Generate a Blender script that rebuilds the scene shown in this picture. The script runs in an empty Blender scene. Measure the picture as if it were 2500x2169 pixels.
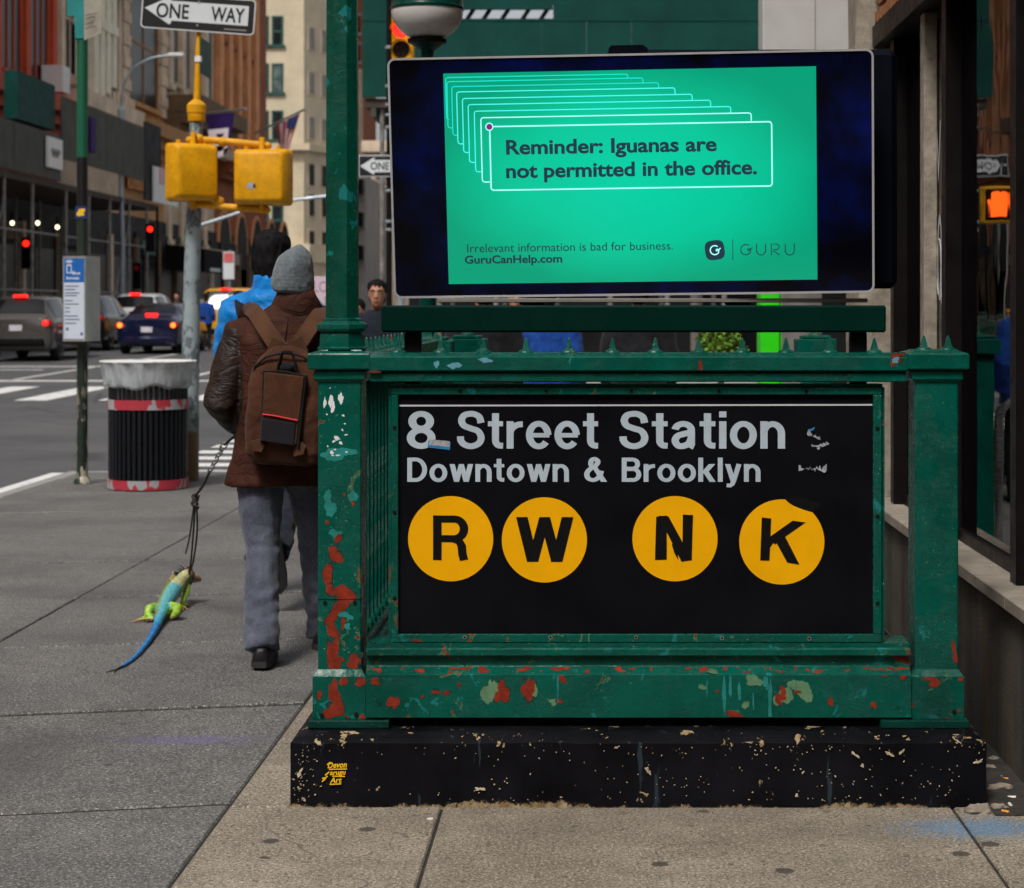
import bpy, bmesh, math, random
import numpy as np
from mathutils import Vector, Matrix, noise as mnoise

random.seed(7)
SC = bpy.context.scene
COL = SC.collection
R = math.radians

# ------------------------------------------------------------------ camera
# photograph pixels (2500 wide): eye 1.49 m above the pavement, level, principal point at (1457, 750)
FPX, CX, CY, EYE = 4800.0, 1457.0, 750.0, 1.49
cam = bpy.data.cameras.new('camera')
cam.sensor_width = 36.0
cam.sensor_fit = 'HORIZONTAL'
cam.lens = FPX / 2500.0 * 36.0
cam.shift_x = -(CX - 1250.0) / 2500.0
cam.shift_y = -(1084.5 - CY) / 2500.0
cam.clip_start = 0.1
cam.clip_end = 3000.0
cam.dof.use_dof = True
cam.dof.focus_distance = 6.15
cam.dof.aperture_fstop = 6.5
cam_ob = bpy.data.objects.new('camera', cam)
cam_ob.location = (0, 0, EYE)
cam_ob.rotation_euler = (R(90), 0, 0)
COL.objects.link(cam_ob)
SC.camera = cam_ob

# ------------------------------------------------------------------ sky, sun, exposure
SUN_EL, SUN_AZ = R(54), R(-158)      # azimuth from +Y towards +X: behind the camera, to the left
world = bpy.data.worlds.new('World')
SC.world = world
world.use_nodes = True
wt = world.node_tree
wt.nodes.clear()
sky = wt.nodes.new('ShaderNodeTexSky')
sky.sky_type = 'NISHITA'
sky.sun_disc = False
sky.sun_elevation = SUN_EL
sky.sun_rotation = SUN_AZ
sky.air_density = 1.0
sky.dust_density = 4.0
hs = wt.nodes.new('ShaderNodeHueSaturation')
hs.inputs['Saturation'].default_value = 0.28
bg = wt.nodes.new('ShaderNodeBackground')
bg.inputs['Strength'].default_value = 0.105
wo = wt.nodes.new('ShaderNodeOutputWorld')
wt.links.new(sky.outputs[0], hs.inputs['Color'])
wt.links.new(hs.outputs[0], bg.inputs[0])
wt.links.new(bg.outputs[0], wo.inputs[0])

sun = bpy.data.lights.new('sun', 'SUN')
sun.energy = 2.0
sun.angle = R(12)
sun.color = (1.0, 0.955, 0.9)
sun_ob = bpy.data.objects.new('sun', sun)
sd = Vector((math.sin(SUN_AZ) * math.cos(SUN_EL), math.cos(SUN_AZ) * math.cos(SUN_EL), math.sin(SUN_EL)))
sun_ob.rotation_euler = sd.to_track_quat('Z', 'Y').to_euler()
sun_ob.location = (-6, -4, 12)
COL.objects.link(sun_ob)

SC.view_settings.view_transform = 'Standard'
SC.view_settings.look = 'None'
SC.view_settings.exposure = 0.28
SC.view_settings.gamma = 1.0
SC.cycles.use_denoising = True
SC.cycles.use_adaptive_sampling = True
SC.cycles.adaptive_threshold = 0.03
SC.cycles.max_bounces = 6
SC.cycles.diffuse_bounces = 3
SC.cycles.glossy_bounces = 3
SC.cycles.transmission_bounces = 4
SC.cycles.transparent_max_bounces = 8

# ------------------------------------------------------------------ helpers
def X(px, Y): return (px - CX) * Y / FPX
def Z(py, Y): return EYE + (CY - py) * Y / FPX
def P(px, py, Y): return Vector((X(px, Y), Y, Z(py, Y)))
def road_z(Y): return -0.15 + max(0.0, Y - 24.0) * 0.0100

WLOC = {}          # world translation of every object built with MB / thing

def wloc(o):
    v = Vector((0, 0, 0))
    while o is not None:
        v += o.location
        o = o.parent
    return v

def tag(o, label=None, cat=None, group=None, kind=None):
    if label: o['label'] = label
    if cat: o['category'] = cat
    if group: o['group'] = group
    if kind: o['kind'] = kind
    return o

def thing(name, label, cat, loc=(0, 0, 0), group=None):
    o = bpy.data.objects.new(name, None)
    o.empty_display_size = 0.2
    COL.objects.link(o)
    o.location = loc
    return tag(o, label, cat, group)

class MB:
    """collects faces; build() links them as one mesh object"""
    def __init__(s):
        s.v, s.f, s.m = [], [], []
    def add(s, vs, fs, mi=0):
        b = len(s.v)
        s.v += [tuple(v) for v in vs]
        s.f += [tuple(i + b for i in f) for f in fs]
        s.m += [mi] * len(fs)
        return s
    def box(s, x0, x1, y0, y1, z0, z1, b=0.0, mi=0):
        if x0 > x1: x0, x1 = x1, x0
        if y0 > y1: y0, y1 = y1, y0
        if z0 > z1: z0, z1 = z1, z0
        return s.obox(((x0 + x1) / 2, (y0 + y1) / 2, (z0 + z1) / 2), (x1 - x0, y1 - y0, z1 - z0), None, b, mi)
    def obox(s, c, size, rot=None, b=0.0, mi=0):
        hx, hy, hz = size[0] / 2, size[1] / 2, size[2] / 2
        if b <= 0:
            vs = [(sx * hx, sy * hy, sz * hz) for sz in (-1, 1) for sy in (-1, 1) for sx in (-1, 1)]
            fs = [(0, 2, 3, 1), (4, 5, 7, 6), (0, 1, 5, 4), (2, 6, 7, 3), (0, 4, 6, 2), (1, 3, 7, 5)]
        else:
            b = min(b, hx * .9, hy * .9, hz * .9)
            vs, idx = [], {}
            for sx in (-1, 1):
                for sy in (-1, 1):
                    for sz in (-1, 1):
                        for ax in range(3):
                            p = [sx * (hx - b), sy * (hy - b), sz * (hz - b)]
                            p[ax] = (sx * hx, sy * hy, sz * hz)[ax]
                            idx[(sx, sy, sz, ax)] = len(vs)
                            vs.append(tuple(p))
            fs = []
            q = [(-1, -1), (1, -1), (1, 1), (-1, 1)]
            def key(ax, a, sgn, u, w):
                k = [0, 0, 0]; k[ax] = sgn; o = [i for i in range(3) if i != ax]; k[o[0]] = u; k[o[1]] = w
                return idx[(k[0], k[1], k[2], a)]
            for ax in range(3):
                for sg in (-1, 1):
                    f = [key(ax, ax, sg, u, w) for u, w in q]
                    fs.append(tuple(f))
            for ax in range(3):          # edges along ax
                o = [i for i in range(3) if i != ax]
                for su in (-1, 1):
                    for sw in (-1, 1):
                        def kk(e, a):
                            k = [0, 0, 0]; k[ax] = e; k[o[0]] = su; k[o[1]] = sw
                            return idx[(k[0], k[1], k[2], a)]
                        fs.append((kk(-1, o[0]), kk(1, o[0]), kk(1, o[1]), kk(-1, o[1])))
            for sx in (-1, 1):
                for sy in (-1, 1):
                    for sz in (-1, 1):
                        fs.append(tuple(idx[(sx, sy, sz, a)] for a in range(3)))
        c = Vector(c)
        vs = [c + (rot @ Vector(v) if rot else Vector(v)) for v in vs]
        return s.add(vs, fs, mi)
    def loft(s, rings, caps=True, closed=True, mi=0):
        n = len(rings[0]); vs = [p for r in rings for p in r]; fs = []
        for i in range(len(rings) - 1):
            for j in range(n if closed else n - 1):
                k = (j + 1) % n
                fs.append((i * n + j, i * n + k, (i + 1) * n + k, (i + 1) * n + j))
        if caps:
            fs.append(tuple(range(n - 1, -1, -1)))
            fs.append(tuple((len(rings) - 1) * n + j for j in range(n)))
        return s.add(vs, fs, mi)
    def tube(s, pts, rad, n=10, caps=True, flat=1.0, mi=0, round_ends=False):
        pts = [Vector(p) for p in pts]
        if not hasattr(rad, '__len__'): rad = [rad] * len(pts)
        rad = list(rad)
        if round_ends:
            d0 = (pts[0] - pts[1]).normalized(); d1 = (pts[-1] - pts[-2]).normalized()
            a, b = pts[0], pts[-1]; r0, r1 = rad[0], rad[-1]
            pre = [(a + d0 * r0 * .95, r0 * .3), (a + d0 * r0 * .7, r0 * .72)]
            post = [(b + d1 * r1 * .7, r1 * .72), (b + d1 * r1 * .95, r1 * .3)]
            pts = [p for p, _ in pre] + pts + [p for p, _ in post]
            rad = [r for _, r in pre] + rad + [r for _, r in post]
        rings = []
        t = (pts[1] - pts[0]).normalized()
        u = t.orthogonal().normalized()
        if abs(t.z) < .9:
            u = t.cross(Vector((0, 0, 1))).normalized()
        for i, p in enumerate(pts):
            if i == 0: tt = (pts[1] - pts[0])
            elif i == len(pts) - 1: tt = (pts[-1] - pts[-2])
            else: tt = (pts[i + 1] - pts[i - 1])
            tt = tt.normalized()
            u = (u - tt * u.dot(tt)).normalized()
            w = tt.cross(u)
            rings.append([p + (u * math.cos(a) + w * math.sin(a) * flat) * rad[i] for a in (2 * math.pi * k / n for k in range(n))])
        return s.loft(rings, caps, True, mi)
    def cyl(s, p0, p1, r0, r1=None, n=16, mi=0):
        return s.tube([p0, p1], [r0, r0 if r1 is None else r1], n, mi=mi)
    def lathe(s, c, prof, n=20, mi=0, ph=0.0, sq=None):
        """prof: [(r, z)], around the vertical through c"""
        rings = [[(c[0] + r * math.cos(ph + 2 * math.pi * k / n), c[1] + r * math.sin(ph + 2 * math.pi * k / n), c[2] + z) for k in range(n)] for r, z in prof]
        return s.loft(rings, True, True, mi)
    def sphere(s, c, r, nu=12, nv=8, mi=0):
        if not hasattr(r, '__len__'): r = (r, r, r)
        rings = []
        for i in range(nv + 1):
            a = -math.pi / 2 + math.pi * i / nv
            a = max(-1.5, min(1.5, a))
            rings.append([(c[0] + r[0] * math.cos(a) * math.cos(2 * math.pi * k / nu), c[1] + r[1] * math.cos(a) * math.sin(2 * math.pi * k / nu), c[2] + r[2] * math.sin(a)) for k in range(nu)])
        return s.loft(rings, True, True, mi)
    def extrude(s, poly, o, u, v, n, d0, d1, mi=0):
        """flat polygon (list of (a, b)) in the plane o + a u + b v, thick from d0 to d1 along n"""
        o, u, v, n = Vector(o), Vector(u), Vector(v), Vector(n)
        k = len(poly)
        vs = [o + u * a + v * b + n * d0 for a, b in poly] + [o + u * a + v * b + n * d1 for a, b in poly]
        fs = [tuple(range(k - 1, -1, -1)), tuple(range(k, 2 * k))] + [(i, (i + 1) % k, k + (i + 1) % k, k + i) for i in range(k)]
        return s.add(vs, fs, mi)
    def prof_x(s, prof, x0, x1, mi=0):
        """profile [(y, z)] swept along x"""
        k = len(prof)
        vs = [(x0, a, b) for a, b in prof] + [(x1, a, b) for a, b in prof]
        fs = [tuple(range(k)), tuple(range(2 * k - 1, k - 1, -1))] + [(i, k + i, k + (i + 1) % k, (i + 1) % k) for i in range(k)]
        return s.add(vs, fs, mi)
    def mesh(s, name):
        me = bpy.data.meshes.new(name)
        me.from_pydata(s.v, [], s.f)
        if any(s.m):
            me.polygons.foreach_set('material_index', s.m)
        bm = bmesh.new(); bm.from_mesh(me)
        bmesh.ops.recalc_face_normals(bm, faces=bm.faces)
        bm.to_mesh(me); bm.free()
        return me
    def build(s, name, mat, parent=None, smooth=False, kind=None, origin=None):
        off = wloc(parent) if parent is not None else Vector((0, 0, 0))
        if parent is None and s.v:
            a = np.array(s.v); off = Vector(((a[:, 0].min() + a[:, 0].max()) / 2, (a[:, 1].min() + a[:, 1].max()) / 2, a[:, 2].min()))
            if origin is not None: off = Vector(origin)
        s.v = [(p[0] - off.x, p[1] - off.y, p[2] - off.z) for p in s.v]
        me = s.mesh(name)
        mats = mat if isinstance(mat, (list, tuple)) else [mat]
        for m in mats: me.materials.append(m)
        if smooth:
            me.polygons.foreach_set('use_smooth', [True] * len(me.polygons))
            if smooth != 'all':
                me.set_sharp_from_angle(angle=R(38))
        o = bpy.data.objects.new(name, me)
        COL.objects.link(o)
        if parent is not None: o.parent = parent
        else: o.location = off
        if kind: o['kind'] = kind
        return o

def dup(root, loc=None, rotz=None, label=None, group=None):
    def cp(o, par):
        c = o.copy(); COL.objects.link(c); c.parent = par
        for ch in list(o.children): cp(ch, c)
        return c
    r = cp(root, None)
    if loc is not None: r.location = loc
    if rotz is not None: r.rotation_euler = (0, 0, rotz)
    if label: r['label'] = label
    if group: r['group'] = group
    return r

def struct(name, mb, mat, smooth=False):
    o = mb.build(name, mat, None, smooth)
    o['kind'] = 'structure'
    return o

def catmull(pts, k=8, closed=False):
    pts = [np.array(p, float) for p in pts]
    n = len(pts); out = []
    rng = range(n) if closed else range(n - 1)
    for i in rng:
        g = lambda j: pts[j % n] if closed else pts[max(0, min(n - 1, j))]
        p0, p1, p2, p3 = g(i - 1), g(i), g(i + 1), g(i + 2)
        for j in range(k):
            t = j / k
            out.append(.5 * ((2 * p1) + (-p0 + p2) * t + (2 * p0 - 5 * p1 + 4 * p2 - p3) * t * t + (-p0 + 3 * p1 - 3 * p2 + p3) * t ** 3))
    if not closed: out.append(pts[-1])
    return [tuple(map(float, p)) for p in out]

def lerp(a, b, t): return a + (b - a) * t

def remesh(mb, voxel, smooth=3, disp=None):
    """closed lofts fused to one continuous surface; returns an MB"""
    me = bpy.data.meshes.new('tmp'); me.from_pydata(mb.v, [], mb.f)
    bm = bmesh.new(); bm.from_mesh(me); bmesh.ops.recalc_face_normals(bm, faces=bm.faces); bm.to_mesh(me); bm.free()
    o = bpy.data.objects.new('tmp', me); COL.objects.link(o)
    m = o.modifiers.new('r', 'REMESH'); m.mode = 'VOXEL'; m.voxel_size = voxel
    if smooth:
        m2 = o.modifiers.new('s', 'SMOOTH'); m2.iterations = smooth; m2.factor = .5
    dg = bpy.context.evaluated_depsgraph_get(); dg.update()
    ev = o.evaluated_get(dg); em = ev.to_mesh()
    nv = len(em.vertices); co = np.empty(nv * 3, np.float32); em.vertices.foreach_get('co', co); co = co.reshape(-1, 3)
    no = np.empty(nv * 3, np.float32); em.vertices.foreach_get('normal', no); no = no.reshape(-1, 3)
    fs = [tuple(p.vertices) for p in em.polygons]
    ev.to_mesh_clear()
    bpy.data.objects.remove(o); bpy.data.meshes.remove(me)
    if disp is not None:
        d = np.array([disp(Vector(c), Vector(nn)) for c, nn in zip(co, no)])
        co = co + no * d[:, None]
    r = MB(); r.v = [tuple(map(float, c)) for c in co]; r.f = fs; r.m = [0] * len(fs)
    return r

# ------------------------------------------------------------------ text: the built-in font for most, own grotesque strokes for the station sign
_tc = {}
def text_geo(s, bold=0.0, ext=0.0):
    k = (s, bold)
    if k not in _tc:
        c = bpy.data.curves.new('t', 'FONT'); c.body = s; c.offset = bold; c.size = 1.0; c.resolution_u = 4
        o = bpy.data.objects.new('t', c); COL.objects.link(o)
        dg = bpy.context.evaluated_depsgraph_get(); dg.update()
        me = bpy.data.meshes.new_from_object(o.evaluated_get(dg))
        vs = [tuple(v.co) for v in me.vertices]; fs = [tuple(p.vertices) for p in me.polygons]
        bpy.data.objects.remove(o); bpy.data.curves.remove(c); bpy.data.meshes.remove(me)
        _tc[k] = (vs, fs)
    return _tc[k]

def put_text(mb, s, o, u, v, n, a0, a1, b0, cap, bold=0.0, off=0.0005, mi=0):
    """string fitted between a0..a1 along u, base line at b0, capital height cap"""
    vs, fs = text_geo(s, bold)
    hv, _ = text_geo('H', bold)
    ch = max(p[1] for p in hv) - min(p[1] for p in hv)
    base = min(p[1] for p in hv)
    x0, x1 = min(p[0] for p in vs), max(p[0] for p in vs)
    o, u, v, n = Vector(o), Vector(u), Vector(v), Vector(n)
    sx = (a1 - a0) / (x1 - x0); sy = cap / ch
    mb.add([o + u * (a0 + (p[0] - x0) * sx) + v * (b0 + (p[1] - base) * sy) + n * off for p in vs], fs, mi)

def _arc(cx, cy, rx, ry, a0, a1, k=18):
    return [(cx + rx * math.cos(R(a0 + (a1 - a0) * i / k)), cy + ry * math.sin(R(a0 + (a1 - a0) * i / k))) for i in range(k + 1)]
XH, TS, TH = .735, .185, .155
def _sl(x0, y0, x1, y1, w=.2):        # slanted bar cut level at both ends
    return ('poly', [(x0 - w / 2, y0), (x0 + w / 2, y0), (x1 + w / 2, y1), (x1 - w / 2, y1)])
def _glyphs():
    h = TS / 2; e = TH / 2; g = {}
    st = lambda x, a, b: ('poly', [(x, a), (x + TS, a), (x + TS, b), (x, b)])
    g['l'] = ([st(0, 0, 1)], TS)
    g['i'] = ([st(0, 0, XH), st(0, .84, 1)], TS)
    g['t'] = ([('path', [(.2, .95), (.2, .25)] + _arc(.33, .22, .13, .14, 180, 262, 8) + [(.40, .078)]), ('poly', [(0, XH - .135), (.40, XH - .135), (.40, XH), (0, XH)])], .41)
    g['r'] = ([st(0, 0, XH), ('path', _arc(.40, .40, .31, .255, 180, 96, 8) + [(.43, .655)])], .43)
    g['e'] = ([('path', _arc(.335, .365, .245, .305, 0, 322, 26)), ('poly', [(.12, .30), (.62, .30), (.62, .42), (.12, .42)])], .67)
    g['o'] = ([('loop', _arc(.345, .365, .25, .30, 0, 360, 32)[:-1])], .69)
    g['n'] = ([st(0, 0, XH), ('path', _arc(.31, .40, .225, .26, 180, 0, 16) + [(.535, 0)])], .628)
    g['a'] = ([('path', _arc(.30, .50, .205, .165, 175, 0, 14) + [(.505, .16), (.52, .07), (.575, .05)]), ('path', catmull([(.50, .44), (.34, .40), (.16, .34), (.095, .21), (.17, .085), (.30, .07), (.44, .14), (.50, .27)], 5))], .63)
    g['w'] = ([_sl(.10, XH, .27, 0, .2), _sl(.27, 0, .455, XH, .19), _sl(.455, XH, .64, 0, .19), _sl(.64, 0, .81, XH, .2)], .91)
    g['y'] = ([_sl(.10, XH, .31, .02, .2), ('path', [(.53, XH), (.335, .06), (.27, -.10), (.20, -.155), (.06, -.145)])], .63)
    g['k'] = ([st(0, 0, 1), _sl(.52, XH, .20, .34, .24), _sl(.27, .44, .54, 0, .23)], .655)
    g['D'] = ([st(0, 0, 1), ('path', [(.1, .925), (.32, .925)] + _arc(.32, .5, .35, .425, 90, -90, 20) + [(.1, .075)])], .77)
    g['B'] = ([st(0, 0, 1), ('path', [(.1, .925), (.40, .925)] + _arc(.40, .735, .20, .19, 90, -90, 12) + [(.1, .545)]), ('path', [(.1, .525), (.43, .525)] + _arc(.43, .30, .215, .225, 90, -90, 12) + [(.1, .075)])], .74)
    g['S'] = ([('path', catmull([(.62, .69), (.58, .84), (.46, .92), (.33, .935), (.17, .89), (.105, .75), (.17, .62), (.34, .545), (.54, .47), (.625, .30), (.56, .14), (.37, .065), (.19, .105), (.09, .21), (.075, .33)], 5))], .72)
    g['8'] = ([('loop', _arc(.33, .735, .205, .20, 0, 360, 26)[:-1]), ('loop', _arc(.33, .285, .24, .215, 0, 360, 28)[:-1])], .66)
    g['&'] = ([('path', catmull([(.30, .58), (.235, .72), (.26, .88), (.365, .93), (.465, .86), (.455, .74), (.36, .62)], 5)), ('path', catmull([(.37, .62), (.19, .50), (.095, .33), (.14, .15), (.29, .075), (.44, .12), (.55, .27), (.60, .45)], 5)), ('poly', [(.235, .67), (.415, .67), (.80, 0), (.585, 0)])], .78)
    g['R'] = ([st(0, 0, 1), ('path', [(.1, .92), (.46, .92)] + _arc(.46, .70, .21, .22, 90, -90, 12) + [(.1, .48)]), ('path', [(.43, .48), (.56, .43), (.62, .32), (.635, .14), (.67, 0)])], .78)
    g['W'] = ([_sl(.10, 1, .295, 0, .205), _sl(.295, 0, .505, 1, .19), _sl(.505, 1, .715, 0, .19), _sl(.715, 0, .91, 1, .205)], 1.01)
    return g
GLY = _glyphs()
def put_glyph(mb, ch, o, u, v, n, a0, sx, b0, cap, off, mi=0):
    lay = 0
    o, u, v, n = Vector(o), Vector(u), Vector(v), Vector(n)
    def q(pt): return o + u * (a0 + pt[0] * sx) + v * (b0 + pt[1] * cap) + n * (off + lay * .00012)
    for kind, pts in GLY[ch][0]:
        lay += 1
        if kind == 'poly':
            mb.add([q(p) for p in pts], [tuple(range(len(pts)))], mi)
        else:
            L, Rr = [], []
            m = len(pts)
            for i in range(m):
                if kind == 'loop': a, b = pts[i - 1], pts[(i + 1) % m]
                else: a, b = pts[max(0, i - 1)], pts[min(m - 1, i + 1)]
                dx, dy = b[0] - a[0], b[1] - a[1]; l = math.hypot(dx, dy) or 1
                nx, ny = -dy / l, dx / l
                hx, hy = TS / 2, TH / 2
                L.append((pts[i][0] + nx * hx, pts[i][1] + ny * hy)); Rr.append((pts[i][0] - nx * hx, pts[i][1] - ny * hy))
            vs = [q(p) for p in L] + [q(p) for p in Rr]
            fs = [(i, (i + 1) % m, m + (i + 1) % m, m + i) for i in range(m if kind == 'loop' else m - 1)]
            mb.add(vs, fs, mi)
def put_word(mb, s, o, u, v, n, a0, a1, b0, cap, off, gap=.085, mi=0):
    w = sum(GLY[c][1] for c in s) + gap * (len(s) - 1)
    sx = (a1 - a0) / w; x = a0
    for c in s:
        put_glyph(mb, c, o, u, v, n, x, sx, b0, cap, off, mi)
        x += (GLY[c][1] + gap) * sx

def blob(cx, cy, rx, ry, n=22, rough=.35, ang=0.0, seed=0):
    """ragged outline of a paint chip"""
    rnd = random.Random(seed * 7919 + int(cx * 1000) + int(cy * 77))
    ph = [rnd.uniform(0, 6.28) for _ in range(5)]
    am = [rnd.uniform(.3, 1) * rough / (1 + .6 * i) for i in range(5)]
    out = []
    for k in range(n):
        t = 2 * math.pi * k / n
        r = 1 + sum(am[i] * math.sin((i + 2) * t + ph[i]) for i in range(5)) * .55 + rnd.uniform(-.13, .13)
        a, b = rx * r * math.cos(t), ry * r * math.sin(t)
        out.append((cx + a * math.cos(ang) - b * math.sin(ang), cy + a * math.sin(ang) + b * math.cos(ang)))
    return out
# ------------------------------------------------------------------ materials
class NT:
    def __init__(s, name):
        s.mat = bpy.data.materials.new(name); s.mat.use_nodes = True
        s.t = s.mat.node_tree; s.t.nodes.clear()
        s.out = s.t.nodes.new('ShaderNodeOutputMaterial')
        s.b = s.t.nodes.new('ShaderNodeBsdfPrincipled')
        s.t.links.new(s.b.outputs[0], s.out.inputs[0])
        s.tc = s.t.nodes.new('ShaderNodeTexCoord')
        s.co = s.tc.outputs['Object']
    def n(s, typ, **kw):
        nd = s.t.nodes.new(typ)
        for k, v in kw.items():
            if k.startswith('p_'): setattr(nd, k[2:], v)
        return nd
    def set(s, sock, val):
        if isinstance(val, bpy.types.NodeSocket): s.t.links.new(val, sock)
        elif isinstance(val, (tuple, list)) and len(val) == 3 and len(sock.default_value) == 4: sock.default_value = (*val, 1)
        else: sock.default_value = val
    def map(s, scale=(1, 1, 1), loc=(0, 0, 0), rot=(0, 0, 0), co=None):
        m = s.n('ShaderNodeMapping'); s.set(m.inputs['Vector'], co or s.co)
        m.inputs['Scale'].default_value = scale; m.inputs['Location'].default_value = loc; m.inputs['Rotation'].default_value = rot
        return m.outputs[0]
    def world(s):
        g = s.n('ShaderNodeNewGeometry'); return g.outputs['Position']
    def noise(s, scale, detail=4, rough=.55, co=None, dist=0.0):
        q = s.n('ShaderNodeTexNoise'); s.set(q.inputs['Vector'], co or s.co)
        q.inputs['Scale'].default_value = scale; q.inputs['Detail'].default_value = min(detail, 4); q.inputs['Roughness'].default_value = rough; q.inputs['Distortion'].default_value = dist
        return q.outputs[0]
    def voro(s, scale, co=None, feature='F1', out='Distance'):
        q = s.n('ShaderNodeTexVoronoi'); q.feature = feature; s.set(q.inputs['Vector'], co or s.co); q.inputs['Scale'].default_value = scale
        return q.outputs[out]
    def ramp(s, fac, stops, interp='LINEAR'):
        q = s.n('ShaderNodeValToRGB'); s.set(q.inputs[0], fac); q.color_ramp.interpolation = interp
        el = q.color_ramp.elements
        while len(el) < len(stops): el.new(.5)
        for e, (p, c) in zip(el, stops):
            e.position = p; e.color = (c, c, c, 1) if not hasattr(c, '__len__') else (*c, 1)
        return q.outputs[0]
    def mix(s, fac, a, b, mode='MIX'):
        q = s.n('ShaderNodeMix'); q.data_type = 'RGBA'; q.blend_type = mode
        s.set(q.inputs[0], fac); s.set(q.inputs[6], a); s.set(q.inputs[7], b)
        return q.outputs[2]
    def math(s, op, a, b=0.0, clamp=False):
        q = s.n('ShaderNodeMath'); q.operation = op; q.use_clamp = clamp
        s.set(q.inputs[0], a); s.set(q.inputs[1], b)
        return q.outputs[0]
    def sep(s, co):
        q = s.n('ShaderNodeSeparateXYZ'); s.set(q.inputs[0], co); return q.outputs
    def bump(s, h, strength=.3, dist=.01, prev=None):
        q = s.n('ShaderNodeBump'); s.set(q.inputs['Height'], h); q.inputs['Strength'].default_value = strength; q.inputs['Distance'].default_value = dist
        if prev is not None: s.t.links.new(prev, q.inputs['Normal'])
        s.t.links.new(q.outputs[0], s.b.inputs['Normal'])
        return q.outputs[0]
    def done(s, col, rough=.6, metal=0.0, spec=.5, coat=0.0, sheen=0.0):
        s.set(s.b.inputs['Base Color'], col); s.set(s.b.inputs['Roughness'], rough); s.set(s.b.inputs['Metallic'], metal)
        s.b.inputs['Specular IOR Level'].default_value = spec
        s.b.inputs['Coat Weight'].default_value = coat
        s.b.inputs['Sheen Weight'].default_value = sheen
        return s.mat

def plain(name, col, rough=.6, metal=0.0, var=.18, vs=6.0, bump=.0, bs=60.0, spec=.32, coat=0.0, sheen=0.0, dirt=0.0):
    t = NT(name)
    d = tuple(c * (1 - var) for c in col); l = tuple(min(1, c * (1 + var)) for c in col)
    c = t.ramp(t.noise(vs, 5, .6), [(.3, d), (.7, l)])
    if dirt:
        k = t.ramp(t.noise(vs * 2.7, 6, .7), [(.52, 0.0), (.72, dirt)])
        c = t.mix(k, c, tuple(x * .35 + .01 for x in col))
    rr = t.ramp(t.noise(vs * 3, 3), [(.3, max(0, rough - .08)), (.7, min(1, rough + .08))])
    if bump: t.bump(t.noise(bs, 4, .6), bump, .004)
    return t.done(c, rr, metal, spec, coat, sheen)

def emit(name, col, s=1.0):
    t = NT(name)
    t.done((0.01, 0.01, 0.01), .4)
    t.set(t.b.inputs['Emission Color'], col); t.b.inputs['Emission Strength'].default_value = s
    return t.mat

def paint_green(name, base=(.0006, .082, .057), red=.70, teal=.64, lump=.55, rough=.27, chip_scale=11.0):
    """layers of old enamel: green over teal over red primer, lumpy, chipped through in places"""
    t = NT(name)
    big = t.noise(2.2, 3)
    c = t.ramp(t.noise(7, 5, .6), [(.3, tuple(x * .8 for x in base)), (.7, tuple(x * 1.18 for x in base))])
    n1 = t.noise(chip_scale, 7, .62, dist=.6)
    n2 = t.noise(chip_scale * .8, 8, .66, co=t.map(loc=(3.7, 1.2, 8.1)), dist=.8)
    m_t = t.ramp(n1, [(teal, 0.0), (teal + .012, 1.0)])
    m_r = t.ramp(n2, [(red, 0.0), (red + .008, 1.0)])
    m_e = t.ramp(n2, [(red - .028, 0.0), (red - .018, 1.0)])
    c = t.mix(m_t, c, (.010, .17, .16))
    c = t.mix(m_e, c, (.05, .16, .085))
    c = t.mix(m_r, c, (.20, .022, .008))
    sp = t.ramp(t.noise(170, 2), [(.73, 0.0), (.75, 1.0)])
    c = t.mix(sp, c, (.35, .42, .40))
    lumps = t.noise(38, 4, .6)
    h = t.math('ADD', t.math('MULTIPLY', lumps, .6), t.math('MULTIPLY', t.noise(9, 3), .8))
    wr = t.ramp(t.noise(30, 4, .75, co=t.map((1, 1, 2.2)), dist=1.8), [(.46, 0.0), (.5, 1.0), (.54, 0.0)])
    wr = t.math('MULTIPLY', wr, t.ramp(t.noise(5, 2), [(.45, 0.0), (.6, 1.0)]))
    h = t.math('ADD', h, t.math('MULTIPLY', wr, .35))
    h = t.math('SUBTRACT', h, t.math('MULTIPLY', m_e, .5))
    gr = t.ramp(t.noise(3.5, 4, .7, co=t.map((1, 1, .5))), [(.48, 0.0), (.72, .55)])
    c = t.mix(gr, c, tuple(x * .38 for x in base))
    t.bump(h, lump, .006)
    rr = t.mix(m_r, t.ramp(t.noise(25, 4), [(.3, rough - .08), (.7, rough + .12)]), (.8, .8, .8))
    return t.done(c, rr, 0.0, .17, .0)

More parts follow.
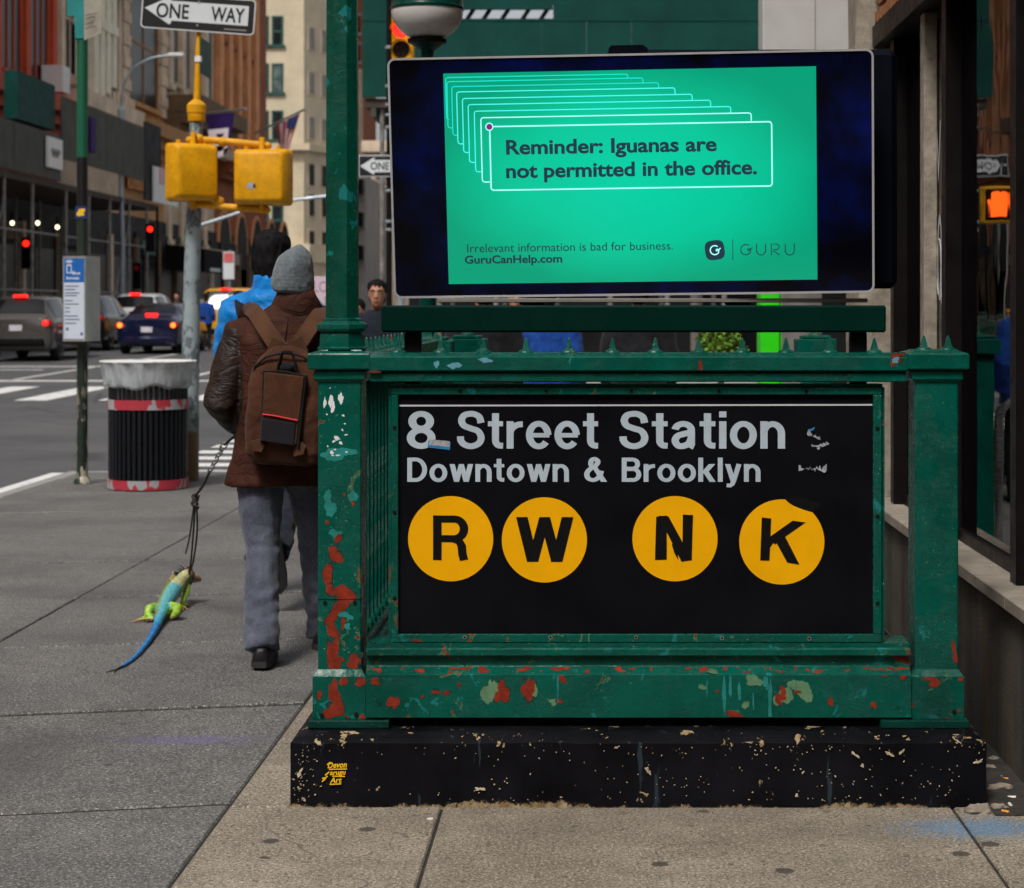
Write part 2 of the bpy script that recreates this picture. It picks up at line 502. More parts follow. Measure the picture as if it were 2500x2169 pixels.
M = {}
def build_materials():
    M['green'] = paint_green('green_enamel', red=.735, teal=.70)
    M['green_worn'] = paint_green('green_enamel_worn', red=.66, teal=.66, chip_scale=13)
    M['green_clean'] = paint_green('green_enamel_clean', base=(.0012, .040, .029), red=.95, teal=.9, lump=.15, rough=.28)
    M['green_column'] = paint_green('green_enamel_column', base=(.0025, .070, .045), red=.80, teal=.575, chip_scale=6.5, lump=.35)
    M['chip_red'] = plain('red_primer', (.205, .022, .008), .8, var=.35, vs=30, bump=.4, bs=120, spec=.2)
    M['fleck'] = plain('bare_concrete_fleck', (.48, .40, .29), .9, var=.4, vs=40, spec=.1)
    M['chip_edge'] = plain('chipped_paint_edge', (.012, .045, .034), .6, var=.6, vs=60, spec=.2)
    M['chip_teal'] = plain('old_teal_paint', (.012, .19, .17), .5, var=.3, vs=30, bump=.3, bs=100)
    M['chip_sage'] = plain('old_sage_paint', (.10, .21, .11), .6, var=.2, vs=30)
    M['chip_white'] = plain('white_paint_scrape', (.72, .74, .74), .6, var=.08)
    M['chip_blue'] = plain('pale_blue_paint', (.10, .28, .36), .6, var=.2)
    M['screw'] = plain('dark_screw', (.02, .02, .02), .4, .8)
    M['bolt'] = plain('bolt_steel', (.45, .45, .45), .35, .9)

    # plinth: black paint worn through to tan concrete, bare along the foot
    t = NT('black_painted_concrete')
    w = t.world(); z = t.sep(w)[2]
    blk = t.ramp(t.noise(5, 5), [(.3, (.0022, .0022, .0032)), (.75, (.009, .009, .012))])
    tan = t.ramp(t.noise(40, 5), [(.3, (.20, .125, .05)), (.7, (.44, .34, .21))])
    n = t.noise(26, 8, .68, dist=.5)
    big = t.noise(3.1, 3)
    thr = t.math('ADD', n, t.math('MULTIPLY', big, .16))
    edge = t.ramp(z, [(.165, 0.0), (.188, .08), (.207, .09), (.213, .06)])        # the worn arris
    thr = t.math('ADD', thr, edge)
    chips = t.ramp(thr, [(.785, 0.0), (.793, 1.0)])
    foot = t.math('ADD', t.math('ADD', z, t.math('MULTIPLY', t.noise(30, 6, .75), .055)), t.math('MULTIPLY', t.noise(3, 3), .075))
    foot = t.ramp(foot, [(.066, 1.0), (.071, 0.0)])
    foot = t.math('MULTIPLY', foot, t.ramp(t.noise(75, 4, .8), [(.36, .15), (.46, 1.0)]))
    dots = t.ramp(t.voro(38), [(.07, 1.0), (.09, 0.0)])
    dots = t.math('MULTIPLY', dots, t.ramp(t.noise(2.3, 2), [(.45, 0.0), (.52, 1.0)]))
    m = t.math('MAXIMUM', t.math('MAXIMUM', chips, foot), dots)
    c = t.mix(m, blk, tan)
    drip = t.ramp(t.noise(9, 5, .6, co=t.map((3, 3, .35), loc=(5, 2, 1))), [(.66, 0.0), (.70, .5)])
    c = t.mix(t.math('MULTIPLY', drip, t.ramp(m, [(0, 1.0), (1, 0.0)])), c, (.04, .065, .085))
    h = t.math('SUBTRACT', t.math('MULTIPLY', t.noise(60, 5, .65), .7), t.math('MULTIPLY', m, .4))
    t.bump(h, .35, .004)
    M['plinth'] = t.done(c, t.ramp(m, [(0, .36), (1, .85)]), 0, .09)

    def pavement(name, dark, light, gum, gums, gumw, speck=1.0, chalk=None):
        t = NT(name); w = t.world()
        mot = t.noise(1.6, 6, .6, co=w)
        c = t.ramp(mot, [(.3, dark), (.7, light)])
        oi = t.n('ShaderNodeObjectInfo'); c = t.mix(1.0, c, t.ramp(oi.outputs['Random'], [(0, .90), (1, 1.08)]), 'MULTIPLY')
        mid = t.ramp(t.noise(9, 6, .7, co=w), [(.35, .80), (.65, 1.14)])
        c = t.mix(1.0, c, mid, 'MULTIPLY')
        s1 = t.ramp(t.noise(105, 3, .8, co=w), [(.55, 0.0), (.60, 1.0 * speck)])
        c = t.mix(s1, c, tuple(min(1, x * 2.6) for x in light))
        s2 = t.ramp(t.noise(95, 3, .7, co=t.map(loc=(4, 4, 4), co=w)), [(.54, 0.0), (.60, .95)])
        c = t.mix(s2, c, tuple(x * .35 for x in dark))
        v = t.n('ShaderNodeTexVoronoi'); t.set(v.inputs['Vector'], t.map(co=w)); v.inputs['Scale'].default_value = gums
        wob = t.math('ADD', v.outputs['Distance'], t.math('MULTIPLY', t.noise(60, 3, co=w), .08))
        g = t.ramp(wob, [(gumw + .03, 1.0), (gumw + .05, 0.0)])
        pick = t.ramp(t.sep(v.outputs['Color'])[0], [(.36, 0.0), (.40, 1.0)])
        g = t.math('MULTIPLY', g, t.math('MULTIPLY', pick, .85))
        c = t.mix(g, c, gum)
        wob2 = t.math('ADD', t.voro(gums * 2.7, co=t.map(loc=(2.3, 7.1, 0), co=w)), t.math('MULTIPLY', t.noise(60, 3, co=w), .10))
        c = t.mix(t.ramp(wob2, [(gumw + .045, .6), (gumw + .065, 0.0)]), c, tuple(x * 1.3 for x in gum))
        cw = t.n('ShaderNodeVectorMath'); cw.operation = 'ADD'; nz = t.n('ShaderNodeTexNoise'); t.set(nz.inputs['Vector'], w); nz.inputs['Scale'].default_value = 2.5; t.set(cw.inputs[0], w); t.set(cw.inputs[1], nz.outputs['Color'])
        crk = t.ramp(t.voro(.55, co=cw.outputs[0], feature='DISTANCE_TO_EDGE'), [(.0012, .8), (.004, 0.0)])
        c = t.mix(t.math('MULTIPLY', crk, t.ramp(t.noise(.7, 2, co=w), [(.5, 0.0), (.56, 1.0)])), c, tuple(x * .35 for x in dark))
        stain = t.ramp(t.noise(.8, 5, .65, co=t.map(loc=(9, 2, 0), co=w)), [(.48, 0.0), (.68, .55)])
        c = t.mix(stain, c, tuple(x * .5 for x in dark))
        if chalk:
            for (cx, cy, rx, ry, col, k) in chalk:
                d = t.n('ShaderNodeVectorMath'); d.operation = 'LENGTH'
                t.set(d.inputs[0], t.map((1 / rx, 1 / ry, 0), (-cx / rx, -cy / ry, 0), co=w))
                dd = t.math('ADD', d.outputs['Value'], t.math('MULTIPLY', t.math('SUBTRACT', t.noise(16, 6, .8, co=t.map((1, 2.5, 1), co=w)), .5), 3.0))
                c = t.mix(t.ramp(dd, [(.2, k), (1.0, 0.0)]), c, col)
        h = t.math('ADD', t.math('MULTIPLY', t.noise(140, 4, .7, co=w), .7), t.math('MULTIPLY', t.noise(12, 4, co=w), .6))
        t.bump(h, .45, .004)
        return t.done(c, t.ramp(mot, [(.3, .62), (.7, .82)]), 0, .4)
    M['slab_grey'] = pavement('grey_pavement', (.098, .096, .093), (.150, .146, .139), (.045, .045, .05), 3.2, .05, 1.0,
                              chalk=[(-1.40, 6.78, .30, .09, (.13, .11, .27), .5)])
    M['slab_beige'] = pavement('beige_pavement', (.195, .164, .128), (.305, .262, .205), (.040, .034, .030), 5.0, .13, .6,
                               chalk=[(1.10, 5.62, .28, .14, (.07, .22, .40), .62)])
    M['joint'] = plain('joint_dirt', (.035, .032, .028), .95, var=.4, vs=20)
    t = NT('asphalt'); w = t.world()
    c = t.ramp(t.noise(.5, 6, .6, co=w), [(.3, (.058, .060, .064)), (.7, (.105, .105, .105))])
    c = t.mix(t.ramp(t.noise(60, 2, co=w), [(.55, 0.0), (.7, .5)]), c, (.17, .17, .165))
    crack = t.ramp(t.voro(.35, co=t.map(co=w), feature='DISTANCE_TO_EDGE'), [(.004, .6), (.012, 0.0)])
    c = t.mix(crack, c, (.03, .03, .03))
    t.bump(t.noise(80, 3, co=w), .4, .01)
    M['asphalt'] = t.done(c, .72, 0, .4)
    t = NT('road_paint'); w = t.world()
    c = t.mix(t.ramp(t.noise(6, 7, .75, co=w), [(.55, 0.0), (.68, .8)]), (.72, .72, .70), (.12, .12, .12))
    M['roadpaint'] = t.done(c, .6)
    M['kerb'] = plain('granite_kerb', (.27, .265, .25), .8, var=.25, vs=9, bump=.3)
    t = NT('stained_render'); w = t.world()
    c = t.ramp(t.noise(2.2, 4, .65, co=w), [(.3, (.050, .045, .037)), (.7, (.115, .105, .088))])
    c = t.mix(t.ramp(t.noise(4.5, 4, .6, co=t.map((1, 1, .12), co=w)), [(.50, 0.0), (.66, .8)]), c, (.030, .024, .018))
    c = t.mix(t.ramp(t.noise(3.2, 4, .6, co=t.map((1, 1.6, .10), loc=(3, 5, 1), co=w)), [(.60, 0.0), (.68, .75)]), c, (.17, .095, .018))
    c = t.mix(t.ramp(t.noise(120, 3, .7, co=w), [(.56, 0.0), (.64, .5)]), c, (.19, .18, .16))
    t.bump(t.noise(70, 4, .7, co=w), .5, .005)
    M['knee'] = t.done(c, .8, 0, .25)
    M['ledge'] = plain('stone_ledge', (.27, .235, .19), .8, var=.22, vs=9, bump=.3, dirt=.35)
    M['mullion'] = plain('dark_bronze_metal', (.0075, .0055, .006), .42, .0, var=.25, spec=.14)
    M['concrete'] = plain('rough_concrete', (.30, .26, .205), .9, var=.3, vs=14, bump=.7, bs=70, dirt=.4)
    M['fascia'] = plain('pale_grey_panel', (.50, .49, .47), .6, var=.08, vs=4)
    M['brick'] = plain('orange_brick', (.34, .14, .05), .85, var=.35, vs=16, bump=.4)
    M['mortar'] = plain('dark_mortar', (.13, .11, .09), .95)
    M['black'] = plain('black_metal', (.005, .005, .006), .45, spec=.12)
    M['blackmat'] = plain('black_matt', (.006, .006, .007), .8, spec=.1)
    M['rubble'] = plain('rubble_stone', (.26, .22, .17), .9, var=.35, vs=20, bump=.6)
    M['orangebit'] = plain('orange_scrap', (.75, .30, .05), .7)
    M['whitebit'] = plain('white_scrap', (.75, .72, .66), .7)

    # glass seen at a slant: Fresnel mirror over clear
    def glass(name, tint=(.55, .62, .60), ior=2.1):
        t = NT(name); t.t.nodes.remove(t.b)
        tr = t.n('ShaderNodeBsdfTransparent'); tr.inputs[0].default_value = (*tint, 1)
        gl = t.n('ShaderNodeBsdfGlossy'); gl.inputs['Roughness'].default_value = .012
        bp = t.n('ShaderNodeBump'); t.set(bp.inputs['Height'], t.noise(2.1, 2)); bp.inputs['Strength'].default_value = .05; bp.inputs['Distance'].default_value = .02
        t.t.links.new(bp.outputs[0], gl.inputs['Normal'])
        fr = t.n('ShaderNodeFresnel'); fr.inputs[0].default_value = ior
        mx = t.n('ShaderNodeMixShader')
        t.t.links.new(fr.outputs[0], mx.inputs[0]); t.t.links.new(tr.outputs[0], mx.inputs[1]); t.t.links.new(gl.outputs[0], mx.inputs[2])
        t.t.links.new(mx.outputs[0], t.out.inputs[0])
        return t.mat
    M['glass'] = glass('shop_glass')
    t = NT('dark_window_glass')
    M['darkglass'] = t.done(t.ramp(t.noise(.7, 2), [(.35, (.006, .006, .007)), (.65, (.016, .018, .019))]), .3, 0, .2)
    t = NT('pale_window_glass')
    M['paleglass'] = t.done(t.ramp(t.noise(.6, 2), [(.35, (.05, .07, .07)), (.65, (.20, .25, .24))]), .08, 0, .6)
    t = NT('car_glass')
    M['carglass'] = t.done((.008, .009, .010), .08, 0, .3)

    # station sign
    t = NT('sign_black_enamel')
    c = t.ramp(t.noise(4, 5), [(.3, (.0032, .0032, .0046)), (.7, (.0062, .0062, .0086))])
    scr = t.ramp(t.noise(30, 6, .7, co=t.map((6, 1, .5))), [(.68, 0.0), (.75, .25)])
    c = t.mix(scr, c, (.03, .032, .038))
    M['signblack'] = t.done(c, t.ramp(t.noise(12, 4), [(.3, .30), (.7, .46)]), 0, .05)
    M['signgrey'] = plain('sign_grey_letter', (.42, .50, .565), .5, var=.10, vs=9, spec=.15)
    M['signline'] = plain('sign_white_line', (.55, .56, .58), .5, var=.08)
    M['signyellow'] = plain('sign_yellow', (.84, .40, .0), .5, var=.06, vs=7, spec=.12)
    M['letterblack'] = plain('letter_black', (.0055, .0055, .006), .5, var=.1, spec=.1)
    M['stickerblue'] = plain('sticker_blue', (.02, .20, .42), .5)
    M['residue'] = plain('sticker_residue', (.33, .34, .37), .9, var=.4, vs=90)
    M['decalyellow'] = plain('decal_yellow', (.85, .50, .01), .6, var=.05)

    # screen
    t = NT('screen_picture')
    o = t.sep(t.co)
    d = t.n('ShaderNodeVectorMath'); d.operation = 'LENGTH'
    t.set(d.inputs[0], t.map((1 / .62, 0, 1 / .36), (-.105 / .62, 0, -1.897 / .36), co=t.world()))
    d2 = t.math('ADD', d.outputs['Value'], t.math('MULTIPLY', t.math('SUBTRACT', t.noise(3, 2), .5), .35))
    c = t.ramp(d2, [(.10, (.0, .73, .44)), (.55, (.0, .66, .37)), (1.0, (.0, .40, .215))])
    t.done((.0, .02, .012), .12, 0, .4)
    t.set(t.b.inputs['Emission Color'], c); t.b.inputs['Emission Strength'].default_value = .70
    M['screen'] = t.mat
    M['scr_cyan'] = emit('screen_cyan_line', (.05, .80, .74), 1.0)
    M['scr_mid'] = emit('screen_teal_line', (.0, .62, .50), 1.0)
    M['scr_pale'] = emit('screen_pale_line', (.36, .95, .90), 1.0)
    M['scr_dark'] = emit('screen_dark_text', (.002, .025, .045), 1.0)
    M['scr_purple'] = emit('screen_purple_dot', (.22, .0, .16), 1.0)
    t = NT('screen_bezel_glass')
    c = t.ramp(t.noise(3.2, 4, .6), [(.40, (.0006, .0008, .003)), (.52, (.0008, .0025, .022)), (.60, (.001, .004, .05)), (.72, (.002, .006, .12))])  # blue patches in the colour stand in for reflections on the glass
    M['bezel'] = t.done(c, .07, 0, .15)
    M['screenframe'] = plain('screen_silver_frame', (.62, .62, .64), .35, .5, var=.02)
    M['underplate'] = plain('grey_under_plate', (.22, .20, .18), .55, .2)
    M['housing'] = plain('dark_housing', (.0015, .003, .007), .5, .0, spec=.08)
    M['beam'] = plain('dark_green_beam', (.0006, .019, .0135), .28, .0, var=.15, vs=2, spec=.12)

    # street things
    M['yellow'] = plain('signal_yellow', (.68, .32, .0), .5, var=.16, vs=9, dirt=.35, bump=.15)
    t = NT('peeling_grey_blue_pole')
    c = t.ramp(t.noise(4, 4), [(.3, (.21, .26, .28)), (.7, (.31, .365, .385))])
    pl = t.ramp(t.noise(9, 7, .68, co=t.map((1, 1, .6))), [(.51, 0.0), (.53, 1.0)])
    zz = t.ramp(t.sep(t.world())[2], [(.0, 1.0), (.70, 1.0), (.76, 0.15), (1.0, 0.0)])
    c = t.mix(t.math('MULTIPLY', pl, .9), c, (.095, .12, .13))
    rust = t.ramp(t.sep(t.world())[2], [(.40, 1.0), (.44, 0.0)])
    c = t.mix(rust, c, (.16, .105, .05))
    t.bump(t.math('MULTIPLY', pl, -1.0), .6, .006)
    M['signalpole'] = t.done(c, .6)
    t = NT('bus_stop_pole_paint')
    zz = t.sep(t.world())[2]
    c = t.ramp(t.math('DIVIDE', zz, 5.0), [(.0, (.012, .022, .016)), (.345, (.014, .024, .017)), (.445, (.014, .024, .017)), (.45, (.004, .004, .005)), (.545, (.004, .004, .005)), (.55, (.004, .10, .05)), (.76, (.004, .09, .05)), (.77, (.02, .22, .20))], 'CONSTANT')
    sc = t.ramp(t.noise(7, 7, .7, co=t.map((1.5, 1.5, .45))), [(.53, 0.0), (.55, 1.0)])
    low = t.ramp(zz, [(.0, 1.0), (.3, .75), (.9, .25), (1.0, 0.0)])
    c = t.mix(t.math('MULTIPLY', sc, low), c, (.42, .37, .29))
    M['buspole'] = t.done(c, .45)
    M['white'] = plain('white_paint', (.74, .74, .72), .5, var=.06)
    M['signwhite'] = plain('sign_white', (.62, .66, .67), .5, var=.05)
    M['signblk'] = plain('street_sign_black', (.012, .012, .013), .5, var=.1)
    M['signgreen'] = plain('street_sign_green', (.008, .06, .04), .5)
    M['signback'] = plain('sign_cream', (.50, .47, .38), .6)
    M['teal'] = plain('teal_bracket', (.02, .22, .22), .5)
    M['alu'] = plain('aluminium', (.50, .50, .49), .4, .7, var=.12)
    M['businfo_blue'] = plain('schedule_blue', (.012, .12, .42), .5, var=.05)
    M['businfo_white'] = plain('schedule_white', (.55, .60, .70), .5, var=.05)
    M['businfo_ink'] = plain('schedule_ink', (.10, .13, .22), .6, var=.1)
    M['bin'] = plain('bin_black_slats', (.010, .012, .017), .38, .2, var=.3, vs=20, dirt=.3)
    t = NT('bin_band_print')
    s = t.noise(3.2, 3, .5, co=t.map((1.2, 1.2, .8), loc=(1.1, 0, 3)))
    c = t.ramp(s, [(.40, (.40, .03, .05)), (.46, (.44, .04, .06)), (.47, (.34, .33, .35)), (.60, (.38, .37, .39)), (.61, (.10, .10, .11)), (.63, (.55, .53, .55))], 'CONSTANT')
    M['binband'] = t.done(c, .5)
    t = NT('clear_plastic_liner'); 
    c = t.ramp(t.noise(5, 5, .6, co=t.map((6, 6, 1))), [(.3, (.50, .56, .60)), (.7, (.88, .92, .95))])
    t.bump(t.noise(9, 4, co=t.map((8, 8, 1))), .6, .02)
    t.done(c, .22, 0, .5); t.b.inputs['Alpha'].default_value = .55
    M['liner'] = t.mat
    M['galv'] = plain('galvanised_steel', (.30, .345, .38), .45, .4, var=.12)
    M['shed_green'] = plain('hoarding_green', (.0025, .050, .040), .65, var=.2, vs=1.4, dirt=.25, spec=.15)
    M['shed_dark'] = plain('hoarding_grey_green', (.060, .060, .048), .7, var=.2, vs=.7)
    M['plank'] = plain('shed_deck_dark', (.055, .042, .032), .85, var=.3)
    M['scaffold'] = plain('scaffold_pipe', (.22, .205, .19), .5, .2, var=.4)

    # buildings
    M['b_red'] = plain('oxide_red_iron', (0.500, 0.066, 0.019), .65, var=.2, vs=.8)
    M['b_redbrick'] = plain('dark_red_brick', (0.291, 0.082, 0.033), .85, var=.25, vs=1.5)
    M['b_beige'] = plain('beige_stone', (.57, .43, .305), .8, var=.2, vs=.8, dirt=.35)
    M['b_beige2'] = plain('pale_terracotta', (.68, .54, .40), .8, var=.2, vs=.8, dirt=.35)
    M['b_brown'] = plain('brown_sandstone', (0.451, 0.233, 0.095), .85, var=.25, vs=.7, dirt=.3)
    M['b_dark'] = plain('weathered_cornice', (0.165, 0.102, 0.055), .85, var=.3, vs=1.2)
    M['b_cream'] = plain('cream_ironwork', (.80, .75, .58), .6, var=.12, vs=1.5)
    M['b_terra'] = plain('terracotta_rib', (0.696, 0.307, 0.136), .8, var=.18, vs=1.0)
    M['b_terra_d'] = plain('deep_red_terracotta', (0.274, 0.079, 0.030), .8, var=.25, vs=1.0)
    M['b_tan'] = plain('tan_stone', (.56, .475, .335), .8, var=.12, vs=.5, dirt=.15)
    M['b_tan2'] = plain('pale_tan_stone', (.62, .53, .39), .8, var=.12, vs=.5)
    M['b_grey'] = plain('grey_limestone', (0.288, 0.264, 0.240), .85, var=.2, vs=.6)
    M['b_frame'] = plain('green_window_frame', (0.020, 0.075, 0.065), .5)
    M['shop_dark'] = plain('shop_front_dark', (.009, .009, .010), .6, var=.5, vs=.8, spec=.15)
    M['purple'] = plain('purple_flag_cloth', (.035, .012, .12), .8, var=.2, vs=3)
    M['flagwhite'] = plain('flag_white', (.85, .74, .78), .8, var=.1)
    M['flagred'] = plain('flag_red', (.62, .06, .08), .8, var=.1)
    M['flagblue'] = plain('flag_blue', (.02, .035, .14), .8, var=.1)
    M['pinkboard'] = plain('pale_pink_board', (.62, .46, .56), .6, var=.05)
    M['redprint'] = plain('red_print', (.62, .12, .12), .6, var=.15)
    M['lime'] = plain('lime_green_panel', (.03, .72, .005), .45, var=.08)
    M['globe'] = plain('milk_glass_globe', (.60, .58, .55), .16, var=.06, vs=4, spec=.6)
    M['leaf'] = plain('boxwood_leaf', (.10, .20, .015), .6, var=.6, vs=30)
    M['leafdark'] = plain('dark_leaf', (.010, .055, .030), .6, var=.6, vs=20)

    # lights that are on
    M['lamp_red'] = emit('red_lamp', (1.0, .012, .006), 2.6)
    M['lamp_amber'] = emit('amber_brake_lamp', (1.0, .16, .01), 3.2)
    M['lamp_hand'] = emit('orange_hand_lamp', (1.0, .10, .005), 4.0)
    M['lamp_bulb'] = emit('warm_bulb', (1.0, .92, .55), 3.0)
    M['lens_red'] = plain('tail_lamp_lens', (.42, .012, .012), .2, var=.1)
    M['lens_dark'] = plain('unlit_signal_lens', (.012, .009, .006), .25)

    # cars
    for k, c in (('car_grey', (.085, .078, .072)), ('car_black', (.012, .012, .013)), ('car_white', (.62, .62, .62)), ('car_navy', (.008, .011, .045)), ('car_taxi', (.72, .33, .004))):
        M[k] = plain(k + '_paint', c, .22, .25 if k in ('car_grey', 'car_navy') else 0.0, var=.06, vs=1.5, coat=.7)
    M['tyre'] = plain('tyre_rubber', (.014, .014, .014), .85)
    M['rim'] = plain('alloy_rim', (.34, .33, .32), .35, .7)
    M['plate'] = plain('number_plate', (.62, .60, .64), .5)

    # people
    M['skin'] = plain('skin', (.42, .20, .12), .5, var=.12, vs=20)
    M['skin_pale'] = plain('skin_light', (.50, .27, .18), .5, var=.12, vs=20)
    M['hair'] = plain('black_hair', (.006, .005, .006), .7, var=.4, vs=40, bump=.8, bs=160, spec=.14)
    M['eye'] = plain('eye_white', (.55, .52, .5), .3)
    M['iris'] = plain('eye_dark', (.015, .010, .008), .2)
    M['lip'] = plain('lip', (.30, .10, .075), .5)
    def leather(name, cols, rough, spec, bump):
        t = NT(name); w = t.world()
        c = t.ramp(t.noise(7, 4, .6, co=w), [(.30, cols[0]), (.55, cols[1]), (.78, cols[2])])
        wr = t.ramp(t.noise(9, 4, .55, co=t.map((1, 1, 1.9), co=w), dist=1.4), [(.40, 1.0), (.5, 0.0), (.60, 1.0)])
        h = t.math('ADD', t.math('MULTIPLY', wr, .6), t.math('MULTIPLY', t.noise(110, 3, co=w), .10))
        t.bump(h, bump, .012)
        return t.done(c, t.ramp(t.noise(24, 3, co=w), [(.3, rough - .1), (.7, rough + .12)]), 0, spec)
    M['leather'] = leather('brown_leather', ((.022, .008, .0052), (.052, .0165, .0092), (.086, .028, .014)), .72, .16, .45)
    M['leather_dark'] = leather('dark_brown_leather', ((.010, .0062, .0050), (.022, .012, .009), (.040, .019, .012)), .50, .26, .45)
    def cloth(name, a, b, ws=420, bumpk=.35, fold=.5, sheen=.2, rough=.85):
        t = NT(name); w = t.world()
        big = t.noise(9, 5, .6, co=t.map((1, 1, .8), co=w), dist=.8)
        c = t.ramp(big, [(.3, a), (.7, b)])
        fine = t.noise(ws, 2, .5, co=w)
        c = t.mix(1.0, c, t.ramp(fine, [(.3, .72), (.7, 1.25)]), 'MULTIPLY')
        t.bump(t.math('ADD', t.math('MULTIPLY', big, 1.0), t.math('MULTIPLY', fine, .05)), fold, .02)
        return t.done(c, rough, 0, .15, 0, sheen * .4)
    M['pack'] = cloth('brown_canvas', (.048, .0165, .0080), (.085, .032, .0150), 500, fold=.55)
    M['strap'] = cloth('tan_brown_webbing', (.062, .026, .0125), (.092, .040, .0195), 600, fold=.2)
    M['packdark'] = cloth('dark_nylon', (.009, .0085, .011), (.018, .017, .021), 500, fold=.3)
    M['piping'] = plain('black_piping', (.010, .010, .011), .5)
    M['redzip'] = plain('red_zip', (.62, .012, .020), .5)
    t = NT('grey_knit'); 
    zz = t.sep(t.world())
    wv = t.n('ShaderNodeTexWave'); wv.wave_type = 'BANDS'; wv.bands_direction = 'Z'; t.set(wv.inputs['Vector'], t.world()); wv.inputs['Scale'].default_value = 55; wv.inputs['Distortion'].default_value = 1.4; wv.inputs['Detail'].default_value = 2
    mott = t.noise(60, 4, .7)
    c = t.ramp(mott, [(.3, (.085, .105, .120)), (.7, (.205, .240, .260))])
    c = t.mix(1.0, c, t.ramp(wv.outputs[0], [(0, .78), (1, 1.15)]), 'MULTIPLY')
    t.bump(t.math('ADD', wv.outputs[0], t.math('MULTIPLY', mott, .8)), .6, .004)
    M['knit'] = t.done(c, .95, 0, .2, 0, .4)
    t = NT('blue_grey_denim'); w = t.world()
    fold = t.noise(6, 4, .55, co=t.map((1.5, 1.5, .7), co=w), dist=.2)
    c = t.ramp(fold, [(.30, (.058, .065, .092)), (.55, (.084, .094, .130)), (.72, (.120, .131, .172))])  # fold shade put into the colour: creases darker, ridges lighter
    fine = t.noise(340, 2, co=t.map((1, 1, .25), co=w))
    c = t.mix(1.0, c, t.ramp(fine, [(.3, .7), (.7, 1.28)]), 'MULTIPLY')
    t.bump(t.math('ADD', fold, t.math('MULTIPLY', fine, .04)), .8, .028)
    M['denim'] = t.done(c, .85, 0, .25, 0, .15)
    M['puffer'] = cloth('bright_blue_nylon', (.002, .11, .40), (.008, .27, .70), 200, fold=.9, rough=.42)
    M['navycoat'] = cloth('navy_wool', (.010, .013, .022), (.020, .024, .036), 300)
    M['blackcloth'] = cloth('black_cloth', (.008, .008, .010), (.018, .018, .021), 300)
    M['bluecoat'] = cloth('royal_blue_cloth', (.006, .035, .20), (.012, .07, .33), 200)
    M['stripe'] = cloth('cream_brown_cloth', (.10, .07, .05), (.48, .43, .36), 16)
    M['shoe'] = plain('black_shoe', (.010, .010, .011), .45, var=.2, vs=20)
    M['sole'] = plain('shoe_sole', (.030, .030, .032), .7)
    M['shoegrey'] = plain('grey_trainer', (.011, .010, .012), .6, var=.3, vs=30)

    # iguana: skin colour by region, stored per face corner
    t = NT('iguana_skin')
    at = t.n('ShaderNodeAttribute'); at.attribute_name = 'tint'
    v = t.voro(85)
    c = t.mix(1.0, at.outputs['Color'], t.ramp(v, [(.12, 1.12), (.55, .62)]), 'MULTIPLY')
    t.bump(v, -.55, .003)
    M['iguana'] = t.done(c, .42, 0, .5)
    M['spine'] = plain('iguana_spine', (.55, .50, .10), .5)
    M['spinedark'] = plain('iguana_nape_spine', (.012, .016, .02), .5)
    M['claw'] = plain('iguana_toe', (.36, .18, .06), .5, var=.25, vs=60)
    M['chain'] = plain('chain_steel', (.42, .44, .45), .28, .9, var=.3, vs=60)
    M['cord'] = plain('leash_cord', (.040, .036, .032), .7, var=.5, vs=90)
build_materials()
